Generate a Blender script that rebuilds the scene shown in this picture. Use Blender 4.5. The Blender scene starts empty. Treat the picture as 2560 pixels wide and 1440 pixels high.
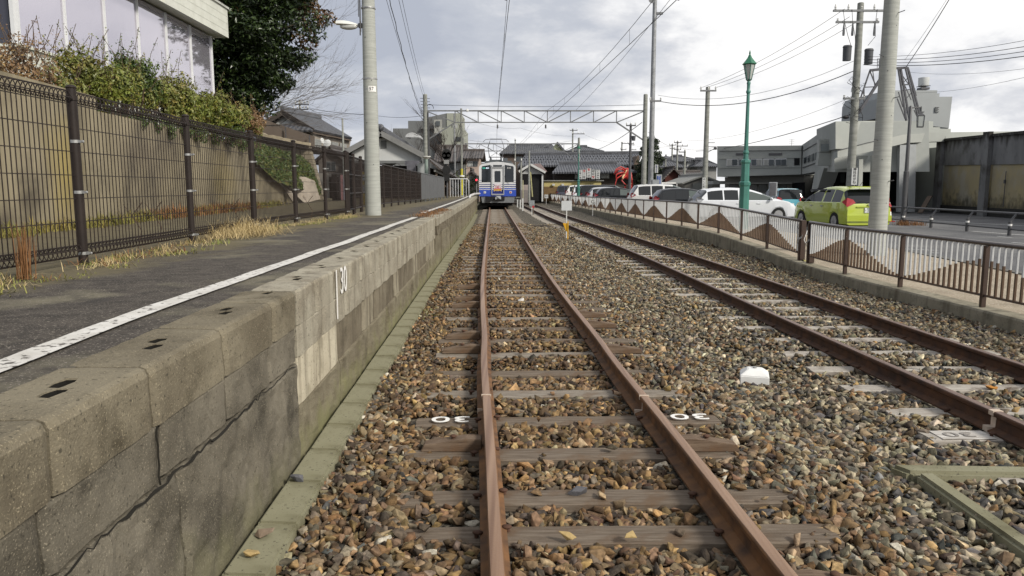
import bpy, bmesh, math, random
import numpy as np
from mathutils import Vector, Matrix, noise
R = math.radians
rnd = random.Random(7)
SC = bpy.context.scene
COL = SC.collection

# ---------------------------------------------------------------- camera
FPX, CH, HY = 1900.0, 1.48, 468.0           # focal length (px of 2560), eye height above rail top, horizon row
PITCH = math.atan((720 - HY) / FPX)
cd = bpy.data.cameras.new('camera'); cam = bpy.data.objects.new('camera', cd); COL.objects.link(cam)
cd.sensor_width = 36; cd.lens = 36 * FPX / 2560; cd.clip_start = .05; cd.clip_end = 3000
cam.location = (0, 0, CH); cam.rotation_euler = (math.pi / 2 - PITCH, 0, 0)
SC.camera = cam
SC.view_settings.view_transform = 'Standard'; SC.view_settings.look = 'None'
SC.view_settings.exposure = 0.55; SC.view_settings.gamma = 1

# ---------------------------------------------------------------- sky
SUN_EL, SUN_AZ = R(34), R(132)      # azimuth measured from +Y towards +X
w = bpy.data.worlds.new('World'); SC.world = w; w.use_nodes = True
nt = w.node_tree; nt.nodes.clear(); N = nt.nodes.new; Lk = nt.links.new
wo = N('ShaderNodeOutputWorld'); bg = N('ShaderNodeBackground'); bg.inputs[1].default_value = .082
sky = N('ShaderNodeTexSky'); sky.sky_type = 'NISHITA'; sky.sun_disc = False
sky.sun_elevation = SUN_EL; sky.sun_rotation = SUN_AZ; sky.dust_density = 2.5; sky.air_density = 1.0
tc = N('ShaderNodeTexCoord'); sp = N('ShaderNodeSeparateXYZ'); Lk(tc.outputs['Generated'], sp.inputs[0])
def wm(op, a, b=None, c=None):
    n = N('ShaderNodeMath'); n.operation = op
    for i, q in enumerate((a, b, c)):
        if q is None: continue
        if isinstance(q, (int, float)): n.inputs[i].default_value = q
        else: Lk(q, n.inputs[i])
    return n.outputs[0]
zz = wm('ADD', wm('MAXIMUM', sp.outputs[2], 0.0), .30)
cx = wm('DIVIDE', sp.outputs[0], zz); cy = wm('DIVIDE', sp.outputs[1], zz)
cb = N('ShaderNodeCombineXYZ'); Lk(cx, cb.inputs[0]); Lk(cy, cb.inputs[1])
def wn(scale, detail, rough, off, dist=0.0):
    m = N('ShaderNodeMapping'); m.inputs['Location'].default_value = off; Lk(cb.outputs[0], m.inputs[0])
    n = N('ShaderNodeTexNoise'); n.inputs['Scale'].default_value = scale; n.inputs['Detail'].default_value = detail
    n.inputs['Roughness'].default_value = rough; n.inputs['Distortion'].default_value = dist
    Lk(m.outputs[0], n.inputs['Vector']); return n.outputs[0]
def wramp(fac, stops):
    r = N('ShaderNodeValToRGB'); Lk(fac, r.inputs[0]); e = r.color_ramp.elements
    while len(e) < len(stops): e.new(.5)
    for i, (p, c) in enumerate(stops): e[i].position = p; e[i].color = (*c, 1)
    return r.outputs[0]
big = wn(.95, 7, .52, (3.1, 1.7, 0), .3)
fine = wn(2.6, 8, .6, (7.3, 2.2, 0), .2)
mix_n = wm('ADD', wm('MULTIPLY', big, .60), wm('MULTIPLY', fine, .40))
# right side of the sky is whiter, left side a heavier grey deck
side = wm('MULTIPLY', sp.outputs[0], .13)
mixs = wm('ADD', mix_n, side)
cloud = wramp(mixs, [(.38, (3.9, 4.2, 4.9)), (.45, (4.8, 5.05, 5.6)), (.50, (6.3, 6.4, 6.7)), (.54, (8.1, 8.1, 8.15)), (.61, (9.1, 9.0, 8.9))])
holes = wramp(wn(.5, 6, .55, (11.2, 5.6, 0)), [(.60, (0, 0, 0)), (.72, (.55, .55, .55))])
mx = N('ShaderNodeMix'); mx.data_type = 'RGBA'; Lk(holes, mx.inputs[0]); Lk(cloud, mx.inputs[6])
skg = N('ShaderNodeMix'); skg.data_type = 'RGBA'; skg.blend_type = 'MULTIPLY'; skg.inputs[0].default_value = 1
Lk(sky.outputs[0], skg.inputs[6]); skg.inputs[7].default_value = (1.3, 1.3, 1.3, 1)
Lk(skg.outputs[2], mx.inputs[7])
Lk(mx.outputs[2], bg.inputs[0]); Lk(bg.outputs[0], wo.inputs[0])

sd = bpy.data.lights.new('sun', 'SUN'); sd.energy = 2.6; sd.angle = R(10); sd.color = (1, .94, .84)
so = bpy.data.objects.new('sun', sd); COL.objects.link(so)
sv = Vector((math.sin(SUN_AZ) * math.cos(SUN_EL), math.cos(SUN_AZ) * math.cos(SUN_EL), math.sin(SUN_EL)))
so.rotation_euler = sv.to_track_quat('Z', 'Y').to_euler()

# ---------------------------------------------------------------- where a picture point stands at a known depth / height / wall
_c, _s = math.cos(PITCH), math.sin(PITCH)
def ray(u, v):
    y = -(v - 720) / FPX
    return ((u - 1280) / FPX, _c + _s * y, -_s + _c * y)
def at(u, v, Y):
    r = ray(u, v); t = Y / r[1]; return Vector((r[0] * t, Y, CH + r[2] * t))
def gp(u, v, z=0.0):
    r = ray(u, v); t = (z - CH) / r[2]; return Vector((r[0] * t, r[1] * t, z))
def onw(u, v, pl):
    x0, y0, x1, y1 = pl; nx, ny = (y1 - y0), -(x1 - x0); r = ray(u, v)
    t = (nx * x0 + ny * y0) / (nx * r[0] + ny * r[1]); return Vector((r[0] * t, r[1] * t, CH + r[2] * t))
def ux(u, Y, z=None):
    "world X seen at column u at depth Y (height near eye)"
    return (u - 1280) / FPX * Y * _c if z is None else (u - 1280) / FPX * (Y * _c - (z - CH) * _s)
def zv(v, Y): return at(1280, v, Y).z

# ---------------------------------------------------------------- mesh builder
WL = {}
class MB:
    def __init__(s): s.v = []; s.f = []
    def add(s, vs, fs):
        b = len(s.v); s.v += [tuple(q) for q in vs]; s.f += [tuple(b + i for i in f) for f in fs]; return s
    def box(s, x0, y0, z0, x1, y1, z1):
        return s.add([(x0, y0, z0), (x1, y0, z0), (x1, y1, z0), (x0, y1, z0), (x0, y0, z1), (x1, y0, z1), (x1, y1, z1), (x0, y1, z1)],
                     [(0, 3, 2, 1), (4, 5, 6, 7), (0, 1, 5, 4), (1, 2, 6, 5), (2, 3, 7, 6), (3, 0, 4, 7)])
    def obox(s, c, size, rz=0.0, rot=None):
        m = rot if rot is not None else Matrix.Rotation(rz, 3, 'Z'); c = Vector(c)
        hx, hy, hz = (q / 2 for q in size)
        P = [c + m @ Vector((a * hx, b * hy, d * hz)) for d in (-1, 1) for (a, b) in ((-1, -1), (1, -1), (1, 1), (-1, 1))]
        return s.add(P, [(0, 3, 2, 1), (4, 5, 6, 7), (0, 1, 5, 4), (1, 2, 6, 5), (2, 3, 7, 6), (3, 0, 4, 7)])
    def beam(s, p, q, w, h, up=(0, 0, 1)):
        p = Vector(p); q = Vector(q); d = (q - p).normalized(); up = Vector(up)
        if abs(d.dot(up)) > .98: up = Vector((0, 1, 0))
        x = d.cross(up).normalized(); y = x.cross(d).normalized()
        P = [e + x * a * w / 2 + y * b * h / 2 for e in (p, q) for (a, b) in ((-1, -1), (1, -1), (1, 1), (-1, 1))]
        return s.add(P, [(0, 3, 2, 1), (4, 5, 6, 7), (0, 1, 5, 4), (1, 2, 6, 5), (2, 3, 7, 6), (3, 0, 4, 7)][:] )
    def tube(s, p, q, r, n=8, r2=None, cap=True):
        p = Vector(p); q = Vector(q); r2 = r if r2 is None else r2; d = q - p
        if d.length < 1e-6: return s
        d.normalize(); a = d.orthogonal().normalized(); b = d.cross(a)
        P = []
        for e, rr in ((p, r), (q, r2)):
            for i in range(n):
                t = 2 * math.pi * i / n; P.append(e + (a * math.cos(t) + b * math.sin(t)) * rr)
        F = [(i, (i + 1) % n, n + (i + 1) % n, n + i) for i in range(n)]
        if cap: F += [tuple(range(n - 1, -1, -1)), tuple(range(n, 2 * n))]
        return s.add(P, F)
    def path(s, pts, r, n=5, rs=None):
        pts = [Vector(p) for p in pts]; rings = []; base = len(s.v)
        a = None
        for i, p in enumerate(pts):
            d = (pts[min(i + 1, len(pts) - 1)] - pts[max(i - 1, 0)]).normalized()
            if a is None: a = d.orthogonal().normalized()
            else:
                a = (a - d * a.dot(d)); a = a.normalized() if a.length > 1e-6 else d.orthogonal().normalized()
            b = d.cross(a); rr = rs[i] if rs else r
            for k in range(n):
                t = 2 * math.pi * k / n; s.v.append(tuple(p + (a * math.cos(t) + b * math.sin(t)) * rr))
        for i in range(len(pts) - 1):
            for k in range(n):
                s.f.append((base + i * n + k, base + i * n + (k + 1) % n, base + (i + 1) * n + (k + 1) % n, base + (i + 1) * n + k))
        s.f.append(tuple(base + k for k in range(n - 1, -1, -1))); e = base + (len(pts) - 1) * n
        s.f.append(tuple(e + k for k in range(n)))
        return s
    def slab(s, pts, d):
        "planar polygon pts given thickness by the vector d"
        pts = [Vector(p) for p in pts]; d = Vector(d); n = len(pts)
        return s.add(pts + [p + d for p in pts], [tuple(range(n)), tuple(range(2 * n - 1, n - 1, -1))] +
                     [(i, n + i, n + (i + 1) % n, (i + 1) % n) for i in range(n)])
    def lathe(s, prof, c=(0, 0, 0), n=16, cap=True, ph=0.0):
        c = Vector(c); P = []
        for r, z in prof:
            for i in range(n):
                t = 2 * math.pi * i / n + ph; P.append(c + Vector((r * math.cos(t), r * math.sin(t), z)))
        F = []
        for j in range(len(prof) - 1):
            for i in range(n): F.append((j * n + i, j * n + (i + 1) % n, (j + 1) * n + (i + 1) % n, (j + 1) * n + i))
        if cap: F += [tuple(range(n - 1, -1, -1)), tuple((len(prof) - 1) * n + i for i in range(n))]
        return s.add(P, F)
    def ball(s, c, r, n=10, m=6, sq=(1, 1, 1)):
        c = Vector(c); P = []; F = []
        for j in range(m + 1):
            t = math.pi * j / m
            for i in range(n):
                a = 2 * math.pi * i / n
                P.append(c + Vector((math.sin(t) * math.cos(a) * r * sq[0], math.sin(t) * math.sin(a) * r * sq[1], math.cos(t) * r * sq[2])))
        for j in range(m):
            for i in range(n): F.append((j * n + i, (j + 1) * n + i, (j + 1) * n + (i + 1) % n, j * n + (i + 1) % n))
        return s.add(P, F)
    def rot(s, c, rz, start=0):
        m = Matrix.Rotation(rz, 3, 'Z'); c = Vector(c)
        s.v[start:] = [tuple(c + m @ (Vector(q) - c)) for q in s.v[start:]]; return s
    def ob(s, name, m, parent=None, at=None, smooth=False, label=None, cat=None, group=None, kind=None, bevel=0, fixn=True):
        if parent is not None: base = WL[parent]; 
        elif at is not None: base = Vector(at)
        else:
            A = np.array(s.v); base = Vector((float((A[:, 0].min() + A[:, 0].max()) / 2), float((A[:, 1].min() + A[:, 1].max()) / 2), float(A[:, 2].min())))
        me = bpy.data.meshes.new(name); me.from_pydata([(q[0] - base.x, q[1] - base.y, q[2] - base.z) for q in s.v], [], s.f)
        if fixn or bevel:
            bm = bmesh.new(); bm.from_mesh(me)
            if fixn and len(s.f) < 60000: bmesh.ops.recalc_face_normals(bm, faces=bm.faces)
            if bevel:
                bmesh.ops.bevel(bm, geom=[e for e in bm.edges if len(e.link_faces) == 2 and e.calc_face_angle(0) > .5], offset=bevel, segments=2, affect='EDGES', clamp_overlap=True)
            bm.to_mesh(me); bm.free()
        if smooth: me.shade_smooth() if smooth is True else me.shade_smooth()
        o = bpy.data.objects.new(name, me); COL.objects.link(o)
        if smooth == 'auto':
            me.set_sharp_from_angle(angle=R(40))
        me.materials.append(m)
        if parent is not None: o.parent = parent
        else: o.location = base
        WL[o] = base.copy()
        tag(o, label, cat, group, kind)
        return o
def tag(o, label=None, cat=None, group=None, kind=None):
    if label: o['label'] = label
    if cat: o['category'] = cat
    if group: o['group'] = group
    if kind: o['kind'] = kind
    return o
def thing(name, label, cat, loc, group=None, kind=None):
    o = bpy.data.objects.new(name, None); COL.objects.link(o); o.location = loc; o.empty_display_size = .2
    WL[o] = Vector(loc); return tag(o, label, cat, group, kind)
def dup(root, loc, rz=None, label=None, group=None, scale=None):
    c = root.copy(); COL.objects.link(c); c.location = loc
    if rz is not None: c.rotation_euler = (0, 0, rz)
    if scale is not None: c.scale = scale
    if label: c['label'] = label
    if group: c['group'] = group
    for ch in root.children:
        k = ch.copy(); COL.objects.link(k); k.parent = c
        for g in ch.children:
            h = g.copy(); COL.objects.link(h); h.parent = k
    WL[c] = Vector(loc)
    return c

# ---------------------------------------------------------------- materials
MATS = {}
def mat(key, col, rough=.8, metal=0.0, var=None, scale=4.0, amt=.35, bump=0.0, bscale=30.0, stretch=None, spec=.3,
        col2=None, scale2=1.0, lo2=.5, hi2=.62, speck=None, coat=0.0, dist=.004, detail=6):
    "principled material: base colour drifting to var by noise, patches of col2, fine specks, bump"
    if key in MATS: return MATS[key]
    m = bpy.data.materials.new(key); m.use_nodes = True; t = m.node_tree; b = t.nodes['Principled BSDF']
    b.inputs['Roughness'].default_value = rough; b.inputs['Metallic'].default_value = metal
    b.inputs['Specular IOR Level'].default_value = spec; b.inputs['Coat Weight'].default_value = coat
    n = t.nodes.new; l = t.links.new
    tc = n('ShaderNodeTexCoord'); vec = tc.outputs['Object']
    if stretch:
        mp = n('ShaderNodeMapping'); mp.inputs['Scale'].default_value = stretch; l(vec, mp.inputs[0]); svec = mp.outputs[0]
    else: svec = vec
    def noi(sc, v, d=detail, r=.6):
        q = n('ShaderNodeTexNoise'); q.inputs['Scale'].default_value = sc; q.inputs['Detail'].default_value = d; q.inputs['Roughness'].default_value = r; l(v, q.inputs['Vector']); return q.outputs[0]
    def mr(v, a, b_, c=0.0, d=1.0):
        q = n('ShaderNodeMapRange'); q.inputs[1].default_value = a; q.inputs[2].default_value = b_; q.inputs[3].default_value = c; q.inputs[4].default_value = d; l(v, q.inputs[0]); return q.outputs[0]
    def mixc(f, a, b_):
        q = n('ShaderNodeMix'); q.data_type = 'RGBA'
        if isinstance(f, float): q.inputs[0].default_value = f
        else: l(f, q.inputs[0])
        for i, x in ((6, a), (7, b_)):
            if isinstance(x, tuple): q.inputs[i].default_value = (*x, 1)
            else: l(x, q.inputs[i])
        return q.outputs[2]
    if var is None: var = tuple(c * (1 - amt) for c in col)
    c = mixc(mr(noi(scale, svec), .35, .65), col, var)
    if col2: c = mixc(mr(noi(scale2, vec), lo2, hi2), c, col2)
    if speck:
        c = mixc(mr(noi(speck[1], vec, 2), speck[2], speck[2] + .06), c, speck[0])
    l(c, b.inputs['Base Color'])
    if bump:
        bp = n('ShaderNodeBump'); bp.inputs['Strength'].default_value = bump; bp.inputs['Distance'].default_value = dist
        l(noi(bscale, svec, 5), bp.inputs['Height']); l(bp.outputs[0], b.inputs['Normal'])
    MATS[key] = m; return m
def nodes_of(m):
    t = m.node_tree; return t, t.nodes['Principled BSDF'], t.nodes.new, t.links.new
def glassy(key, col, rough=.06, spec=.9):
    return mat(key, col, rough=rough, spec=spec, amt=.15, scale=.6)
def emis(key, col, st):
    m = bpy.data.materials.new(key); m.use_nodes = True; b = m.node_tree.nodes['Principled BSDF']
    b.inputs['Base Color'].default_value = (*col, 1); b.inputs['Emission Color'].default_value = (*col, 1); b.inputs['Emission Strength'].default_value = st
    return m

def text(name, s, size, m, parent, loc, rot, ext=.002, sx=1.0, align='CENTER'):
    "flat lettering mesh; loc is world, rot an euler tuple or matrix"
    cu = bpy.data.curves.new(name, 'FONT'); cu.body = s; cu.size = size; cu.extrude = ext; cu.align_x = align; cu.align_y = 'CENTER'; cu.resolution_u = 3
    to = bpy.data.objects.new(name, cu); COL.objects.link(to); bpy.context.view_layer.update()
    me = bpy.data.meshes.new_from_object(to.evaluated_get(bpy.context.evaluated_depsgraph_get()))
    bpy.data.objects.remove(to); me.materials.clear(); me.materials.append(m)
    rm = rot if isinstance(rot, Matrix) else Matrix.Rotation(rot[2], 4, 'Z') @ Matrix.Rotation(rot[1], 4, 'Y') @ Matrix.Rotation(rot[0], 4, 'X')
    me.transform(rm.to_4x4() @ Matrix.Diagonal((sx, 1, 1, 1)))
    o = bpy.data.objects.new(name, me); COL.objects.link(o)
    if parent is not None: o.parent = parent; o.location = Vector(loc) - WL[parent]
    else: o.location = loc
    WL[o] = Vector(loc); return o

def interp(tab, y):
    if y <= tab[0][0]:
        (a, b), (c, d) = tab[0], tab[1]; return b + (y - a) * (d - b) / (c - a)
    for i in range(len(tab) - 1):
        (a, b), (c, d) = tab[i], tab[i + 1]
        if y <= c:
            t = (y - a) / (c - a); m0 = (tab[i + 1][1] - tab[max(i - 1, 0)][1]) / (tab[i + 1][0] - tab[max(i - 1, 0)][0]); j = min(i + 2, len(tab) - 1)
            m1 = (tab[j][1] - tab[i][1]) / (tab[j][0] - tab[i][0]); h = c - a; t2, t3 = t * t, t * t * t
            return (2 * t3 - 3 * t2 + 1) * b + (t3 - 2 * t2 + t) * h * m0 + (-2 * t3 + 3 * t2) * d + (t3 - t2) * h * m1
    (a, b), (c, d) = tab[-2], tab[-1]; return d + (y - c) * (d - b) / (c - a)
T1 = [(1.0, .60), (2.75, .51), (4.4, .43), (6.4, .325), (7.5, .29), (9.4, .2), (11.6, .11), (14.1, .03), (21.5, -.17), (51, -.94), (80, -1.66)]
T2 = [(1.5, 3.9), (5, 3.80), (6.5, 3.74), (9.5, 3.64), (13.4, 3.53), (16.5, 3.42), (20, 3.26), (25, 3.06), (29, 2.88), (40, 2.37), (57, 1.75), (71, 1.1), (85, .2)]
PE = [(0, -1.16), (1.7, -1.22), (3.3, -1.26), (4.5, -1.29), (5.16, -1.31), (7.6, -1.37), (9.5, -1.42), (15.5, -1.56), (34, -1.95), (53, -2.48), (80, -3.2)]
t1 = lambda y: interp(T1, y)
t2 = lambda y: interp(T2, y)
pe = lambda y: interp(PE, y)
GZ = -.20      # foot of the ballast
PZ = .87       # platform top
# ================================================================ ground, ballast, tracks
FEN = [(2, 6.25), (8.8, 5.93), (9.44, 5.91), (11.4, 5.83), (13.1, 5.76), (15.2, 5.77), (18, 5.98), (20.2, 6.0), (22.6, 6.02), (23.8, 5.8), (25.8, 5.72), (30.6, 5.47), (34.6, 5.38), (39, 5.36), (45.9, 5.3), (51.8, 5.16), (67.8, 4.6), (85, 3.9), (104, 3.1)]
FEN = [(2, 6.2), (9.44, 5.91), (11.4, 5.84), (13.1, 5.77), (15.2, 5.78), (18, 5.96), (20.2, 6.0), (22.6, 5.98), (25.8, 5.76), (30.6, 5.5), (39, 5.36), (51.8, 5.14), (67.8, 4.6), (85, 3.9), (104, 3.1)]
FZ = [(2, 0), (13, .0), (15.5, .03), (18, .07), (22.6, .17), (26, .19), (30, .18), (35, .15), (46, .08), (55, .03), (70, 0), (110, 0)]
fx = lambda y: interp(FEN, y)
fz = lambda y: interp(FZ, y)

m_soil = mat('ballast bed soil', (.10, .088, .07), .95, var=(.05, .045, .038), scale=6, bump=.6, bscale=60, dist=.02, speck=((.22, .2, .17), 45, .55))
g = MB().add([(-600, -40, -.45), (600, -40, -.45), (600, 900, -.45), (-600, 900, -.45)], [(0, 1, 2, 3)])
g.ob('ground', mat('open ground', (.12, .11, .09), .95, var=(.09, .1, .06), scale=.05), at=(0, 0, -.45), kind='structure')

# ballast bed between platform foot and kerb of the car park: one uneven sheet
def bed_z(x, y):
    a, b = t1(y), t2(y)
    z = GZ
    for c in (a, b):
        d = abs(x - c)
        z = max(z, GZ + .045 * max(0, min(1, (1.5 - d) / .45)))
    z += .02 * math.sin(x * 2.3 + y * 1.7) * math.cos(y * .9) - .024
    return z
ys = []; y = .8
while y < 125: ys.append(y); y += .12 if y < 12 else (.35 if y < 40 else 2)
nx = 60; V = []; F = []
for j, y in enumerate(ys):
    xa, xb = pe(y) - .15, fx(y) - .03
    for i in range(nx + 1):
        x = xa + (xb - xa) * i / nx; V.append((x, y, bed_z(x, y)))
for j in range(len(ys) - 1):
    for i in range(nx): a = j * (nx + 1) + i; F.append((a, a + 1, a + nx + 2, a + nx + 1))
gb = MB(); gb.v = V; gb.f = F
# the far bed reads as small pebbles: coloured cells with bump
m_peb = bpy.data.materials.new('pebble bed'); m_peb.use_nodes = True
t, b, n, l = nodes_of(m_peb); b.inputs['Roughness'].default_value = .95; b.inputs['Specular IOR Level'].default_value = .2
tcn = n('ShaderNodeTexCoord'); vo = n('ShaderNodeTexVoronoi'); vo.inputs['Scale'].default_value = 30; l(tcn.outputs['Object'], vo.inputs['Vector'])
rp = n('ShaderNodeValToRGB'); e = rp.color_ramp.elements
sps = n('ShaderNodeSeparateColor'); l(vo.outputs['Color'], sps.inputs[0]); l(sps.outputs[0], rp.inputs[0])
for i, (p_, c_) in enumerate([(0, (.03, .025, .02)), (.35, (.075, .064, .05)), (.6, (.12, .105, .08)), (.85, (.18, .16, .125)), (1, (.26, .24, .195))]):
    if i >= len(e): e.new(p_)
    e[i].position = p_; e[i].color = (*c_, 1)
l(rp.outputs[0], b.inputs['Base Color']); bp = n('ShaderNodeBump'); bp.inputs['Strength'].default_value = 1; bp.inputs['Distance'].default_value = .03; bp.invert = True
l(vo.outputs['Distance'], bp.inputs['Height']); l(bp.outputs[0], b.inputs['Normal'])
gb.ob('ballast_bed', m_peb, at=(0, 0, 0), kind='structure', smooth=True, fixn=False)

# ---- loose stones, every one real geometry, one object because nobody could count them
rs = np.random.RandomState(5)
def stone_templates(big, n):
    "angular convex lumps: hulls of scattered points"
    out = []
    for k in range(n):
        m_ = rs.randint(9, 15) if big else rs.randint(8, 12)
        p = rs.normal(size=(m_, 3)); p /= np.linalg.norm(p, axis=1)[:, None]; p = np.sign(p) * np.abs(p) ** rs.uniform(.55, .9)
        p *= rs.uniform(.74, 1.15, (m_, 1)); p *= np.array([1.08, rs.uniform(.6, .9), rs.uniform(.36, .68)])
        bm = bmesh.new()
        for q in p: bm.verts.new(q)
        r_ = bmesh.ops.convex_hull(bm, input=bm.verts)
        bmesh.ops.delete(bm, geom=[v for v in bm.verts if not v.link_faces], context='VERTS')
        if big:
            bmesh.ops.bevel(bm, geom=[e for e in bm.edges if e.calc_face_angle(0) > .35], offset=.035, segments=1, affect='EDGES', clamp_overlap=True)
        bmesh.ops.triangulate(bm, faces=bm.faces); bm.verts.ensure_lookup_table(); bm.verts.index_update()
        out.append((np.array([v.co[:] for v in bm.verts]), np.array([[v.index for v in f.verts] for f in bm.faces]))); bm.free()
    return out
def stones(name, pts, sizes, cols, big, m, label, seed=1):
    tp = stone_templates(big, 26); r2 = np.random.RandomState(seed); n_ = len(pts); idx = r2.randint(0, len(tp), n_)
    q = r2.normal(size=(n_, 4)); q[:, 1:3] *= .30; q /= np.linalg.norm(q, axis=1)[:, None]
    w_, x_, y_, z_ = q[:, 0], q[:, 1], q[:, 2], q[:, 3]
    Rm = np.empty((n_, 3, 3)); Rm[:, 0, 0] = 1 - 2 * (y_**2 + z_**2); Rm[:, 0, 1] = 2 * (x_*y_ - z_*w_); Rm[:, 0, 2] = 2 * (x_*z_ + y_*w_)
    Rm[:, 1, 0] = 2 * (x_*y_ + z_*w_); Rm[:, 1, 1] = 1 - 2 * (x_**2 + z_**2); Rm[:, 1, 2] = 2 * (y_*z_ - x_*w_)
    Rm[:, 2, 0] = 2 * (x_*z_ - y_*w_); Rm[:, 2, 1] = 2 * (y_*z_ + x_*w_); Rm[:, 2, 2] = 1 - 2 * (x_**2 + y_**2)
    VV, FF, CC, base = [], [], [], 0
    for k, (v, f) in enumerate(tp):
        s_ = np.where(idx == k)[0]
        if not len(s_): continue
        V = np.einsum('nij,nkj->nki', Rm[s_], v[None] * sizes[s_, None, None]) + pts[s_][:, None, :]
        VV.append(V.reshape(-1, 3)); FF.append((f[None] + (base + np.arange(len(s_)) * len(v))[:, None, None]).reshape(-1, 3)); base += len(s_) * len(v)
        CC.append(np.repeat(cols[s_], len(v), 0))
    V = np.concatenate(VV); FI = np.concatenate(FF).astype(np.int32); C = np.ones((len(V), 4), np.float32); C[:, :3] = np.concatenate(CC)
    me = bpy.data.meshes.new(name); me.vertices.add(len(V)); me.vertices.foreach_set('co', V.astype(np.float32).ravel())
    me.loops.add(len(FI) * 3); me.loops.foreach_set('vertex_index', FI.ravel()); me.polygons.add(len(FI))
    me.polygons.foreach_set('loop_start', np.arange(0, len(FI) * 3, 3, dtype=np.int32)); me.polygons.foreach_set('loop_total', np.full(len(FI), 3, np.int32))
    ca = me.color_attributes.new('tone', 'FLOAT_COLOR', 'POINT'); ca.data.foreach_set('color', C.ravel())
    me.update(); me.validate(); me.materials.append(m)
    o = bpy.data.objects.new(name, me); COL.objects.link(o); tag(o, label, 'gravel', None, 'stuff'); return o
m_st = bpy.data.materials.new('loose stone'); m_st.use_nodes = True
t, b, n, l = nodes_of(m_st); b.inputs['Roughness'].default_value = .88; b.inputs['Specular IOR Level'].default_value = .25
at_ = n('ShaderNodeVertexColor'); at_.layer_name = 'tone'; tcn = n('ShaderNodeTexCoord')
nz = n('ShaderNodeTexNoise'); nz.inputs['Scale'].default_value = 38; nz.inputs['Detail'].default_value = 5; l(tcn.outputs['Object'], nz.inputs['Vector'])
mr_ = n('ShaderNodeMapRange'); mr_.inputs[1].default_value = .3; mr_.inputs[2].default_value = .7; mr_.inputs[3].default_value = .5; mr_.inputs[4].default_value = 1.45; l(nz.outputs[0], mr_.inputs[0])
mm = n('ShaderNodeMix'); mm.data_type = 'RGBA'; mm.blend_type = 'MULTIPLY'; mm.inputs[0].default_value = 1; l(at_.outputs[0], mm.inputs[6]); l(mr_.outputs[0], mm.inputs[7]); l(mm.outputs[2], b.inputs['Base Color'])
bp = n('ShaderNodeBump'); bp.inputs['Strength'].default_value = .5; bp.inputs['Distance'].default_value = .004; nz2 = n('ShaderNodeTexNoise'); nz2.inputs['Scale'].default_value = 160; l(tcn.outputs['Object'], nz2.inputs['Vector']); l(nz2.outputs[0], bp.inputs['Height']); l(bp.outputs[0], b.inputs['Normal'])

SL1 = [1.4, 2.1, 2.80, 3.41, 3.84, 4.5, 5.17, 5.87, 6.56, 7.3, 7.98, 8.67, 9.36, 10.1, 10.75, 11.4, 11.95, 12.6]
while SL1[-1] < 56: SL1.append(SL1[-1] + .66)
SL2 = [3.5, 4.15, 4.85, 5.4, 6.05, 6.71, 7.37, 8.03, 8.75, 9.45, 10.16]
while SL2[-1] < 60: SL2.append(SL2[-1] + .67)
S1, S2 = np.array(SL1), np.array(SL2)
def gen(y0, y1, dens, smin, smax, seed):
    r = np.random.RandomState(seed); P = []; 
    area = (y1 - y0) * 9.2; n_ = int(area * dens)
    Y = r.uniform(y0, y1, n_); 
    tab = np.linspace(y0, y1, 60)
    XA = np.interp(Y, tab, [pe(q) + .0 for q in tab]); XB = np.interp(Y, tab, [fx(q) - .02 for q in tab])
    X = r.uniform(-1.6, 7.0, n_); C1 = np.interp(Y, tab, [t1(q) for q in tab]); C2 = np.interp(Y, tab, [t2(q) for q in tab])
    s = r.uniform(smin, smax, n_) * np.where(r.rand(n_) < .1, 1.35, 1)
    ok = (X > XA + .13 + s) & (X < XB) & (X < Y * .72 + .6) & (X > -Y * .72 - .6)
    lift = np.clip((1.5 - np.minimum(abs(X - C1), abs(X - C2))) / .45, 0, 1) * .045
    # keep the sleeper tops and the rails clear
    for C, S, keep in ((C1, S1, .012), (C2, S2, .02)):
        dx = abs(X - C); j = np.clip(np.searchsorted(S, Y), 1, len(S) - 1); dy = np.minimum(abs(Y - S[j]), abs(Y - S[j - 1]))
        on = (dx < 1.08 + r.uniform(-.22, .05, n_)) & (dy < .095 + s * .6)
        ok &= ~(on & (r.rand(n_) > keep)); ok &= ~((abs(dx - .5655) < .06 + s * .8))
        lift = np.where(on, .085, lift)
    ok &= ~((abs(Y - 5.17) < .15) & (abs(X - C1) > .6) & (abs(X - C1) < 1.12)); ok &= ~((abs(Y - 4.85) < .13) & (X - C2 < -.6) & (X - C2 > -1.05)); ok &= ~(np.hypot(X - 2.14, Y - 6.5) < .21)
    keep = ok; X, Y, s, lift, C1, C2 = X[keep], Y[keep], s[keep], lift[keep], C1[keep], C2[keep]
    n_ = len(X); Z = GZ + lift + r.uniform(-.022, .014, n_) + .02 * np.sin(X * 2.3 + Y * 1.7) * np.cos(Y * .9)
    g = np.clip(1 - abs(X - C1) / 1.7, 0, 1); g = np.where(X < C1, np.clip(g + .35, 0, 1), g)      # rust-stained near track one
    pal_a = np.array([(.145, .092, .05), (.095, .064, .042), (.20, .135, .066), (.062, .049, .039), (.225, .175, .112), (.12, .083, .054), (.105, .087, .068), (.16, .108, .058)])
    pal_b = np.array([(.19, .165, .122), (.135, .12, .093), (.24, .212, .158), (.088, .083, .075), (.285, .255, .195), (.165, .148, .113), (.185, .15, .10), (.074, .075, .076)])
    ia = r.randint(0, len(pal_a), n_); use = r.rand(n_) < (g * .95 + .25)
    cols = np.where(use[:, None], pal_a[ia], pal_b[ia]) * np.exp(r.normal(size=(n_, 1)) * .34) * (1 + r.normal(size=(n_, 3)) * .035)
    cols = np.where((r.rand(n_) < .006)[:, None], np.array([.44, .42, .37])[None], cols)
    cols = np.clip(cols * np.array([1.04, 1.0, .92]), .02, .7)
    return np.stack([X, Y, Z], 1), s, cols
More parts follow.
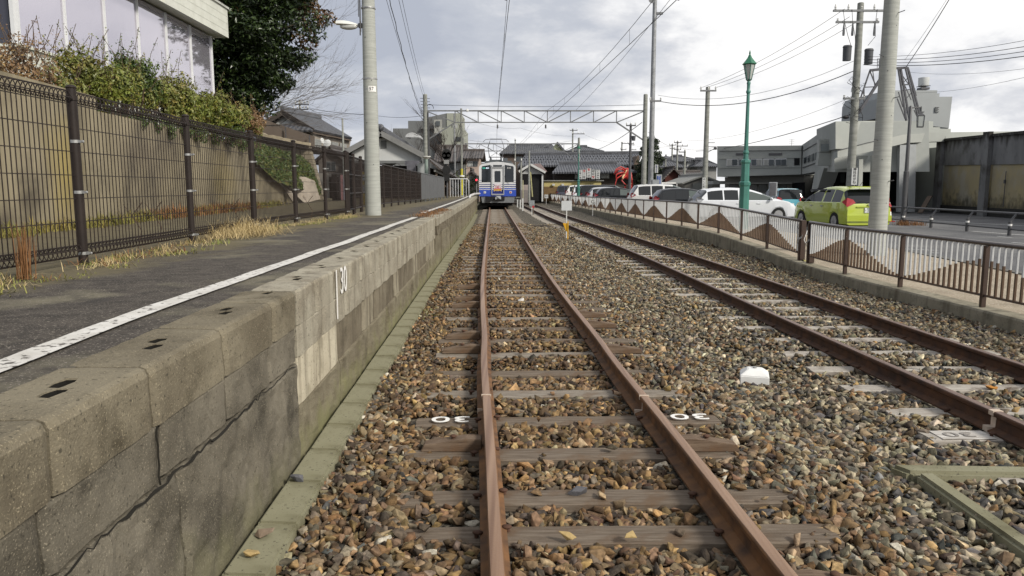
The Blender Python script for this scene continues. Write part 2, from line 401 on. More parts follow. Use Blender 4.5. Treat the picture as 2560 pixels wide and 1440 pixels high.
P_, S_, C_ = gen(1.6, 6.5, 1050, .021, .047, 1); stones('ballast_stones', P_, S_, C_, True, m_st, 'brown and grey crushed stones packed between the near rails', 1)
P_, S_, C_ = gen(6.5, 15, 850, .022, .045, 2); stones('ballast_stones', P_, S_, C_, False, m_st, 'brown and grey crushed stones beyond the painted sleepers', 2)
P_, S_, C_ = gen(15, 34, 420, .024, .048, 3); stones('ballast_stones', P_, S_, C_, False, m_st, 'grey brown pebbly ballast running back to the train', 3)

# ---- rails
m_rail = bpy.data.materials.new('rusty rail steel'); m_rail.use_nodes = True
t, b, n, l = nodes_of(m_rail); tcn = n('ShaderNodeTexCoord'); spx = n('ShaderNodeSeparateXYZ'); geo = n('ShaderNodeNewGeometry')
nz = n('ShaderNodeTexNoise'); nz.inputs['Scale'].default_value = 9; nz.inputs['Detail'].default_value = 7; l(tcn.outputs['Object'], nz.inputs['Vector'])
rc = n('ShaderNodeValToRGB'); l(nz.outputs[0], rc.inputs[0]); e = rc.color_ramp.elements; e[0].position = .3; e[0].color = (.06, .031, .016, 1); e[1].position = .7; e[1].color = (.19, .088, .03, 1)
l(tcn.outputs['Object'], spx.inputs[0]); ht = n('ShaderNodeMapRange'); ht.inputs[1].default_value = -.008; ht.inputs[2].default_value = -.002; l(spx.outputs[2], ht.inputs[0])
mp = n('ShaderNodeMapping'); mp.inputs['Scale'].default_value = (28, .35, 1); l(tcn.outputs['Object'], mp.inputs[0]); nz3 = n('ShaderNodeTexNoise'); nz3.inputs['Scale'].default_value = 1; l(mp.outputs[0], nz3.inputs['Vector'])
rh = n('ShaderNodeValToRGB'); l(nz3.outputs[0], rh.inputs[0]); e = rh.color_ramp.elements; e[0].position = .35; e[0].color = (.15, .078, .04, 1); e[1].position = .65; e[1].color = (.27, .165, .10, 1)
mm = n('ShaderNodeMix'); mm.data_type = 'RGBA'; l(ht.outputs[0], mm.inputs[0]); l(rc.outputs[0], mm.inputs[6]); l(rh.outputs[0], mm.inputs[7]); l(mm.outputs[2], b.inputs['Base Color'])
rr_ = n('ShaderNodeMapRange'); rr_.inputs[3].default_value = .85; rr_.inputs[4].default_value = .42; l(ht.outputs[0], rr_.inputs[0]); l(rr_.outputs[0], b.inputs['Roughness'])
b.inputs['Specular IOR Level'].default_value = .5
bp = n('ShaderNodeBump'); bp.inputs['Strength'].default_value = .3; bp.inputs['Distance'].default_value = .003; nz2 = n('ShaderNodeTexNoise'); nz2.inputs['Scale'].default_value = 70; l(tcn.outputs['Object'], nz2.inputs['Vector']); l(nz2.outputs[0], bp.inputs['Height']); l(bp.outputs[0], b.inputs['Normal'])
m_rail2 = m_rail.copy(); m_rail2.name = 'dark rusty rail steel'
for q in m_rail2.node_tree.nodes:
    if q.type == 'VALTORGB':
        for e_ in q.color_ramp.elements: e_.color = (e_.color[0] * .5, e_.color[1] * .46, e_.color[2] * .52, 1)
prof = [(-.0635, -.14), (-.0635, -.128), (-.012, -.108), (-.008, -.045), (-.03, -.032), (-.0325, -.012), (-.026, -.002), (-.012, 0), (.012, 0), (.026, -.002), (.0325, -.012), (.03, -.032), (.008, -.045), (.012, -.108), (.0635, -.128), (.0635, -.14)]
def rail(fn, off, y0, y1, m, label):
    mb = MB(); yy = []; y = y0
    while y < y1: yy.append(y); y += .25 if y < 12 else .8
    yy.append(y1)
    for y in yy:
        d = (fn(y + .1) - fn(y - .1)) / .2; nn = math.hypot(1, d); cxx = fn(y) + off
        for (a, z) in prof: mb.v.append((cxx + a / nn, y - a * d / nn, z))
    k = len(prof)
    for j in range(len(yy) - 1):
        for i in range(k): mb.f.append((j * k + i, j * k + (i + 1) % k, (j + 1) * k + (i + 1) % k, (j + 1) * k + i))
    mb.f.append(tuple(range(k))); mb.f.append(tuple((len(yy) - 1) * k + i for i in range(k)))
    return mb.ob('rail', m, at=(0, 0, 0), label=label, cat='rail', smooth='auto')
rail(t1, -.5655, .9, 75, m_rail, 'brown rusty rail beside the platform, running under the blue train')
rail(t1, .5655, .9, 75, m_rail, 'brown rusty rail right of the near sleepers, nearest track\'s far side')
rail(t2, -.5655, 1.5, 82, m_rail2, 'dark rusty rail in the middle of the yard, inner side of the second track')
rail(t2, .5655, 1.5, 82, m_rail2, 'dark rusty rail nearest the railing of the car park')

# ---- sleepers
def wood(key, a, b_, c2):
    m = mat(key, a, .85, var=b_, scale=3.0, stretch=(1.2, 16, 16), bump=.8, bscale=9, dist=.006, col2=c2, scale2=5, lo2=.52, hi2=.66, spec=.15); return m
w1 = wood('brown sleeper wood', (.19, .155, .12), (.095, .072, .053), (.13, .09, .06))
w2 = wood('grey sleeper wood', (.44, .41, .36), (.25, .22, .19), (.15, .125, .10))
w3 = wood('pale weathered sleeper wood', (.27, .24, .20), (.15, .125, .10), (.17, .13, .095))
m_spk = mat('spike iron', (.09, .045, .028), .8, bump=.3, bscale=80)
def sleeper_mesh(seed, L, W, H):
    r = random.Random(seed); mb = MB(); nxs = 44; prof_ = [(-W/2, -H), (-W/2, -.006), (-W/2 + .008, 0), (-W/4, .001), (0, .0), (W/4, .001), (W/2 - .008, 0), (W/2, -.006), (W/2, -H)]
    for i in range(nxs + 1):
        x = -L/2 + L * i / nxs
        for (py, pz) in prof_:
            e_ = noise.noise(Vector((x * 3, py * 30, seed))) * .007; q = noise.noise(Vector((x * 1.2, py * 60 + 9, seed * 3.1))) * .004
            mb.v.append((x + (r.uniform(-.006, .006) if i in (0, nxs) else 0), py + (e_ if abs(py) > W * .4 else 0), pz + q - (abs(e_) if abs(py) > W * .4 else 0)))
    k = len(prof_)
    for i in range(nxs):
        for j in range(k - 1): mb.f.append((i * k + j, i * k + j + 1, (i + 1) * k + j + 1, (i + 1) * k + j))
    mb.f.append(tuple(range(k))); mb.f.append(tuple(nxs * k + i for i in range(k)))
    return mb
def spike(mb, x, y, side):
    mb.tube((x, y, -.02), (x, y, .02), .011, 6); mb.ball((x - side * .006, y, .024), .021, 8, 5, (1.25, 1, .45))
ORD = ['first', 'second', 'third', 'fourth', 'fifth', 'sixth', 'seventh', 'eighth', 'ninth', 'tenth', 'eleventh', 'twelfth']
protos = {}
def get_proto(kind, v):
    key = (kind, v)
    if key in protos: return protos[key]
    m = {1: w1, 2: w2, 3: w3}[kind]
    root = sleeper_mesh(v * 7 + kind, 2.12, .195, .12).ob('sleeper', m, at=(0, 0, 0))
    WL[root] = Vector((0, 0, 0))
    for sx in (-1, 1):
        for sd_ in (-1, 1):
            mb = MB(); spike(mb, sx * .5655 + sd_ * .074, .03 * sd_, sd_); s_ = mb.ob('spike', m_spk, parent=root, smooth=True)
    protos[key] = root; return root
def lay(S, fn, kindf, grp, lab, ymax_spikes):
    for i, y in enumerate(S):
        kd = kindf(i, y); v = i % 5; pr = get_proto(kd, v); d = (fn(y + .1) - fn(y - .1)) / .2
        o = dup(pr, (fn(y) + rnd.uniform(-.04, .04), y, -.14 + rnd.uniform(-.004, .002)), -math.atan(d) * .5 + rnd.uniform(-.012, .012))
        tag(o, lab(i, y), 'sleeper', grp)
        if y > ymax_spikes:
            for ch in list(o.children): bpy.data.objects.remove(ch)
def lab1(i, y):
    if abs(y - 5.17) < .05: return 'brown wooden sleeper with white 30 painted on both ends'
    if abs(y - 3.41) < .05: return 'brown sleeper under the near rails with two tan stones lying on it'
    if abs(y - 3.84) < .05: return 'brown sleeper just beyond the one carrying two tan stones, near track'
    if abs(y - 4.5) < .05: return 'sleeper with pale top directly in front of the 30 painted one'
    if abs(y - 5.87) < .05: return 'pale grey sleeper directly behind the 30 painted one'
    if abs(y - 2.8) < .05: return 'dark sleeper cut by the bottom edge of the picture, near track'
    if y < 14: return 'weathered wooden sleeper, %s beyond the 30 painted one on the near track' % ORD[min(11, max(0, i - 7))]
    return 'weathered wooden sleeper of the near track, in the distance before the train'
def lab2(i, y):
    if abs(y - 4.85) < .05: return 'whitened sleeper with faded painted digits on its left end, second track'
    if y < 14: return 'pale grey sleeper of the second track, %s beyond the whitened one' % ORD[min(11, max(0, i - 3))] if y > 5 else 'pale sleeper of the second track, nearer than the whitened one'
    return 'pale grey sleeper of the second track, in the distance along the railing'
lay(SL1, t1, lambda i, y: 3 if i in (7, 9, 12, 15, 16, 19, 22) or y > 14 else 1, 'sleepers of the near track', lab1, 16)
lay(SL2, t2, lambda i, y: 2, 'sleepers of the second track', lab2, 14)
for k, pr in protos.items():
    for ch in list(pr.children): bpy.data.objects.remove(ch)
    bpy.data.objects.remove(pr)
m_white = mat('white paint', (.78, .77, .74), .6, amt=.12, scale=20, col2=(.4, .37, .33), scale2=60, lo2=.6, hi2=.7)
sl30 = [o for o in COL.objects if o.get('label', '').startswith('brown wooden sleeper with white 30')][0]
for sx in (-.82, .86):
    o = text('painted_digits', '30', .195, m_white, None, (0, 0, 0), (0, 0, math.pi)); o.parent = sl30; o.location = (sx, 0, .018); o.scale = (1.5, .9, 1)
slw = [o for o in COL.objects if o.get('label', '').startswith('whitened sleeper with faded')][0]
o = MB().box(-.99, -.085, .0035, -.64, .085, .0065).ob('paint_patch', mat('thin worn white paint', (.62, .60, .56), .7, var=(.22, .19, .16), scale=5, stretch=(1, 14, 1)), parent=None); o.parent = slw; o.location = (-.815, 0, .0035)
o = MB().box(.15 - .55, -.088, .0035, .45, .088, .0065).ob('paint_patch', MATS['thin worn white paint'], parent=None); o.parent = slw; o.location = (0.03, 0, .0035)
o = text('painted_digits', '30', .16, mat('dark paint', (.27, .25, .23), .8), None, (0, 0, 0), (0, 0, math.pi)); o.parent = slw; o.location = (-.84, 0, .009); o.scale = (1.35, .8, 1)

# white paint ticks on the rails near the 30
def tick(fn, off, y, sd_, lab, w=.035):
    x = fn(y) + off; mb = MB().box(x - .0345, y - w/2, -.03, x + .0345, y + w/2, .0025)
    mb.box(x - .066, y - w/2, -.139, x - .0125, y + w/2, -.105); mb.box(x - .0135, y - w/2, -.118, x - .0085, y + w/2, -.04)
    mb.ob('paint_mark', mat('faded tick paint', (.55, .45, .36), .7, amt=.3, scale=30), label=lab, cat='paint mark')
tick(t1, .5655, 5.30, 1, 'pale paint mark across the rail right of the 30 sleeper', .018)
tick(t1, -.5655, 5.32, 1, 'white paint mark across the rail left of the 30 sleeper', .016)
tick(t2, -.5655, 4.93, 1, 'white paint mark across the dark rail of the second track', .05)

# wedge-shaped timber braces spiked outside the rails
m_br = wood('brace wood', (.19, .14, .10), (.10, .068, .047), (.14, .085, .05))
def brace(side, y):
    x = t1(y) + side * .5655; mb = MB(); L = .40; W = .10
    pr = [(.045, -.138), (.045, -.06), (.14, -.055), (.40, -.095), (.42, -.138)]
    A = [(x + side * a, y - W/2, z) for a, z in pr]; mb.slab(A, (0, W, 0))
    o = mb.ob('rail_brace', m_br, bevel=.004, cat='brace', group='timber braces outside the near rails', label='short wooden brace wedged against the %s rail of the near track' % ('left' if side < 0 else 'right'))
    k = MB(); k.tube((x + side * .22, y, -.10), (x + side * .22, y, -.055), .011, 6); k.ball((x + side * .22, y, -.052), .022, 8, 5, (1, 1, .5)); k.ob('spike', m_spk, parent=o, smooth=True)
    return o
for y in (4.56, 7.35, 8.05, 10.2, 10.85, 12.1): brace(-1, y)
for y in (2.86, 4.56, 7.35, 8.72, 9.42): brace(1, y)
ls = [o for o in COL.objects if o.get('category') == 'brace']
where = ['nearest one left of the near rail, just before the 30 sleeper', 'second one back along the platform side', 'third one back along the platform side', 'fourth one back along the platform side', 'fifth one back along the platform side', 'farthest one along the platform side',
         'cut by the bottom edge right of the near track', 'right of the near track just before the 30 sleeper', 'right of the near track, first beyond the 30 sleeper', 'right of the near track, second beyond the 30 sleeper', 'right of the near track, farthest one']
for o, wh in zip(ls, where): o['label'] = 'short wooden rail brace, ' + wh
# ================================================================ platform
m_asph = mat('old platform asphalt', (.078, .067, .056), .92, var=(.036, .031, .026), scale=9, bump=.9, bscale=140, dist=.006, col2=(.15, .135, .095), scale2=1.1, lo2=.50, hi2=.68, speck=((.25, .22, .185), 95, .60))
t, b, n, l = nodes_of(m_asph); cur = b.inputs['Base Color'].links[0].from_socket; geo = n('ShaderNodeNewGeometry'); sx = n('ShaderNodeSeparateXYZ'); l(geo.outputs['Position'], sx.inputs[0])
def nz_(sc): q = n('ShaderNodeTexNoise'); q.inputs['Scale'].default_value = sc; q.inputs['Detail'].default_value = 8; q.inputs['Roughness'].default_value = .65; l(geo.outputs['Position'], q.inputs['Vector']); return q.outputs[0]
def rg_(v, a, b_, c, d): q = n('ShaderNodeMapRange'); q.inputs[1].default_value = a; q.inputs[2].default_value = b_; q.inputs[3].default_value = c; q.inputs[4].default_value = d; l(v, q.inputs[0]); return q.outputs[0]
ad = n('ShaderNodeMath'); ad.operation = 'MULTIPLY_ADD'; l(nz_(1.6), ad.inputs[0]); ad.inputs[1].default_value = 1.7; l(sx.outputs[0], ad.inputs[2])
dm_ = rg_(ad.outputs[0], -1.95, -2.35, 0, .85)     # soil and moss creeping out from the fence foot
mx_ = n('ShaderNodeMix'); mx_.data_type = 'RGBA'; l(dm_, mx_.inputs[0]); l(cur, mx_.inputs[6]); mx_.inputs[7].default_value = (.125, .105, .06, 1); cur = mx_.outputs[2]
mx_ = n('ShaderNodeMix'); mx_.data_type = 'RGBA'; l(rg_(nz_(2.3), .56, .64, 0, .6), mx_.inputs[0]); l(cur, mx_.inputs[6]); mx_.inputs[7].default_value = (.035, .031, .028, 1); l(mx_.outputs[2], b.inputs['Base Color'])
yy = [.5 + .25 * i for i in range(60)] + [16 + i * 1.0 for i in range(60)]
mb = MB(); nxp = 10
WBASE = lambda y: -6.1 - .105 * y if y < 30 else -9.25 - .1 * (y - 30)
for y in yy:
    xb = pe(y) - .26; xa = WBASE(y) - 1.0
    for i in range(nxp + 1):
        x = xb + (xa - xb) * (i / nxp) ** 1.6; z = PZ - .008 + .012 * noise.noise(Vector((x * .8, y * .8, 1)))
        if x < -3.6: z -= .05 * min(1, (-3.6 - x))
        mb.v.append((x, y, z))
for j in range(len(yy) - 1):
    for i in range(nxp): a = j * (nxp + 1) + i; mb.f.append((a, a + nxp + 1, a + nxp + 2, a + 1))
mb.ob('platform_surface', m_asph, at=(0, 0, 0), smooth=True, kind='structure', fixn=False)
fa = MB().add([(-80, -5, .80), (-14.5, -5, .80), (-14.5, 300, .80), (-80, 300, .80)], [(0, 1, 2, 3)]).add([(-14.5, 60, .81), (-3.2, 75, .81), (-6, 300, .81), (-14.5, 300, .81)], [(0, 1, 2, 3)])
fa.ob('upper_ground', mat('yard ground', (.10, .09, .075), .95, var=(.07, .075, .05), scale=.6), at=(0, 0, 0), kind='structure')

# concrete of the platform face: warm grey, aggregate, drips, moss at the foot
def concrete(key, a, var, c2, moss=None, aggr=True, streak=0.0, bump=.9):
    m = mat(key, a, .93, var=var, scale=2.2, bump=bump, bscale=95, dist=.006, col2=c2, scale2=3.2, lo2=.52, hi2=.68, speck=((min(1, a[0]*1.38), min(1, a[1]*1.35), min(1, a[2]*1.3)), 150, .60) if aggr else None, spec=.15, detail=9)
    t, b, n, l = nodes_of(m); cur = b.inputs['Base Color'].links[0].from_socket; tcn = n('ShaderNodeTexCoord')
    geo = n('ShaderNodeNewGeometry')
    # dark pits
    vz = n('ShaderNodeTexNoise'); vz.inputs['Scale'].default_value = 62; vz.inputs['Detail'].default_value = 3; l(tcn.outputs['Object'], vz.inputs['Vector'])
    q = n('ShaderNodeMapRange'); q.inputs[1].default_value = .38; q.inputs[2].default_value = .31; q.inputs[4].default_value = .75; l(vz.outputs[0], q.inputs[0])
    mx_ = n('ShaderNodeMix'); mx_.data_type = 'RGBA'; l(q.outputs[0], mx_.inputs[0]); l(cur, mx_.inputs[6]); mx_.inputs[7].default_value = (.05, .045, .035, 1); cur = mx_.outputs[2]
    if streak:
        mp = n('ShaderNodeMapping'); mp.inputs['Scale'].default_value = (9, 9, .7); l(geo.outputs['Position'], mp.inputs[0])
        s1 = n('ShaderNodeTexNoise'); s1.inputs['Scale'].default_value = 1; s1.inputs['Detail'].default_value = 5; l(mp.outputs[0], s1.inputs['Vector'])
        q = n('ShaderNodeMapRange'); q.inputs[1].default_value = .5; q.inputs[2].default_value = .68; q.inputs[4].default_value = streak; l(s1.outputs[0], q.inputs[0])
        mx_ = n('ShaderNodeMix'); mx_.data_type = 'RGBA'; l(q.outputs[0], mx_.inputs[0]); l(cur, mx_.inputs[6]); mx_.inputs[7].default_value = (.085, .07, .05, 1); cur = mx_.outputs[2]
    if moss:
        sx = n('ShaderNodeSeparateXYZ'); l(geo.outputs['Position'], sx.inputs[0])
        s2 = n('ShaderNodeTexNoise'); s2.inputs['Scale'].default_value = 5; s2.inputs['Detail'].default_value = 6; l(geo.outputs['Position'], s2.inputs['Vector'])
        ad = n('ShaderNodeMath'); ad.operation = 'MULTIPLY_ADD'; l(s2.outputs[0], ad.inputs[0]); ad.inputs[1].default_value = -.7; l(sx.outputs[2], ad.inputs[2])
        q = n('ShaderNodeMapRange'); q.inputs[1].default_value = moss[0]; q.inputs[2].default_value = moss[1]; q.inputs[3].default_value = moss[3]; q.inputs[4].default_value = 0; l(ad.outputs[0], q.inputs[0])
        mx_ = n('ShaderNodeMix'); mx_.data_type = 'RGBA'; l(q.outputs[0], mx_.inputs[0]); l(cur, mx_.inputs[6]); mx_.inputs[7].default_value = (*moss[2], 1); cur = mx_.outputs[2]
    l(cur, b.inputs['Base Color']); return m
c_cope = concrete('old coping concrete', (.20, .175, .125), (.12, .102, .072), (.078, .066, .045))
c_face = concrete('rough platform concrete', (.175, .157, .122), (.098, .087, .067), (.06, .054, .042), moss=(-.55, -.25, (.14, .135, .07), .5))
c_pale = concrete('pale rendered concrete', (.50, .455, .35), (.40, .355, .265), (.27, .24, .17), streak=.75, aggr=False, bump=.35)
c_top = concrete('pale course concrete', (.34, .315, .25), (.25, .225, .175), (.18, .155, .115), streak=.45, aggr=True, bump=.5)
c_mid = concrete('stained panel concrete', (.19, .165, .12), (.125, .105, .075), (.085, .072, .05), streak=.9, bump=.6)
c_soft = concrete('soft rendered concrete', (.31, .28, .21), (.235, .205, .15), (.17, .148, .105), streak=.85, aggr=False, bump=.35)
c_base = concrete('foot course concrete', (.20, .178, .125), (.135, .115, .08), (.095, .08, .055), moss=(-.6, -.3, (.2, .2, .09), .7), bump=.7)

def block(mb, y0, y1, za, zb, xo0, xo1, dep, nseg=None, amp=.006, rnd_e=.022, off=0.0):
    "concrete block whose face follows the platform edge: rounded arris, noisy surface; faces +X"
    n_ = nseg or max(2, int((y1 - y0) / .035)); g = .006
    prof = [(-dep, zb)]; 
    m_ = max(2, int((zb - za) / .04))
    for k in range(3): prof.append((-dep + (dep - rnd_e) * (k + 1) / 3, zb))
    prof += [(-rnd_e * .35, zb - rnd_e * .25), (0, zb - rnd_e)]
    for k in range(m_): prof.append((0, zb - rnd_e - (zb - rnd_e - za) * (k + 1) / m_))
    prof.append((-dep, za)); k = len(prof); base = len(mb.v)
    for i in range(n_ + 1):
        y = y0 + g + (y1 - y0 - 2 * g) * i / n_; e_ = .012 if i in (0, n_) else 0
        for (a, z) in prof:
            x = pe(y) + off + a
            nn_ = noise.noise(Vector((x * 9, y * 9, z * 9))) * amp + noise.noise(Vector((x * 40, y * 40, z * 40))) * amp * .45
            if a > -rnd_e * 1.2: x += nn_ - e_ * (1 if a >= -rnd_e else 0)
            zz_ = z + (nn_ * .6 if z > zb - rnd_e * 1.1 else 0) - (e_ * .4 if z >= zb - rnd_e and zb > PZ - .05 else 0)
            mb.v.append((x, y, zz_))
    for i in range(n_):
        for j in range(k - 1): mb.f.append((base + i * k + j, base + i * k + j + 1, base + (i + 1) * k + j + 1, base + (i + 1) * k + j))
    mb.f.append(tuple(base + j for j in range(k))); mb.f.append(tuple(base + n_ * k + j for j in range(k - 1, -1, -1)))
pw = thing('platform_wall', 'long weathered concrete platform wall left of the near track', 'platform wall', (pe(8), 8, GZ))
JN = [.9, 1.42, 1.96, 2.56, 3.27, 4.02, 4.5]
cop = MB()
for a, b_ in zip(JN[:-1], JN[1:]): block(cop, a, b_, .65, PZ, 0, 0, .29, amp=.007, rnd_e=.03)
cop1 = cop
# holes for old fixings: recessed cups cut with boolean
def with_holes(mb, spots, name, m, parent):
    o = mb.ob(name, m, parent=parent)
    c = MB()
    for (x, y) in spots: c.add([(x + dx_, y + dy_, z_) for z_ in (PZ - .09, PZ + .03) for (dx_, dy_) in ((-.022, -.05), (.02, -.058), (.03, .01), (.018, .055), (-.02, .05), (-.03, 0))], [(5, 4, 3, 2, 1, 0), (6, 7, 8, 9, 10, 11)] + [(i_, (i_ + 1) % 6, 6 + (i_ + 1) % 6, 6 + i_) for i_ in range(6)])
    for k in range(len(c.v)): 
        pass
    co = c.ob('cut', m, parent=parent)
    md = o.modifiers.new('b', 'BOOLEAN'); md.operation = 'DIFFERENCE'; md.object = co; md.solver = 'EXACT'
    bpy.context.view_layer.update(); me = bpy.data.meshes.new_from_object(o.evaluated_get(bpy.context.evaluated_depsgraph_get()))
    o.modifiers.clear(); o.data = me; bpy.data.objects.remove(co); return o
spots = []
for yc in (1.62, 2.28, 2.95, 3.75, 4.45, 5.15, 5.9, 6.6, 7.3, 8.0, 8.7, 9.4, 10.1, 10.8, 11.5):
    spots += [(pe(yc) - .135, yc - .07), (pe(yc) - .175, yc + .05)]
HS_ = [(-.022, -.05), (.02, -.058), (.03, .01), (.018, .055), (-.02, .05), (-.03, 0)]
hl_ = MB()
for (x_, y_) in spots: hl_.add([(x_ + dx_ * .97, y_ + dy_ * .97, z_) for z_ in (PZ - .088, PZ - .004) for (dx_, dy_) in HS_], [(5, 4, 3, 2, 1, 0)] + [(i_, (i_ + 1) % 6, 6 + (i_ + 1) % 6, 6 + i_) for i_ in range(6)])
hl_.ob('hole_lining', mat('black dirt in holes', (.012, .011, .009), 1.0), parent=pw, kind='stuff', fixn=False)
hd_ = MB()
for (x_, y_) in spots: hd_.obox((x_, y_, PZ - .075 if y_ < 4.5 else PZ - .08), (.085, .14, .03), .0)

try:
    with_holes(cop, [s_ for s_ in spots if s_[1] < 4.5], 'coping', c_cope, pw)
except Exception as ex:
    cop.ob('coping', c_cope, parent=pw)
low = MB(); JL = [.9, 1.9, 2.62, 3.3, 3.95, 4.5]
for a, b_ in zip(JL[:-1], JL[1:]): block(low, a, b_, .446, .646, 0, 0, .34, amp=.011, rnd_e=.014, off=-.010)
low.ob('lower_course', c_face, parent=pw)
bs = MB(); block(bs, .9, 2.75, -.30, .426, 0, 0, .3, amp=.016, rnd_e=.02, off=.0); block(bs, 2.755, 4.5, -.30, .426, 0, 0, .3, amp=.015, rnd_e=.02, off=-.004)
bs.ob('foot_course', c_face, parent=pw)
ck = MB(); r_ = random.Random(8); P_ = []
y = 1.9
while y < 4.45: P_.append((pe(y) + .006 + r_.uniform(-.006, .004), y, .437 + r_.uniform(-.012, .012))); y += r_.uniform(.03, .07)
ck.path(P_, .008, 5, rs=[max(.002, .0048 * (.3 + 1.2 * r_.random()) * (1 if 2.3 < p_[1] < 3.7 else .5)) for p_ in P_])
ck.path([(pe(2.58) + .004, 2.56 + r_.uniform(-.008, .008), .44 + .21 * k / 6) for k in range(7)], .0035, 5)
ck.ob('crack_dirt', mat('black crack dirt', (.018, .016, .012), 1.0), parent=pw, kind='stuff')
# beyond the joint: coping row, second row, rendered panels, foot
cp = MB(); y = 4.5; r_ = random.Random(3)
while y < 15.4:
    s_ = r_.choice((.5, .55, .6)); y2 = min(15.5, y + s_); block(cp, y, y2, .655, PZ, 0, 0, .28, nseg=max(2, int((y2 - y) / (.06 if y < 8 else .2))), amp=.005, rnd_e=.016, off=.006); y = y2
try: with_holes(cp, [s_ for s_ in spots if s_[1] > 4.55], 'coping', c_top, pw)
except Exception: cp.ob('coping', c_top, parent=pw)
sc_ = MB(); y = 4.5
while y < 15.4:
    y2 = min(15.5, y + r_.choice((.62, .8, .7))); block(sc_, y, y2, .46, .651, 0, 0, .3, nseg=max(2, int((y2 - y) / (.06 if y < 8 else .2))), amp=.008, rnd_e=.008, off=.002); y = y2
sc_.ob('second_course', c_top, parent=pw)
PAN = [(4.5, 5.72, c_pale), (5.72, 6.9, c_mid), (6.9, 7.6, c_soft), (7.6, 9.2, c_mid), (9.2, 9.7, c_soft), (9.7, 11.4, c_mid), (11.4, 12.2, c_soft), (12.2, 13.6, c_mid), (13.6, 15.5, c_soft)]
for a, b_, m_ in PAN:
    q = MB(); block(q, a, b_, .16, .456, 0, 0, .3, nseg=max(3, int((b_ - a) / .1)), amp=.004, rnd_e=.006, off=-.004 if m_ is c_pale else -.02)
    q.ob('wall_panel', m_, parent=pw)
q = MB(); y = 4.5
while y < 15.4:
    y2 = min(15.5, y + 1.3); block(q, y, y2, -.30, .156, 0, 0, .3, nseg=10, amp=.012, rnd_e=.02, off=-.006); y = y2
q.ob('foot_course', c_base, parent=pw)
# distant part beyond the step in the edge (Y 15.5 on): same courses, simpler
cp = MB(); sc_ = MB(); q = MB(); y = 15.5; i = 0
while y < 56:
    y2 = y + .85; block(cp, y, y2, .69, PZ - .01, 0, 0, .30, nseg=2, amp=.004, rnd_e=.015, off=.03)
    block(sc_, y + .3, y2 + .3, .50, .686, 0, 0, .3, nseg=2, amp=.015, rnd_e=.02, off=.02)
    if i % 2 == 0: block(q, y, y + 1.7, -.30, .496, 0, 0, .3, nseg=3, amp=.01, rnd_e=.02, off=.015 if i % 4 else .0)
    y = y2; i += 1
cp.ob('coping', c_top, parent=pw); sc_.ob('second_course', c_mid, parent=pw); q.ob('foot_course', c_base, parent=pw)
MB().add([(pe(y) - .34, y, .80) for y in (.9, 56)] + [(pe(56) - .34, 56, -.3), (pe(.9) - .34, .9, -.3)], [(0, 1, 2, 3)]).ob('backing', c_face, parent=pw)
# the painted 30 with its tick line on the wall face
yt = 5.63; xw = pe(yt) + .016
rotw = Matrix.Rotation(math.pi / 2, 4, 'Z') @ Matrix.Rotation(math.pi / 2, 4, 'X')
text('painted_number', '30', .29, m_white, pw, (pe(5.84) + .014, 5.885, .755), rotw, ext=.0015, sx=.82)
MB().box(xw - .004, yt - .012, .50, xw, yt + .006, .868).ob('painted_tick', m_white, parent=pw)
# white line painted on the asphalt, worn
m_line = mat('worn white line paint', (.62, .605, .57), .8, var=(.48, .46, .42), scale=6, col2=(.09, .08, .07), scale2=22, lo2=.575, hi2=.64, bump=.6, bscale=120, dist=.004)
ln = MB(); yy = [1.2 + .12 * i for i in range(122)]
for y in yy:
    xi = interp([(1, -1.66), (2.44, -1.70), (3.32, -1.745), (5.35, -1.81), (8.85, -1.84), (12, -1.89), (15.3, -1.95)], y)
    wd = .118 + .012 * noise.noise(Vector((y * 3, 0, 0))); zl = PZ + .006 + .012 * noise.noise(Vector((xi * .8, y * .8, 1))) - .004
    e_ = .006 * noise.noise(Vector((y * 14, 5, 0))); e2 = .006 * noise.noise(Vector((y * 14, 9, 0)))
    ln.v += [(xi - wd + e_ + .02, y, zl), (xi + e2 + .02, y, zl)]
for j in range(len(yy) - 1): ln.f.append((2*j, 2*j + 1, 2*j + 3, 2*j + 2))
ln.ob('line_marking', m_line, at=(0, 0, 0), label='worn white safety line along the near platform edge', cat='painted line', fixn=False)
ln = MB()
for y in (18, 22, 30, 40, 52): ln.v += [(pe(y) - .55, y, PZ + .012), (pe(y) - .42, y, PZ + .012)]
for j in range(4): ln.f.append((2*j, 2*j + 1, 2*j + 3, 2*j + 2))
ln.ob('line_marking', m_line, at=(0, 0, 0), label='thin faded white line on the far platform beyond the rusty weeds', cat='painted line', fixn=False)

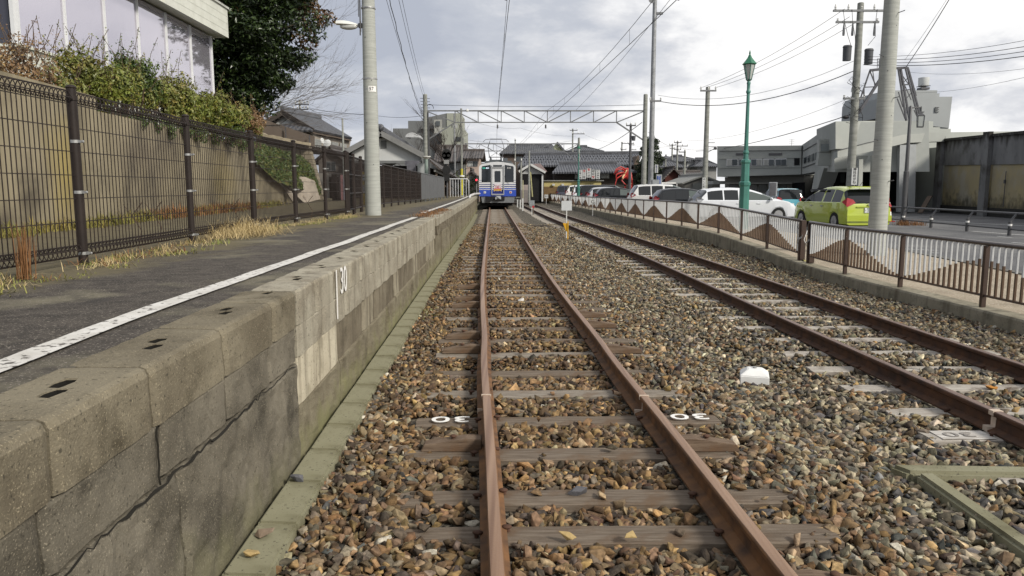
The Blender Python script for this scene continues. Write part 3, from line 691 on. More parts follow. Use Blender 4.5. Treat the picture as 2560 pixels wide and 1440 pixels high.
# kerb stones at the foot of the wall
m_kerb = concrete('greenish kerb concrete', (.245, .235, .16), (.19, .18, .115), (.14, .13, .08), bump=.25, aggr=False)
y = 1.55; i = 0; r_ = random.Random(11); KJ = [1.55, 2.0, 2.5, 3.0, 3.5, 4.03, 4.55, 5.05]
while y < 24:
    y2 = KJ[i + 1] if i + 1 < len(KJ) else y + r_.uniform(.46, .58)
    kb = MB(); xo = pe(y) + .05; d1 = r_.uniform(-.008, .008); xe = pe((y + y2) / 2)
    P = []
    for yy_ in (y + .006, y2 - .006):
        P += [(pe(yy_) + .03, yy_, -.30), (pe(yy_) + .03, yy_, -.128 + d1 * .4), (pe(yy_) + .225 + d1, yy_, -.135 + d1 * .4), (pe(yy_) + .225 + d1, yy_, -.30)]
    kb.add(P, [(0, 1, 2, 3), (7, 6, 5, 4), (0, 4, 5, 1), (1, 5, 6, 2), (2, 6, 7, 3), (3, 7, 4, 0)])
    kb.ob('kerb_stone', m_kerb, bevel=.012, smooth='auto', cat='kerb stone', group='kerb stones along the platform foot', label='pale greenish kerb stone at the platform foot, %s' % ('number %d' % 0 if False else ('%s from the front of the row' % ORD[i] if i < 12 else 'in the far part of the row')))
    y = y2; i += 1
for y0 in (24.0,):
    while y0 < 46:
        kb = MB(); kb.add([(pe(y0) + .03, y0, -.3), (pe(y0) + .03, y0, -.13), (pe(y0) + .22, y0, -.13), (pe(y0) + .22, y0, -.3), (pe(y0 + .98) + .03, y0 + .98, -.3), (pe(y0 + .98) + .03, y0 + .98, -.13), (pe(y0 + .98) + .22, y0 + .98, -.13), (pe(y0 + .98) + .22, y0 + .98, -.3)], [(0, 1, 2, 3), (7, 6, 5, 4), (0, 4, 5, 1), (1, 5, 6, 2), (2, 6, 7, 3), (3, 7, 4, 0)])
        kb.ob('kerb_stone', m_kerb, cat='kerb stone', group='kerb stones along the platform foot', label='pale greenish kerb stone at the platform foot, in the far part of the row'); y0 += 1
# ================================================================ left side: mesh fence, pole, wall, hedge, building, tree
m_post = mat('dark brown fence paint', (.018, .013, .011), .55, var=(.025, .018, .015), scale=12, spec=.25)
m_wire = mat('dark brown fence wire', (.028, .02, .017), .5, spec=.25)
m_zinc = mat('zinc fitting', (.42, .42, .41), .4, metal=.6, amt=.3, scale=30)
FT = 2.26; FB = .93
LF = [(-3.42, 1.9), (-3.45, 4.0), (-3.48, 6.15), (-3.62, 8.6), (-3.72, 11.0), (-3.74, 13.2), (-3.68, 15.1), (-3.66, 16.9)]
mf = thing('mesh_fence', 'dark brown welded mesh fence along the back of the near platform', 'fence', (-3.6, 9, PZ))
def fence_post(x, y, zt, zb=PZ - .05, r=.037, par=None):
    p = MB(); p.tube((x, y, zb), (x, y, zt), r, 12); p.ball((x, y, zt), r * 1.12, 12, 6, (1, 1, .55)); p.tube((x, y, zt - .10), (x, y, zt - .07), r * 1.2, 12)
    o = p.ob('post', m_post, parent=par, smooth='auto')
    c = MB()
    for z in (zb + .13, zb + .62, zt - .42): c.tube((x, y, z - .012), (x, y, z + .012), r * 1.12, 10); c.obox((x + r * 1.3, y - .01, z), (.03, .02, .02)); c.ball((x + r * 1.9, y - .01, z), .012, 6, 4)
    c.ob('bracket', m_zinc, parent=o, smooth='auto')
def mesh_panel(a, b_, zb, zt, par, n_v=36, roll=True, name='mesh_panel', nh=7, r=.0042):
    p = MB(); A = Vector((a[0], a[1], 0)); B = Vector((b_[0], b_[1], 0)); d = (B - A).normalized(); nrm = Vector((d.y, -d.x, 0))
    A2 = A + d * .045; B2 = B - d * .045
    zs = [zb + .09 + (zt - .1 - zb - .09) * i / (nh - 1) for i in range(nh)]
    for z in zs: p.tube(A2 + Vector((0, 0, z)), B2 + Vector((0, 0, z)), r * 1.15, 4, cap=False)
    if roll:
        for zc, sg in ((zt - .045, 1), (zb + .045, -1)):
            for (dn, dz) in ((0, .045 * sg), (-.035, -.01 * sg), (.035, -.01 * sg)): p.tube(A2 + nrm * dn + Vector((0, 0, zc + dz)), B2 + nrm * dn + Vector((0, 0, zc + dz)), r * 1.3, 4, cap=False)
    for i in range(n_v):
        q = A2 + (B2 - A2) * (i + .5) / n_v
        p.tube(q + Vector((0, 0, zb + .03)), q + Vector((0, 0, zt - .03)), r, 4, cap=False)
        if roll:
            for zc, sg in ((zt - .045, 1), (zb + .045, -1)):
                L_ = [q + nrm * (.038 * math.cos(t)) + Vector((0, 0, zc + .045 * math.sin(t))) for t in [k * math.pi / 3 for k in range(7)]]
                p.path(L_, r, 4)
    return p.ob(name, m_wire, parent=par, fixn=False)
for i, (x, y) in enumerate(LF):
    if i > 0: fence_post(x, y, FT, par=mf)
for i in range(len(LF) - 1): mesh_panel(LF[i], LF[i + 1], FB, FT - .03, mf, n_v=36 if i < 5 else 28)
# gate between the two fences
gt = thing('gate', 'dark double mesh gate behind the concrete pole', 'gate', (-3.9, 20, PZ))
GP = [(-3.66, 17.1), (-3.72, 18.0), (-3.86, 19.6), (-4.0, 21.2), (-4.1, 22.9)]
for (x, y) in GP:
    p = MB(); p.tube((x, y, PZ - .05), (x, y, 2.24), .042, 10); p.ball((x, y, 2.24), .047, 10, 5, (1, 1, .6)); p.ob('gate_post', m_post, parent=gt, smooth='auto')
for a, b_ in zip(GP[:-1], GP[1:]):
    f_ = MB(); A = Vector((*a, 0)); B = Vector((*b_, 0))
    for z in (.98, 1.34, 1.76, 2.18): f_.tube(A + Vector((0, 0, z)), B + Vector((0, 0, z)), .022, 6)
    f_.ob('gate_rail', m_post, parent=gt, smooth='auto'); mesh_panel(a, b_, .95, 2.2, gt, n_v=20, roll=False, name='gate_mesh', nh=6)
# grey slatted panels of the far fence
ff = thing('panel_fence', 'long dark mesh and grey panel fence beyond the concrete pole on the platform', 'fence', (-3.9, 32, PZ))
n_ = 13; prev = None
m_gp = mat('grey fence panel', (.105, .108, .112), .6, amt=.2, scale=8)
for i in range(n_ + 1):
    t_ = i / n_; y = 23.0 + 18 * t_; x = -4.1 + .45 * t_ ** 1.3; zt = 2.2 - .22 * t_
    p = MB(); p.tube((x, y, PZ - .03), (x, y, zt), .03, 8); p.ob('post', m_post if i < 8 else m_gp, parent=ff, smooth='auto')
    if prev:
        A = Vector(prev[:2] + (0,)); B = Vector((x, y, 0)); 
        fr = MB(); fr.tube(A + Vector((0, 0, prev[2])), B + Vector((0, 0, zt)), .028, 6); fr.ob('top_rail', m_post if i < 8 else m_gp, parent=ff); MB().tube(A + Vector((0, 0, .97)), B + Vector((0, 0, .97)), .022, 6).ob('foot_rail', m_post if i < 8 else m_gp, parent=ff)
        if i < 8: mesh_panel(prev[:2], (x, y), .95, zt, ff, n_v=26, roll=False, nh=8)
        else:
            d = (B - A).normalized(); nn_ = Vector((d.y, -d.x, 0)) * .02
            MB().slab([A + Vector((0, 0, .98)), B + Vector((0, 0, .98)), B + Vector((0, 0, zt - .03)), A + Vector((0, 0, prev[2] - .03))], nn_).ob('panel', m_gp, parent=ff)
    prev = (x, y, zt)

# concrete utility pole on the platform with lamp and number plate; it also carries the first overhead frame
m_pole = mat('spun concrete', (.37, .38, .35), .8, var=(.29, .30, .275), scale=3, stretch=(1, 1, 14), bump=.25, bscale=60, col2=(.30, .30, .27), scale2=1.2, lo2=.55, hi2=.8)
m_pole2 = mat('darker weathered pole concrete', (.27, .275, .25), .85, var=(.19, .195, .175), scale=2, stretch=(1, 1, 4), bump=.25, bscale=50)
m_steel = mat('galvanised steel', (.30, .31, .32), .5, metal=.35, amt=.3, scale=5)
m_dark = mat('dark steel', (.07, .07, .075), .5, amt=.2, scale=8, spec=.5)
m_insul = mat('porcelain', (.62, .62, .6), .3, amt=.1)
def pole(x, y, zb, zt, rb, rt, label, m=m_pole, holes=True, name='utility_pole', cat='utility pole', group=None):
    r = thing(name, label, cat, (x, y, zb), group)
    MB().lathe([(rb, zb), (rt, zt), (rt * .6, zt + .03)], (x, y, 0), 24).ob('shaft', m, parent=r, smooth='auto')
    if holes:
        h = MB(); z = zb + 1.2; k = 0
        while z < zt - .3:
            rr_ = rb + (rt - rb) * (z - zb) / (zt - zb); a = -2.0 if k % 2 else -1.2
            h.tube((x + math.cos(a) * rr_ * .96, y + math.sin(a) * rr_ * .96, z), (x + math.cos(a) * (rr_ + .002), y + math.sin(a) * (rr_ + .002), z), .012, 6); z += .9; k += 1
        h.ob('bolt_hole', m_dark, parent=r)
    return r
PL = (-3.09, 17.0)
p1 = pole(PL[0], PL[1], PZ - .1, 11, .176, .09, 'tall pale concrete pole with street lamp standing on the platform')
mk = MB()
for z in (5.28, 3.8): MB().lathe([(.152 - .003 * z + .02, z), (.152 - .003 * z + .02, z + .03)], (PL[0], PL[1], 0), 20).ob('band', m_zinc, parent=p1, smooth='auto')
pc = MB(); pc.path([(PL[0] - .17, 16.93, 9), (PL[0] - .168, 16.93, 5.2), (PL[0] - .175, 16.93, 4.72)], .016, 6); pc.path([(PL[0] - .2, 16.9, 9), (PL[0] - .195, 16.9, 5.1)], .01, 5); pc.ob('conduit', m_dark, parent=p1)
zl = zv(66, 17) 
lh = MB(); lx = ux(885, 17); 
lamp_r = thing('street_lamp', 'white cobra head street lamp clamped to the concrete platform pole', 'street lamp', (PL[0] - .2, 17, zl))
sec = []
for i in range(9):
    t_ = i / 8; xx = PL[0] - .20 - .50 * t_; hw = .085 * math.sin(math.pi * (.22 + .78 * (1 - t_))) ** .8 + .012; up = .075 * math.sin(math.pi * (.30 + .68 * (1 - t_))) + .01; sec.append((xx, hw, up, zl + .02 + .03 * t_))
for (xx, hw, up, zc) in sec:
    for k in range(10):
        a = 2 * math.pi * k / 10; lh.v.append((xx, 17 + hw * math.cos(a), zc + (up if math.sin(a) > 0 else .018) * math.sin(a)))
for i in range(8):
    for k in range(10): lh.f.append((i * 10 + k, i * 10 + (k + 1) % 10, (i + 1) * 10 + (k + 1) % 10, (i + 1) * 10 + k))
lh.f += [tuple(range(10)), tuple(80 + k for k in range(10))]
lh.ob('lamp_housing', mat('white lamp enamel', (.66, .66, .62), .35, amt=.1), parent=lamp_r, smooth='auto')
MB().ball((PL[0] - .43, 17, zl - .005), .2, 14, 8, (1, .36, .34)).ob('lamp_lens', mat('clear lamp cover', (.5, .5, .47), .15, spec=.8), parent=lamp_r, smooth=True)
MB().box(PL[0] - .22, 16.95, zl - .03, PL[0] - .14, 17.05, zl + .06).tube((PL[0] - .17, 16.95, zl - .12), (PL[0] - .17, 16.95, zl + .1), .018, 6).ob('lamp_bracket', m_dark, parent=lamp_r)
zpl = zv(224, 17)
pp_ = MB(); a0, a1 = R(-95), R(-30); rr_ = .158
A_ = [(PL[0] + rr_ * math.cos(a0 + (a1 - a0) * k / 6), 17 + rr_ * math.sin(a0 + (a1 - a0) * k / 6)) for k in range(7)]
for (x, y) in A_: pp_.v += [(x, y, zpl - .06), (x, y, zpl + .06)]
for k in range(6): pp_.f.append((2*k, 2*k + 2, 2*k + 3, 2*k + 1))
pp_.ob('number_plate', m_white, parent=p1); 
text('plate_digits', '57', .10, m_dark, p1, (PL[0] + .055, 17 - .155, zpl), Matrix.Rotation(R(18), 4, 'Z') @ Matrix.Rotation(math.pi / 2, 4, 'X'))
MB().lathe([(.154, zpl - .012), (.154, zpl + .012)], (PL[0], 17, 0), 20).ob('strap', m_zinc, parent=p1)

# ---- tall concrete retaining wall with rust-yellow stains
m_ret = mat('formed retaining wall concrete', (.29, .25, .17), .9, var=(.205, .175, .115), scale=1.4, stretch=(1, 1, .5), bump=.5, bscale=40, col2=(.10, .086, .062), scale2=.8, lo2=.50, hi2=.72, dist=.01)
t, b, n, l = nodes_of(m_ret); cur = b.inputs['Base Color'].links[0].from_socket; geo = n('ShaderNodeNewGeometry')
def stain(cur, cx, cyy, cz, sx, sy, sz, col, st):
    mp = n('ShaderNodeMapping'); mp.vector_type = 'TEXTURE'; mp.inputs['Location'].default_value = (cx, cyy, cz); mp.inputs['Scale'].default_value = (sx, sy, sz); l(geo.outputs['Position'], mp.inputs[0])
    ln_ = n('ShaderNodeVectorMath'); ln_.operation = 'LENGTH'; l(mp.outputs[0], ln_.inputs[0]); nz = n('ShaderNodeTexNoise'); nz.inputs['Scale'].default_value = 1.6; nz.inputs['Detail'].default_value = 6; l(geo.outputs['Position'], nz.inputs['Vector'])
    ad = n('ShaderNodeMath'); ad.operation = 'MULTIPLY_ADD'; l(nz.outputs[0], ad.inputs[0]); ad.inputs[1].default_value = 1.1; l(ln_.outputs['Value'], ad.inputs[2])
    q = n('ShaderNodeMapRange'); q.inputs[1].default_value = 1.6; q.inputs[2].default_value = .7; q.inputs[4].default_value = st; l(ad.outputs[0], q.inputs[0])
    mx_ = n('ShaderNodeMix'); mx_.data_type = 'RGBA'; l(q.outputs[0], mx_.inputs[0]); l(cur, mx_.inputs[6]); mx_.inputs[7].default_value = (*col, 1); return mx_.outputs[2]
cur = stain(cur, -7.8, 12.8, 1.7, 3, .7, 1.1, (.34, .26, .06), .6)
cur = stain(cur, -8.6, 22.5, 1.6, 3, 1.6, 1.2, (.32, .25, .08), .4)
cur = stain(cur, -8.2, 16.5, 2.2, 3, 2.2, .6, (.11, .09, .07), .5)
sx = n('ShaderNodeSeparateXYZ'); l(geo.outputs['Position'], sx.inputs[0]); wv = n('ShaderNodeMath'); wv.operation = 'MULTIPLY'; l(sx.outputs[1], wv.inputs[0]); wv.inputs[1].default_value = 48
sn = n('ShaderNodeMath'); sn.operation = 'SINE'; l(wv.outputs[0], sn.inputs[0]); q = n('ShaderNodeMapRange'); q.inputs[1].default_value = .88; q.inputs[2].default_value = 1; q.inputs[4].default_value = .22; l(sn.outputs[0], q.inputs[0])
mx_ = n('ShaderNodeMix'); mx_.data_type = 'RGBA'; l(q.outputs[0], mx_.inputs[0]); l(cur, mx_.inputs[6]); mx_.inputs[7].default_value = (.12, .10, .07, 1); l(mx_.outputs[2], b.inputs['Base Color'])
WT = 2.86
wx = WBASE
rw = MB(); ye = 26.0
def wp(y, z): return (wx(y), y, z)
rw.slab([wp(6, .6), wp(14.2, .6), wp(14.2, 3.12), wp(6, 3.12)], (-.3, 0, 0))
rw.slab([wp(14.205, .6), wp(34.5, .6), wp(26.2, WT + .04), wp(14.205, WT)], (-.3, 0, 0))
rw.ob('retaining_wall', m_ret, label='tall brown-stained concrete retaining wall behind the mesh fence', cat='retaining wall')
bk = MB()   # raised ground behind the wall that carries the hedge and the big building
bk.add([(wx(6) - .25, 6, 2.75), (-40, 6, 2.75), (-40, 34, 2.8), (wx(34) - 5, 34, 2.8), (wx(26.2) - .25, 26.2, 2.8)], [(0, 1, 2, 3, 4)])
bk.ob('terrace', mat('terrace soil', (.09, .075, .05), .95, var=(.06, .07, .03), scale=2, bump=.5, bscale=20), at=(0, 0, 0), kind='structure')

# ---- leaf helper
def leaf_mat(key, a, b_, c2, rough=.45, scale=3):
    return mat(key, a, rough, var=b_, scale=scale, col2=c2, scale2=6, lo2=.5, hi2=.6, spec=.4)
def leaves(mb, pts, nrm_from, size, r, elong=1.8, droop=.3):
    for p in pts:
        s = size * r.uniform(.6, 1.3); a = Vector((r.gauss(0, 1), r.gauss(0, 1), r.gauss(0, .7))); 
        if nrm_from is not None: a = (Vector(p) - nrm_from).normalized() * .8 + a * .6
        a.z += .25; a.normalize(); t_ = a.orthogonal().normalized(); t_ = (Matrix.Rotation(r.uniform(0, 6.28), 3, a) @ t_); u_ = a.cross(t_)
        p = Vector(p); k = len(mb.v)
        mb.v += [tuple(p - t_ * s * elong * .5), tuple(p + u_ * s * .42), tuple(p + t_ * s * elong * .5 - a * s * droop), tuple(p - u_ * s * .42)]
        mb.f += [(k, k + 1, k + 2, k + 3)]
def clump_pts(c, rad, n_, r, squash=1.0):
    P = []
    for _ in range(n_):
        while True:
            d = Vector((r.uniform(-1, 1), r.uniform(-1, 1), r.uniform(-1, 1)))
            if .05 < d.length < 1: break
        d = d.normalized() * (d.length ** .35)
        P.append(Vector(c) + Vector((d.x * rad, d.y * rad, d.z * rad * squash)))
    return P
m_hy = leaf_mat('yellow green hedge leaves', (.16, .19, .03), (.075, .10, .018), (.22, .20, .04))
m_hg = leaf_mat('dark green shrub leaves', (.06, .10, .022), (.03, .05, .012), (.12, .15, .03))
m_hb = leaf_mat('brown dry shrub leaves', (.19, .11, .05), (.10, .055, .03), (.24, .16, .06))
m_ho = leaf_mat('olive hedge leaves', (.15, .165, .035), (.07, .085, .018), (.22, .18, .045))
m_stem = mat('twig bark', (.12, .085, .06), .9, amt=.4, scale=20)
rl = random.Random(21)
def hb(u, v, Y, rad, mi):
    return (at(u, v, Y), rad, mi)
LM = [m_hy, m_hg, m_hb, m_ho]
# rebuild foliage after twigs: order matters, so the twig leaves are added before the mesh is made
def shrub2(name, label, blobs, dens, size, twigs):
    y0 = sum(b_[0][1] for b_ in blobs) / len(blobs); x0 = sum(b_[0][0] for b_ in blobs) / len(blobs)
    r = thing(name, label, 'shrub', (x0, y0, 2.8)); parts = {}; st = MB()
    for (c, rad, mi) in blobs:
        mb = parts.setdefault(mi, MB())
        for _ in range(int(26 * rad / .4)):
            d = Vector((rl.gauss(0, 1), rl.gauss(0, 1), rl.gauss(0, .8))).normalized() * rad * rl.uniform(.3, .95)
            cc = Vector(c) + d; leaves(mb, clump_pts(cc, rad * .38, int(dens * rad * 1.15), rl), Vector(c), size * 1.35, rl)
        for _ in range(5): st.path([(c[0] + rl.uniform(-.2, .2), c[1] + rl.uniform(-.2, .2), 2.75), (c[0] + rl.uniform(-.2, .2), c[1] + rl.uniform(-.2, .2), c[2] - rad * .2), (c[0] + rl.uniform(-1, 1) * rad * .7, c[1] + rl.uniform(-1, 1) * rad * .7, c[2] + rad * .5)], .012, 4)
    for _ in range(twigs):
        c, rad, mi = rl.choice(blobs); p = Vector(c) + Vector((rl.uniform(-1, 1) * rad, rl.uniform(-1, 1) * rad, rad * .3)); q = p + Vector((rl.uniform(-.3, .3), rl.uniform(-.3, .3), rl.uniform(.25, .75))); st.path([p, (p + q) / 2 + Vector((rl.uniform(-.05, .05), 0, 0)), q], .006, 3)
        leaves(parts[mi], [p + (q - p) * rl.uniform(.3, 1.05) + Vector((rl.gauss(0, .03), rl.gauss(0, .03), 0)) for _ in range(11)], None, size * .8, rl)
    st.ob('stem', m_stem, parent=r)
    for mi, mb in parts.items(): mb.ob('foliage', LM[mi], parent=r, fixn=False)
shrub2('shrub', 'reddish brown half-bare shrub at the left edge above the fence', [hb(20, 150, 12.5, .45, 2), hb(70, 175, 12.8, .4, 2), hb(110, 205, 13, .28, 2), hb(40, 185, 12.3, .35, 2), hb(-40, 165, 12, .5, 2)], 45, .024, 34)
shrub2('shrub', 'brown and green twiggy shrub under the second window column', [hb(150, 205, 14, .33, 3), hb(185, 165, 14.6, .38, 3), hb(215, 175, 14.8, .45, 3), hb(235, 215, 15, .42, 0), hb(180, 235, 14.4, .35, 3)], 85, .032, 22)
shrub2('shrub', 'bright yellow-green shrub hanging over the wall', [hb(225, 200, 15, .35, 0), hb(265, 205, 15.4, .42, 0), hb(300, 225, 15.8, .42, 0), hb(250, 245, 15.2, .3, 0), hb(320, 205, 16.2, .35, 3)], 100, .034, 12)
shrub2('shrub', 'tall dark green shrub with upright shoots against the glass', [hb(335, 190, 17, .48, 1), hb(310, 165, 16.8, .33, 1), hb(360, 215, 17.3, .42, 1), hb(385, 235, 17.8, .4, 0), hb(350, 245, 17, .38, 3)], 100, .036, 26)
shrub2('shrub', 'olive and yellow clipped hedge in the middle of the bank', [hb(410, 235, 18.6, .45, 3), hb(440, 225, 19, .42, 3), hb(450, 255, 19.2, .46, 0), hb(415, 270, 18.6, .42, 3), hb(480, 260, 20, .5, 0), hb(465, 285, 19.6, .42, 3)], 95, .036, 14)
shrub2('shrub', 'yellow-green hedge end below the corner of the glass building', [hb(510, 270, 21, .48, 0), hb(530, 255, 21.6, .4, 3), hb(550, 285, 22, .52, 0), hb(585, 295, 23, .5, 3), hb(520, 300, 21.4, .45, 0), hb(570, 315, 22.8, .42, 1)], 95, .038, 10)
shrub2('shrub', 'orange-brown dry shrub at the far end of the bank under the big tree', [hb(615, 300, 25, .5, 2), hb(640, 305, 26, .45, 2), hb(630, 325, 25.5, .4, 3), hb(600, 290, 24.6, .35, 3)], 80, .036, 14)
shrub2('shrub', 'low dark trailing groundcover shrub along the top of the wall', [hb(u, v, Y, .24, 1) for (u, v, Y) in ((175, 268, 14.6), (215, 280, 15), (255, 288, 15.4), (300, 297, 16), (340, 306, 16.5), (380, 312, 17.2), (420, 318, 18), (460, 326, 19), (500, 334, 20), (540, 342, 21.5), (580, 350, 23), (610, 356, 24.5))], 110, .03, 0)

# ---- glass fronted building
m_wht = mat('cream metal fascia', (.60, .61, .55), .5, var=(.52, .53, .47), scale=3, spec=.4)
m_alu = mat('white aluminium frame', (.62, .63, .64), .4, amt=.08, scale=3, spec=.5)
m_gl = glassy('sky mirroring glazing', (.22, .21, .26), .04, 1.0)
t, b, n, l = nodes_of(m_gl); b.inputs['Metallic'].default_value = .72; b.inputs['Roughness'].default_value = .05
for e_ in (b.inputs['Base Color'],):
    for lk in list(e_.links): t.links.remove(lk)
    e_.default_value = (.52, .50, .57, 1)
bp = n('ShaderNodeBump'); bp.inputs['Strength'].default_value = .12; bp.inputs['Distance'].default_value = .05; nz = n('ShaderNodeTexNoise'); nz.inputs['Scale'].default_value = .7; tcn = n('ShaderNodeTexCoord'); l(tcn.outputs['Object'], nz.inputs['Vector']); l(nz.outputs[0], bp.inputs['Height']); l(bp.outputs[0], b.inputs['Normal'])
gbx = lambda y: -10.15 - .015 * (y - 16.2)
gb_ = thing('glass_building', 'white building with tall mirrored glazing and deep cream fascia above the hedge', 'building', (-12, 21, 2.8))
y0, y1 = 16.2, 27.0; ZF, ZG, ZT = 4.35, 6.62, 7.6
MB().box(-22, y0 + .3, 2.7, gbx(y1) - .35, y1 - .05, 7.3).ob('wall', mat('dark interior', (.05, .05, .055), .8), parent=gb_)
bs_ = MB(); bs_.slab([(gbx(y0), y0, 2.7), (gbx(y1), y1, 2.7), (gbx(y1), y1, ZF), (gbx(y0), y0, ZF)], (-.25, 0, 0)); bs_.slab([(gbx(y0) - .26, y0, 2.7), (-22, y0, 2.7), (-22, y0, ZF), (gbx(y0) - .26, y0, ZF)], (0, .25, 0)); bs_.box(-22, y0 - .05, ZF, gbx(y0) + .05, y0 + .2, ZF + .06); bs_.slab([(gbx(y0) + .05, y0 + .21, ZF), (gbx(y1) + .05, y1, ZF), (gbx(y1) + .05, y1, ZF + .06), (gbx(y0) + .05, y0 + .21, ZF + .06)], (-.3, 0, 0))
bs_.ob('plinth', m_wht, parent=gb_)
bay = (y1 - y0) / 6
for k in range(6):
    ya, yb = y0 + bay * k + .038, y0 + bay * (k + 1) - .038
    MB().slab([(gbx(ya) - .045, ya, ZF + .07), (gbx(yb) - .045, yb, ZF + .07), (gbx(yb) - .045, yb, ZG), (gbx(ya) - .045, ya, ZG)], (-.03, 0, 0)).ob('window', m_gl, parent=gb_)
for k in range(7):
    yk = y0 + bay * k; w_ = .10 if k == 0 else .036
    MB().box(gbx(yk) - .10, yk - w_, ZF + .062, gbx(yk) - .02, yk + w_, ZG + .0).box(gbx(yk) - .019, yk - .012, ZF + .062, gbx(yk) + .01, yk + .012, ZG).ob('mullion', m_alu, parent=gb_)
for k in range(4):
    xa = gbx(y0) - .2 - 1.9 * k; MB().box(xa - 1.8, y0 + .06, ZF + .07, xa - .02, y0 + .1, ZG).ob('window', glassy('dark side glazing', (.035, .035, .05), .08), parent=gb_)
    MB().box(xa - 1.9, y0 - .02, ZF + .062, xa - 1.81, y0 + .12, ZG).ob('mullion', m_alu, parent=gb_)
fs = MB(); xo = .42
fs.slab([(gbx(y0) + xo, y0 - .5, ZG + .02), (gbx(y1) + xo, y1 + .45, ZG + .02), (gbx(y1) + xo, y1 + .45, ZT), (gbx(y0) + xo, y0 - .5, ZT)], (-.12, 0, 0))
fs.box(-22, y0 - .5, ZG + .02, gbx(y0) + xo - .125, y0 - .38, ZT); fs.box(-22, y1 + .33, ZG + .02, gbx(y1) + xo - .125, y1 + .45, ZT)
fs.slab([(gbx(y0) + xo - .13, y0 - .37, ZG + .06), (gbx(y1) + xo - .13, y1 + .32, ZG + .06), (-21.9, y1 + .32, ZG + .06), (-21.9, y0 - .37, ZG + .06)], (0, 0, .05))
for k in range(1, 4):
    z = ZG + (ZT - ZG) * k / 4; fs.slab([(gbx(y0) + xo + .006, y0 - .5, z - .01), (gbx(y1) + xo + .006, y1 + .45, z - .01), (gbx(y1) + xo + .006, y1 + .45, z), (gbx(y0) + xo + .006, y0 - .5, z)], (-.004, 0, 0))
fs.ob('fascia', m_wht, parent=gb_)
MB().slab([(gbx(y0) + xo + .05, y0 - .55, ZT + .002), (gbx(y1) + xo + .05, y1 + .5, ZT + .002), (-22, y1 + .5, ZT + .002), (-22, y0 - .55, ZT + .002)], (0, 0, .07)).ob('roof', mat('roof edge', (.50, .51, .47), .5), parent=gb_)

# ---- big evergreen behind it and the bare tree
m_ev = leaf_mat('glossy dark evergreen leaves', (.018, .032, .010), (.008, .015, .006), (.042, .068, .015), rough=.35, scale=1.2)
m_ev2 = leaf_mat('bronzed evergreen leaves', (.14, .065, .028), (.06, .04, .015), (.10, .08, .02), rough=.4, scale=1.2)
m_bark = mat('bark', (.10, .08, .06), .95, amt=.5, scale=8, stretch=(1, 1, .3), bump=.8, bscale=14, dist=.02)
et = thing('evergreen_tree', 'big dark dense evergreen tree with bronzed patches behind the glass building', 'tree', (-11.2, 31.5, 2.8))
mb = MB(); mb2 = MB(); c0 = Vector((-10.75, 31.5, 8.15)); r = random.Random(4); tk = MB()
tk.path([(-11.2, 31.5, 2.7), (-11.1, 31.4, 5), (-11, 31.5, 7.5), (-10.9, 31.5, 10)], .2, 9, rs=[.28, .22, .16, .08])
for k in range(470):
    d = Vector((r.gauss(0, 1), r.gauss(0, 1), r.gauss(0, 1))).normalized()
    if k % 5 and d.y > .4: d.y = -d.y
    f = r.uniform(.62, 1.0); hz = d.z * 4.3 * f
    wmul = 3.15 * (1.0 if hz > -.6 else max(.42, 1 + (hz + .6) * .19))
    wmul *= 1 + .13 * noise.noise(d * 2.3)
    cc = c0 + Vector((d.x * wmul * f, d.y * wmul * f, hz))
    rad = r.uniform(.32, .62); tgt = mb2 if (noise.noise(cc * .55 + Vector((3, 1, 9))) > .22 and cc.z > 6.3) else mb
    leaves(tgt, clump_pts(cc, rad, 110, r, .7), cc - Vector((0, 0, .3)), .095, r, 2.0)
    if k % 9 == 0: tk.path([c0 + Vector((0, 0, hz * .5 - 1)), c0 + (cc - c0) * .5 + Vector((0, 0, -.4)), cc], .05, 5, rs=[.07, .045, .015])
mb.ob('crown', m_ev, parent=et, fixn=False); mb2.ob('crown', m_ev2, parent=et, fixn=False); tk.ob('trunk', m_bark, parent=et, smooth=True)
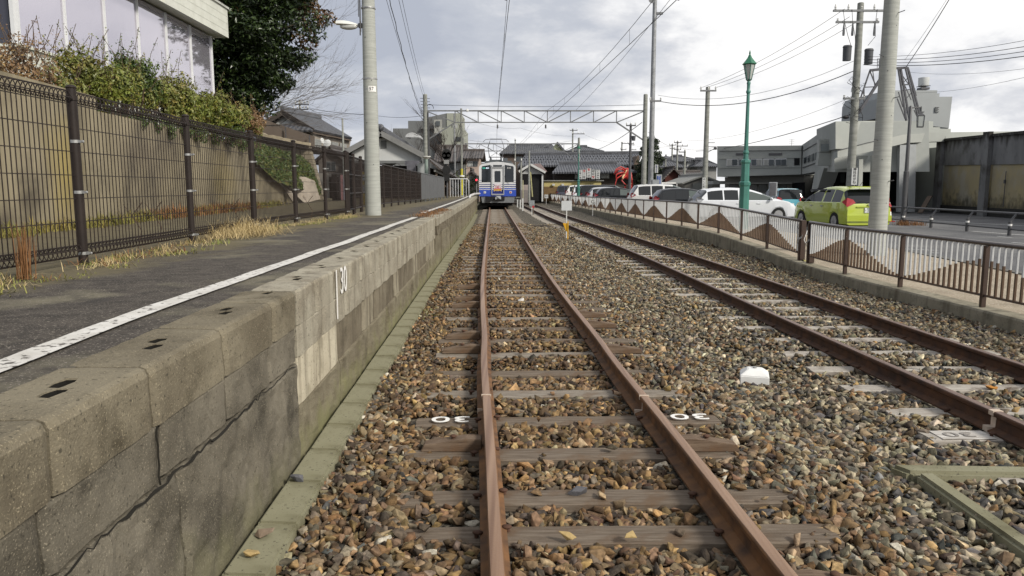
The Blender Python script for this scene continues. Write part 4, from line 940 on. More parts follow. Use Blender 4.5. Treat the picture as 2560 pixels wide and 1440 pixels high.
# inner shade mass: leaves deep inside so that no sky shows through the middle
ci = MB(); 
for k in range(90):
    d = Vector((r.gauss(0, 1), r.gauss(0, 1), r.gauss(0, 1))).normalized() * r.uniform(.1, .7); cc = c0 + Vector((d.x * 2.3, d.y * 2.3, d.z * 4.0)); leaves(ci, clump_pts(cc, .8, 60, r, .9), None, .17, r, 1.6)
ci.ob('crown', m_ev, parent=et, fixn=False)
def bare_tree(name, label, base, tip_fn, n_main, r, rad=.1, group=None, m=None):
    m = m or mat('bare branch bark', (.17, .15, .135), .9, amt=.3, scale=10)
    tr = thing(name, label, 'tree', base); t_ = MB(); br = MB()
    base = Vector(base); top = tip_fn['top']; t_.path([base, base.lerp(top, .5) + Vector((.1, 0, 0)), top], rad, 8, rs=[rad * 1.3, rad, rad * .6]); t_.ob('trunk', m, parent=tr, smooth=True)
    def grow(p, d, L, rd, lev):
        pts = [p]; q = p.copy(); dd = d.copy()
        for _ in range(4): dd = (dd + Vector((r.gauss(0, .10), r.gauss(0, .10), r.gauss(0, .08) + tip_fn.get('up', .05)))).normalized(); q = q + dd * L / 4; pts.append(q)
        br.path(pts, rd, 4 if lev else 5, rs=[rd * (1 - .18 * k) for k in range(5)])
        if lev < tip_fn.get('lev', 3):
            for k in range(tip_fn.get('kids', 4)):
                i_ = r.randint(1, 4); ax = Vector((r.gauss(0, 1), r.gauss(0, 1), r.gauss(0, 1))).normalized()
                nd = (Matrix.Rotation(r.uniform(.25, .7), 3, ax) @ dd).normalized(); grow(pts[i_], nd, L * r.uniform(.45, .75), rd * .52, lev + 1)
    for k in range(n_main):
        d = Vector(r.choice(tip_fn['dirs'])) + Vector((r.gauss(0, .12), r.gauss(0, .2), r.gauss(0, .12))); grow(base.lerp(top, r.uniform(.35, 1)), d.normalized(), tip_fn['len'] * r.uniform(.7, 1.1), rad * .4, 0)
    br.ob('branch', m, parent=tr); return tr
bare_tree('bare_tree', 'leafless tree whose fine branches fan out right of the big evergreen', (-11.9, 34.5, 2.6), dict(top=Vector((-11.6, 34.5, 7.0)), dirs=[(1, 0, .65), (1, 0, .45), (1, -.1, .25), (1, .1, .12)], len=3.0, kids=5, lev=3, up=.02), 11, random.Random(8), .055)

# ---- embankment, stone wall, slabs, brown sheet fence behind the wall end
m_grass = mat('grassy bank', (.10, .13, .035), .95, var=(.055, .075, .02), scale=3, bump=1, bscale=25, dist=.05, col2=(.19, .17, .05), scale2=1.2)
em = MB(); A = [(640, 350, 27), (720, 372, 32), (790, 398, 37), (800, 400, 40)]; B = [(642, 405, 25.8), (690, 455, 29), (745, 470, 32), (805, 488, 38)]
E_ = 14
for i in range(E_ + 1):
    t_ = i / E_
    def lerp_at(L):
        k = t_ * (len(L) - 1); j = min(int(k), len(L) - 2); f = k - j; return [L[j][q] + (L[j + 1][q] - L[j][q]) * f for q in range(3)]
    pa = at(*lerp_at(A)) + Vector((-1.2, 1.5, 0)); pb = at(*lerp_at(B)); 
    for j in range(9):
        p = pa.lerp(pb, j / 8); p += Vector((0, 0, .12 * noise.noise(p * 1.3) + .3 * math.sin(math.pi * j / 8) )); em.v.append(tuple(p))
for i in range(E_):
    for j in range(8): a = i * 9 + j; em.f.append((a, a + 1, a + 10, a + 9))
em.ob('embankment', m_grass, at=(0, 0, 0), smooth=True, kind='structure')
gs = MB(); r = random.Random(5)
for k in range(2600):
    f_ = r.choice(em.f[:]); a, b_, c_ = Vector(em.v[f_[0]]), Vector(em.v[f_[1]]), Vector(em.v[f_[3]]); p = a + (b_ - a) * r.random() + (c_ - a) * r.random(); leaves(gs, [p + Vector((0, 0, r.uniform(0, .18))) for _ in range(3)], None, .09, r, 2.2)
tag(gs.ob('bank_weeds', leaf_mat('bank weed leaves', (.075, .13, .028), (.04, .07, .018), (.16, .16, .04)), at=(0, 0, 0), fixn=False), 'green weeds covering the bank behind the end of the retaining wall', 'weeds', None, 'stuff')
m_ashlar = mat('stone block wall', (.34, .29, .21), .9, var=(.26, .22, .16), scale=3, bump=.4, bscale=14)
t, b, n, l = nodes_of(m_ashlar); cur = b.inputs['Base Color'].links[0].from_socket; tcn = n('ShaderNodeTexCoord'); mp = n('ShaderNodeMapping'); mp.inputs['Rotation'].default_value = (math.pi / 2, 0, 0); l(tcn.outputs['Object'], mp.inputs[0])
bk_ = n('ShaderNodeTexBrick'); bk_.inputs['Scale'].default_value = 1; bk_.inputs['Brick Width'].default_value = .42; bk_.inputs['Row Height'].default_value = .26; bk_.inputs['Mortar Size'].default_value = .018; bk_.inputs['Mortar'].default_value = (.10, .085, .06, 1); l(mp.outputs[0], bk_.inputs['Vector']); l(cur, bk_.inputs['Color1']); bk_.inputs['Color2'].default_value = (.27, .235, .175, 1); l(bk_.outputs[0], b.inputs['Base Color'])
sw = MB(); sw.slab([at(640, 335, 39.9), at(772, 366, 40), at(808, 500, 40), at(640, 500, 39.9)], (0, .5, 0))
sw.ob('stone_wall', m_ashlar, label='battered stone block retaining wall under the brown sheet fence', cat='stone wall')
bf = MB(); bf.slab([at(640, 292, 40.8), at(786, 341, 41), at(786, 372, 41), at(640, 340, 40.8)], (0, .08, 0))
bfo = bf.ob('sheet_fence', mat('brown sheet metal', (.10, .078, .062), .75, var=(.125, .10, .08), scale=1), label='brown sheet metal fence on top of the stone block wall', cat='fence')
for u, v in ((712, 318), (772, 338)):
    p = at(u, v, 40.7); MB().box(p.x, p.y - .01, p.z - .9, p.x + .05, p.y + .05, p.z).ob('seam', m_dark, parent=bfo)
cpb = MB(); r = random.Random(2); prev = None
for k in range(16):
    u = 650 + 125 * k / 15; v = 337 + 27 * k / 15 - r.uniform(0, 3); p = at(u, v, 39.7)
    if prev is not None: cpb.beam(prev, p, .35, .16)
    prev = p
cpb.ob('mortar_cap', mat('rough mortar', (.40, .34, .24), .9, amt=.3, scale=5), label='rough pale mortar capping along the top of the stone block wall', cat='wall cap')
sl = MB(); sl.slab([at(716, 440, 33), at(752, 442, 33.5), at(776, 452, 34), at(790, 498, 34), at(760, 506, 33), at(742, 490, 33)], (.1, .35, 0)); sl.slab([at(690, 440, 32), at(712, 452, 32.3), at(745, 505, 31), at(735, 508, 31)], (-.1, .3, 0))
sl.ob('concrete_slab', mat('pale broken concrete', (.44, .38, .31), .9, amt=.25, scale=3, bump=.5, bscale=10), label='pale broken concrete slab leaning on the foot of the bank', cat='concrete slab')

# ---- dry grass and weeds along fence and wall
m_straw = mat('straw grass', (.55, .44, .24), .8, var=(.36, .27, .12), scale=3); m_gg = mat('green grass blades', (.16, .19, .04), .7, var=(.24, .22, .06), scale=3); m_rust = mat('rust brown weeds', (.24, .12, .05), .85, var=(.16, .08, .035), scale=3)
def blades(name, label, spots, m, h, n_per, spread, lean, seed, w_=.004):
    r = random.Random(seed); mb = MB()
    for (x, y, z, s) in spots:
        for _ in range(int(n_per * s)):
            px, py = x + r.gauss(0, spread * s), y + r.gauss(0, spread * s * 1.4); a = r.uniform(0, 6.28); L = h * r.uniform(.4, 1.25) * s; ln_ = r.uniform(.2, 1) * lean
            d = Vector((math.cos(a) * ln_, math.sin(a) * ln_, 1 - .55 * ln_)); q = Vector((px, py, z)); sd_ = Vector((-math.sin(a), math.cos(a), 0)) * w_; k = len(mb.v)
            d.z = max(d.z, .10); m1 = q + d * L * .55; e_ = q + d * L * .85 + Vector((math.cos(a), math.sin(a), -.3)) * L * .3 * ln_; m1.z = max(m1.z, z + .012); e_.z = max(e_.z, z + .008)
            mb.v += [tuple(q - sd_), tuple(q + sd_), tuple(m1 + sd_ * .8), tuple(m1 - sd_ * .8), tuple(e_)]; mb.f += [(k, k + 1, k + 2, k + 3), (k + 3, k + 2, k + 4)]
    return tag(mb.ob(name, m, at=(0, 0, 0), fixn=False), label, 'grass', None, 'stuff')
r = random.Random(12); FXL = lambda y: interp([(1.9, -3.42), (6.15, -3.48), (8.6, -3.62), (13.2, -3.74), (17, -3.66)], y)
def strip(y0, y1, n_, offs, sc_, z=PZ): return [q_ for q_ in [(FXL(y) + r.uniform(*offs), y, z - .01, r.uniform(*sc_)) for y in [y0 + (y1 - y0) * (k + r.random()) / n_ for k in range(n_)]] if noise.noise(Vector((q_[0] * 2, q_[1] * 1.3, 4))) > -.12]
blades('dry_grass', 'dry straw-coloured grass lying along the foot of the mesh fence', strip(3.0, 17, 150, (.02, .42), (.5, 1.1)), m_straw, .16, 30, .08, 1.5, 1, .0022)
blades('dry_grass', 'dense clump of pale dry grass against the third fence post', [(FXL(10.2) + .22, 9.6 + r.uniform(-.5, .7), PZ, r.uniform(.9, 1.6)) for _ in range(22)], m_straw, .24, 60, .13, 1.5, 2, .0024)
blades('green_grass', 'short green grass in the strip in front of the mesh fence', strip(3.0, 16.8, 150, (.0, .5), (.5, 1.0)), m_gg, .085, 34, .07, 1.2, 3, .003)
blades('dry_weeds', 'upright rust-brown weed tuft at the left edge by the fence', [(at(66, 640, 5.1).x + .02 * k, 5.05, PZ, 1) for k in range(2)], m_rust, .40, 60, .018, .14, 4, .0026)
blades('dry_weeds', 'rust-brown low weeds around the foot of the near fence', strip(3.6, 8.5, 30, (.0, .35), (.4, .9)), m_rust, .15, 26, .08, 1.2, 5, .003)
blades('dry_weeds', 'rust-brown weeds growing on the platform edge past the white line', [(pe(y) - .28 + r.uniform(-.2, .2), y, PZ, r.uniform(.6, 1.1)) for y in [15.6 + .22 * k for k in range(26)]], m_rust, .11, 40, .10, .9, 6)
blades('wall_weeds', 'yellow-brown weeds along the foot of the retaining wall', [(wx(y) + .15 + r.uniform(-.1, .3), y, .80, r.uniform(.5, 1.2)) for y in [9 + 20 * k / 150 for k in range(150)]], mat('wall weed blades', (.26, .20, .06), .8, var=(.14, .14, .035), scale=1.5), .28, 36, .14, .6, 7, .009)
blades('wall_weeds', 'rust-brown weeds in the middle of the retaining wall foot', [(wx(y) + .25 + r.uniform(-.1, .3), y, .80, r.uniform(.7, 1.3)) for y in [16 + 8 * k / 60 for k in range(60)]], m_rust, .34, 30, .14, .7, 8, .008)
blades('moss_tufts', 'small green grass tufts between the near track and the platform foot', [(pe(y) + .35 + r.uniform(-.1, .3), y, GZ + .02, r.uniform(.5, 1)) for y in [9 + r.uniform(0, 22) for k in range(90)]], m_gg, .05, 24, .10, .9, 9)
# bare forked twigs leaning by the fence
for k, (u, v, Y) in enumerate(((395, 600, 8.3), (590, 570, 10.4), (775, 535, 14.0), (345, 620, 7.6))):
    p = at(u, v, Y); p.z = PZ; mb = MB(); mb.path([p, p + Vector((.05, 0, .18)), p + Vector((-.04, 0, .33)), p + Vector((.06, .02, .46))], .006, 4); mb.path([p + Vector((-.04, 0, .33)), p + Vector((-.12, 0, .44))], .004, 3); mb.path([p + Vector((.02, 0, .1)), p + Vector((.18, 0, .13))], .004, 3)
    mb.ob('dead_twig', m_stem, label='bare forked twig in the grass by the fence, %s' % ['by the second fence post', 'between the second and third posts', 'beside the fourth post, farthest', 'nearest the camera'][k], cat='twig')
# ================================================================ train, overhead frames, wires, signals
YT = 56.0; XT = t1(56)
def tz(v): return zv(v, YT)
def tx(u): return ux(u, YT)
m_tw = mat('train white enamel', (.62, .63, .64), .35, amt=.12, scale=2, spec=.5)
m_tb = mat('train blue enamel', (.03, .075, .42), .35, amt=.15, scale=2, spec=.5)
m_tn = mat('train navy stripe', (.022, .03, .16), .4, amt=.1)
m_tg = mat('train grey skirt', (.20, .21, .22), .5, amt=.15, scale=3)
m_tk = mat('train underframe black', (.016, .016, .018), .8, amt=.3, scale=4)
m_tgl = glassy('train window glass', (.008, .011, .014), .05, .8)
m_rub = mat('black rubber', (.02, .02, .02), .6)
tr = thing('train', 'white electric train with blue lower body and stripes at the platform', 'train', (XT, YT, 0))
hw = (1290 - 1198.5) / 2 / FPX * YT * _c; z_r = tz(404.5); z_b = tz(490.5)
def tsec(z0, zr, w_, n_=7, arch=.16, rad=.30):
    P = [(-w_, z0), (w_, z0)]
    for k in range(n_ + 1):
        a = k / n_ * math.pi / 2; P.append((w_ - rad + rad * math.cos(a), zr - arch - rad + rad * math.sin(a)))
    for k in range(1, 8):
        t_ = k / 8; xx = (w_ - rad) * (1 - 2 * t_); P.append((xx, zr - arch * (xx / (w_ - rad)) ** 2))
    for k in range(n_ + 1):
        a = math.pi / 2 + k / n_ * math.pi / 2; P.append((-w_ + rad + rad * math.cos(a), zr - arch - rad + rad * math.sin(a)))
    return P
# the train follows the bend of the track: body sections along the line
def tdir(y): d = (t1(y + 1) - t1(y - 1)) / 2; return d
def tbody(z0, zr, w_, ya, yb, step=4.0):
    mb = MB(); sec = tsec(z0, zr, w_); n_ = len(sec); yy = []; y = ya
    while y < yb: yy.append(y); y += step
    yy.append(yb)
    for y in yy:
        for (x, z) in sec: mb.v.append((t1(y) + x, y, z))
    for j in range(len(yy) - 1):
        for i in range(n_): mb.f.append((j * n_ + i, j * n_ + (i + 1) % n_, (j + 1) * n_ + (i + 1) % n_, (j + 1) * n_ + i))
    mb.f.append(tuple(range(n_ - 1, -1, -1))); mb.f.append(tuple((len(yy) - 1) * n_ + i for i in range(n_)))
    return mb
tbody(z_b, z_r, hw, YT, YT + 19.5).ob('body', m_tw, parent=tr, smooth='auto')
MB().slab([(t1(YT + 2) - hw * .9, YT + 2.2, z_r - .1), (t1(YT + 2) + hw * .9, YT + 2.2, z_r - .1), (t1(74) + hw * .9, 74, z_r - .1), (t1(74) - hw * .9, 74, z_r - .1)], (0, 0, .1)).ob('roof', m_tg, parent=tr)
# front skin details proud of the nose
def fr(mb, u0, v0, u1, v1, d0=.0, d1=.03, r=0):
    x0, x1, z0, z1 = tx(u0), tx(u1), tz(v1), tz(v0)
    if not r: return mb.box(x0, YT - d1, z0, x1, YT - d0, z1)
    P = []
    for (cx, cz, a0) in ((x1 - r, z1 - r, 0), (x0 + r, z1 - r, 90), (x0 + r, z0 + r, 180), (x1 - r, z0 + r, 270)):
        for k in range(5): a = R(a0 + k * 22.5); P.append((cx + r * math.cos(a), YT - d1, cz + r * math.sin(a)))
    return mb.slab(P, (0, d1 - d0, 0))
bl = fr(MB(), 1198.3, 474.4, 1290.2, 490.6, .0, .012); bl.ob('blue_band', m_tb, parent=tr)
sides = MB()
for y0_, y1_ in ((YT, YT + 9.5), (YT + 9.5, YT + 19.4)):
    for sg in (-1, 1): sides.slab([(t1(y0_) + sg * (hw + .004), y0_, z_b), (t1(y1_) + sg * (hw + .004), y1_, z_b), (t1(y1_) + sg * (hw + .004), y1_, tz(474.4)), (t1(y0_) + sg * (hw + .004), y0_, tz(474.4))], (sg * .006, 0, 0))
sides.ob('side_band', m_tb, parent=tr)
for (v0, v1, m_) in ((470.2, 472.6, m_tb), (465.3, 467.3, m_tn), (460.4, 461.9, m_tn), (455.2, 456.0, m_tn), (450.2, 451, m_tn)):
    for (ua, ub) in ((1198.4, 1228.6), (1259.4, 1290.1)): 
        if v0 < 456 : ua, ub = (ua, 1204) if ua < 1240 else (1284.5, ub)
        fr(MB(), ua, v0, ub, v1, 0, .010).ob('stripe', m_, parent=tr)
for (P_) in ([(1204.5, 455.3), (1226.6, 455.3), (1226.6, 412), (1206, 415.5), (1204.5, 418)], [(1262, 455.3), (1284.2, 455.3), (1284.2, 418), (1282.5, 415.5), (1262, 412)]):
    MB().slab([(tx(u), YT - .016, tz(v)) for u, v in P_], (0, .014, 0)).ob('windscreen', m_tgl, parent=tr)
fr(MB(), 1233, 412.5, 1255.3, 416.6, 0, .02, .04).ob('marker_light_box', m_tgl, parent=tr)
for u in (1229.5, 1259.5): fr(MB(), u - 1.1, 414, u + 1.1, 487, .0, .07).ob('gangway_post', mat('gangway steel', (.33, .34, .35), .4, amt=.1), parent=tr)
fr(MB(), 1231, 417.2, 1258, 419.6, .0, .068).ob('gangway_head', MATS['gangway steel'], parent=tr)
fr(MB(), 1228.6, 484.5, 1260.4, 487.6, .0, .074).ob('gangway_sill', MATS['gangway steel'], parent=tr)
dr = fr(MB(), 1232.3, 421.5, 1256.8, 484, 0, .012, .05).ob('door', m_tw, parent=tr)
fr(MB(), 1236.6, 427.5, 1251.5, 455, .012, .024, .05).ob('door_window', m_tgl, parent=dr)
for (v0, v1) in ((470.2, 472.4), (465.3, 467.2), (460.4, 461.8)):
    for (ua, ub) in ((1232.3, 1235.2), (1253.8, 1256.8)): fr(MB(), ua, v0, ub, v1, .012, .018).ob('stripe', m_tn, parent=dr)
fr(MB(), 1233, 477.6, 1256, 484, .012, .02).ob('blue_panel', m_tn, parent=dr)
hp = MB().slab([(tx(u), YT - .036, tz(v)) for u, v in ((1235.6, 459.5), (1253, 459.5), (1254.4, 478.5), (1251, 477.2), (1244, 477.6), (1238, 477.2), (1234, 478.5))], (0, .012, 0)).ob('headboard', mat('headboard white', (.66, .60, .62), .6, amt=.1), parent=tr)
fr(MB(), 1235, 470.6, 1253.6, 473, .037, .042).ob('headboard_stripe', mat('headboard pink', (.62, .12, .16), .6), parent=hp)
fr(MB(), 1234.8, 473.2, 1253.9, 477, .037, .042).ob('headboard_stripe', mat('headboard yellow', (.62, .38, .06), .6), parent=hp)
RX = Matrix.Rotation(math.pi / 2, 4, 'X')
text('headboard_words', 'ちょっと', .13, mat('plum ink', (.20, .04, .16), .6), hp, (tx(1244.3), YT - .05, tz(463.6)), RX)
text('headboard_words', '三国へ', .14, mat('pink ink', (.62, .05, .10), .6), hp, (tx(1245), YT - .05, tz(467.8)), RX)
db = fr(MB(), 1206.3, 418.6, 1224.8, 422.6, .016, .022).ob('destination_display', mat('display blank', (.01, .015, .02), .3), parent=tr)
text('route_words', '普通', .11, emis('green led', (.1, .65, .5), .55), db, (tx(1210), YT - .026, tz(420.5)), RX)
text('destination_words', '福井', .12, emis('white led', (.75, .85, 1), .8), db, (tx(1219), YT - .026, tz(420.5)), RX)
text('fleet_number', '6105', .16, m_white, tr, (tx(1272.5), YT - .026, tz(420)), RX, sx=.9)
for u, mm_ in ((1212, mat('lamp clear', (.5, .52, .5), .2, spec=.8)), (1276.7, mat('lamp red lens', (.45, .06, .05), .3))):
    h_ = fr(MB(), u - 3, 478, u + 3, 483.6, .012, .035, .03).ob('headlight', m_tw, parent=tr); fr(MB(), u - 1.8, 479.2, u + 1.8, 482.4, .036, .045, .02).ob('lens', mm_, parent=h_)
wi = MB(); wi.tube((tx(1263.5), YT - .05, tz(446)), (tx(1272.5), YT - .05, tz(459)), .012, 5); wi.tube((tx(1263), YT - .05, tz(438)), (tx(1264), YT - .05, tz(450)), .012, 5); wi.ob('wiper', m_rub, parent=tr)
# rounded corner rims: pale edge round the nose
rim = MB(); sec = tsec(z_b, z_r, hw); sec2 = tsec(z_b, z_r - .0, hw)
# skirt, coupler, underframe
sk = MB(); sk.slab([(tx(1202.5), YT + .05, tz(490.7)), (tx(1286.5), YT + .05, tz(490.7)), (tx(1285), YT + .10, tz(507)), (tx(1205), YT + .10, tz(507))], (0, .35, 0)); sk.ob('skirt', m_tg, parent=tr)
fr(MB(), 1214.4, 491.5, 1226.5, 504.5, -.05, .02).ob('jumper_box', m_tk, parent=tr)
fr(MB(), 1226.8, 491.5, 1261.5, 501, -.05, .0).ob('coupler_recess', m_tk, parent=tr)
cpl = MB(); cpl.slab([(tx(1239), YT - .02, tz(489.5)), (tx(1251.5), YT - .02, tz(489.5)), (tx(1252), YT - .5, tz(498)), (tx(1238), YT - .02, tz(497.5))], (0, .12, -.02)); cpl.slab([(tx(1238), YT - .15, tz(493)), (tx(1253), YT - .15, tz(493)), (tx(1253), YT - .15, tz(498.5)), (tx(1238), YT - .15, tz(498.5))], (0, .3, 0)); cpl.ob('coupler', mat('coupler grey', (.34, .35, .36), .5, amt=.2), parent=tr)
uf = MB(); uf.box(t1(60) - hw * .9, YT + .5, .12, t1(60) + hw * .9, YT + 18, z_b - .02); uf.ob('underframe', m_tk, parent=tr)
for yb_ in (YT + 1.8, YT + 3.9, YT + 15, YT + 17):
    for sg in (-1, 1):
        w_ = MB(); cx_ = t1(yb_) + sg * .565; w_.tube((cx_ - .06, yb_, .43), (cx_ + .06, yb_, .43), .43, 20); w_.ob('wheel', m_tk, parent=tr, smooth='auto')
for k in range(6):
    for sg in (-1, 1):
        ya = YT + 1.6 + k * 2.9; MB().slab([(t1(ya) + sg * (hw + .004), ya, 1.9), (t1(ya + 1.8) + sg * (hw + .004), ya + 1.8, 1.9), (t1(ya + 1.8) + sg * (hw + .004), ya + 1.8, 2.8), (t1(ya) + sg * (hw + .004), ya, 2.8)], (sg * .01, 0, 0)).ob('side_window', m_tgl, parent=tr)
# roof gear and pantograph
rg = MB(); yr = YT + 3.0; xr = t1(yr)
rg.box(xr - .6, yr, z_r + .02, xr + .35, yr + 1.6, z_r + .26); rg.box(xr + .45, yr - .6, z_r + .02, xr + .8, yr + .2, z_r + .36); rg.box(xr - 1.1, yr + 4, z_r, xr + 1.1, yr + 9, z_r + .3)
for dx in (-.5, .3): 
    for dy in (.1, 1.4): rg.tube((xr + dx, yr + dy, z_r + .2), (xr + dx, yr + dy, z_r + .42), .06, 8)
rg.ob('roof_equipment', mat('roof gear grey', (.10, .11, .12), .6, amt=.3), parent=tr)
pg = MB(); zt_ = 5.16; yc_ = yr + .7
for sg in (-1, 1):
    pg.tube((xr + sg * .5 - .1, yc_ - .6, z_r + .45), (xr + sg * .62 - .1, yc_ + .5, 4.55), .022, 5); pg.tube((xr + sg * .5 - .1, yc_ + .9, z_r + .45), (xr + sg * .62 - .1, yc_ - .3, 4.55), .022, 5)
    pg.tube((xr + sg * .62 - .1, yc_ + .5, 4.55), (xr + sg * .45 - .1, yc_, zt_ - .1), .018, 5); pg.tube((xr + sg * .62 - .1, yc_ - .3, 4.55), (xr + sg * .45 - .1, yc_, zt_ - .1), .018, 5)
    pg.path([(xr + sg * .4 - .1, yc_, zt_), (xr + sg * .8 - .1, yc_, zt_ - .03), (xr + sg * 1.0 - .1, yc_, zt_ - .22)], .02, 5)
pg.tube((xr - .5 - .1, yc_ - .6, z_r + .45), (xr + .52, yc_ + .5, 4.55), .015, 5); pg.tube((xr + .4, yc_ - .6, z_r + .45), (xr - .72, yc_ + .5, 4.55), .015, 5)
pg.tube((xr - .55, yc_, zt_), (xr + .35, yc_, zt_), .035, 6); pg.tube((xr - .65, yc_ - .6, z_r + .45), (xr + .45, yc_ - .6, z_r + .45), .03, 6)
pg.ob('pantograph', m_dark, parent=tr)

# ---- overhead line frames
m_truss = mat('truss steel', (.20, .205, .21), .55, metal=.3, amt=.3, scale=6)
m_wireb = mat('overhead wire', (.05, .05, .052), .5, metal=.4)
m_cable = mat('black cable', (.022, .022, .024), .6)
def gantry(Y, uL, uR, zt, zb, ppx, label, ztop, wthk=.06, nb=None):
    g = thing('overhead_gantry', label, 'gantry', (0, Y, 0))
    xl, xr_ = ux(uL, Y), ux(uR, Y); f = MB(); f.beam((xl, Y, zt), (xr_, Y, zt), .10, wthk * 1.3); f.ob('top_chord', m_truss, parent=g)
    f = MB(); xa, xb = xl + (xr_ - xl) * .135, xl + (xr_ - xl) * .87; f.beam((xa, Y, zb), (xb, Y, zb), .08, wthk); f.ob('bottom_chord', m_truss, parent=g)
    n_ = nb or 8
    for k in range(n_ + 1):
        x = xa + (xb - xa) * k / n_; MB().beam((x, Y + .03, zb), (x, Y + .03, zt), .05, .05).ob('strut', m_truss, parent=g)
        if k < n_:
            x2 = xa + (xb - xa) * (k + 1) / n_
            p, q = ((x, Y - .03, zt), (x2, Y - .03, zb)) if k < n_ / 2 else ((x, Y - .03, zb), (x2, Y - .03, zt)); MB().beam(p, q, .045, .055).ob('brace', m_truss, parent=g)
    MB().beam((xl, Y - .02, zt), (xa, Y - .02, zb), .05, .06).ob('brace', m_truss, parent=g); MB().beam((xb, Y - .02, zb), (xr_, Y - .02, zt), .05, .06).ob('brace', m_truss, parent=g)
    MB().beam((xa, Y, zb), (xl + .12, Y, zb - (zt - zb) * 1.5), .08, .07).ob('knee_brace', m_truss, parent=g); MB().beam((xb, Y, zb), (xr_ - .12, Y, zb - (zt - zb) * 1.5), .09, .08).ob('knee_brace', m_truss, parent=g)
    for x, zb_ in ((xl, PZ - .1), (xr_, 0)):
        MB().lathe([(.165, zb_), (.125, ztop), (.09, ztop + .04)], (x, Y, 0), 18).ob('post', m_pole2, parent=g, smooth='auto')
        if x == xl:
            c = MB(); c.tube((x + .17, Y - .1, zb_), (x + .17, Y - .1, ztop - 1), .035, 6); c.tube((x + .22, Y - .1, zb_ + 1), (x + .22, Y - .1, ztop - 1.4), .022, 6); c.ob('conduit', m_dark, parent=g)
            c = MB()
            for q in range(5): c.tube((x - .3 + .02 * q, Y, ztop - .2 - q * .18), (x + .28, Y, ztop - .22 - q * .18), .015, 5)
            c.ob('cross_wire_clamps', m_dark, parent=g)
    return g, xl, xr_
Z1t, Z1b = zv(277, 46), zv(306, 46)
g1, x1l, x1r = gantry(46, 1066, 1609, Z1t, Z1b, 0, 'nearer overhead line frame of two concrete posts and a steel truss', zv(237, 46), .055, 7)
Z2t, Z2b = zv(359.5, 88), zv(377.5, 88)
g2, x2l, x2r = gantry(88, 1160, 1446, Z2t, Z2b, 0, 'farther overhead line frame seen above the train', zv(345, 88) , .09, 6)
p = at(1168, 275, 46)
lp = MB(); lp.path([(x1l + .28 + .22 * math.cos(t_), 46 - .05, Z1t + .12 + .25 * math.sin(t_)) for t_ in [k * math.pi / 8 for k in range(9)]], .018, 5); lp.ob('cable_loop', m_cable, parent=g1)
cl = MB().ball(at(1168, 276, 45.9), .09, 10, 6, (1, .5, 1)); cl.ob('lamp', m_insul, parent=g1, smooth=True)

# right-hand concrete pole (carries the first frame together with the platform pole)
PR = (7.78, 16.2)
p2 = pole(PR[0], PR[1], -.05, 11.2, .195, .10, 'tall thick concrete pole in front of the yellow-green car')
st = MB(); z = 1.6; k = 0
while z < 8:
    a = R(-150) if k % 2 else R(-60); st.tube((PR[0] + .16 * math.cos(a), PR[1] + .16 * math.sin(a), z), (PR[0] + .30 * math.cos(a), PR[1] + .30 * math.sin(a), z + .02), .009, 5); z += .85; k += 1
st.ob('step_bolt', m_dark, parent=p2)
# first frame above the picture: spans the two big concrete poles
g0 = thing('overhead_gantry', 'overhead cross beam between the two big concrete poles, carrying the wire brackets', 'gantry', (0, 16.6, 6.6))
f = MB(); f.beam((PL[0], 17, 6.9), (PR[0], 16.2, 6.9), .12, .1); f.ob('top_chord', m_truss, parent=g0)
f = MB(); f.beam((PL[0], 17, 6.3), (PR[0], 16.2, 6.3), .1, .08); f.ob('bottom_chord', m_truss, parent=g0)
w1x = lambda y: interp([(0, .55), (14.7, 0.0), (46, -.86), (88, -1.75)], y)
w2x = lambda y: interp([(0, 3.75), (14.7, 3.5), (46, 2.0), (88, .1)], y)
ZW = 5.35
def wsag(y, h, span, lo): 
    # heights of the carrier wire between supports
    for a, b_ in ((-14, 16.6), (16.6, 46), (46, 88), (88, 130)):
        if a <= y <= b_: t_ = (y - a) / (b_ - a); return h - 4 * lo * t_ * (1 - t_)
    return h
for fn_, lab, h in ((w1x, 'near track', 5.9), (w2x, 'second track', 5.95)):
    c = MB(); yy = [y for y in range(-6, 125, 3)]; c.path([(fn_(y), y, ZW) for y in yy], .0085, 4); 
    wr = c.ob('contact_wire', m_wireb, label='overhead contact wire running above the ' + lab, cat='wire')
    c = MB(); c.path([(fn_(y) + (.0 if lab[0] == 'n' else -.0), y, wsag(y, h, 0, .35)) for y in yy], .007, 4)
    wc = c.ob('carrier_wire', m_wireb, label='upper carrier wire holding the contact wire over the ' + lab, cat='wire')
    for y in (4, 9, 21.5, 26.5, 31.5, 36.5, 41.5, 52, 58, 64, 70, 76, 82):
        MB().tube((fn_(y), y, ZW), (fn_(y), y, wsag(y, h, 0, .35)), .005, 4).ob('dropper', m_wireb, parent=wr)
for x, lab in ((w1x(16.6), 'near'), (w2x(16.6), 'second')):
    sg = -1 if lab == 'near' else 1
    b_ = MB(); b_.tube((x + .05 * sg, 16.6, ZW + .03), (x + 1.0 * sg, 16.6, ZW + .42), .024, 6); b_.tube((x + 1.0 * sg, 16.6, ZW + .42), (x + 1.0 * sg, 16.6, 6.32), .022, 6); b_.ob('registration_arm', m_dark, parent=g0)
    MB().tube((x, 16.6, 5.9), (x, 16.6, 6.3), .03, 8).ob('insulator', m_insul, parent=g0)
for g_, Y_, zb_ in ((g1, 46, Z1b), (g2, 88, Z2b)):
    for fn_ in (w1x, w2x):
        MB().tube((fn_(Y_), Y_, ZW), (fn_(Y_), Y_, zb_), .015, 5).lathe([(.04, zb_ - .35), (.055, zb_ - .3), (.04, zb_ - .25), (.055, zb_ - .2), (.03, zb_ - .12)], (fn_(Y_), Y_, 0), 8).ob('insulator', m_dark, parent=g_)

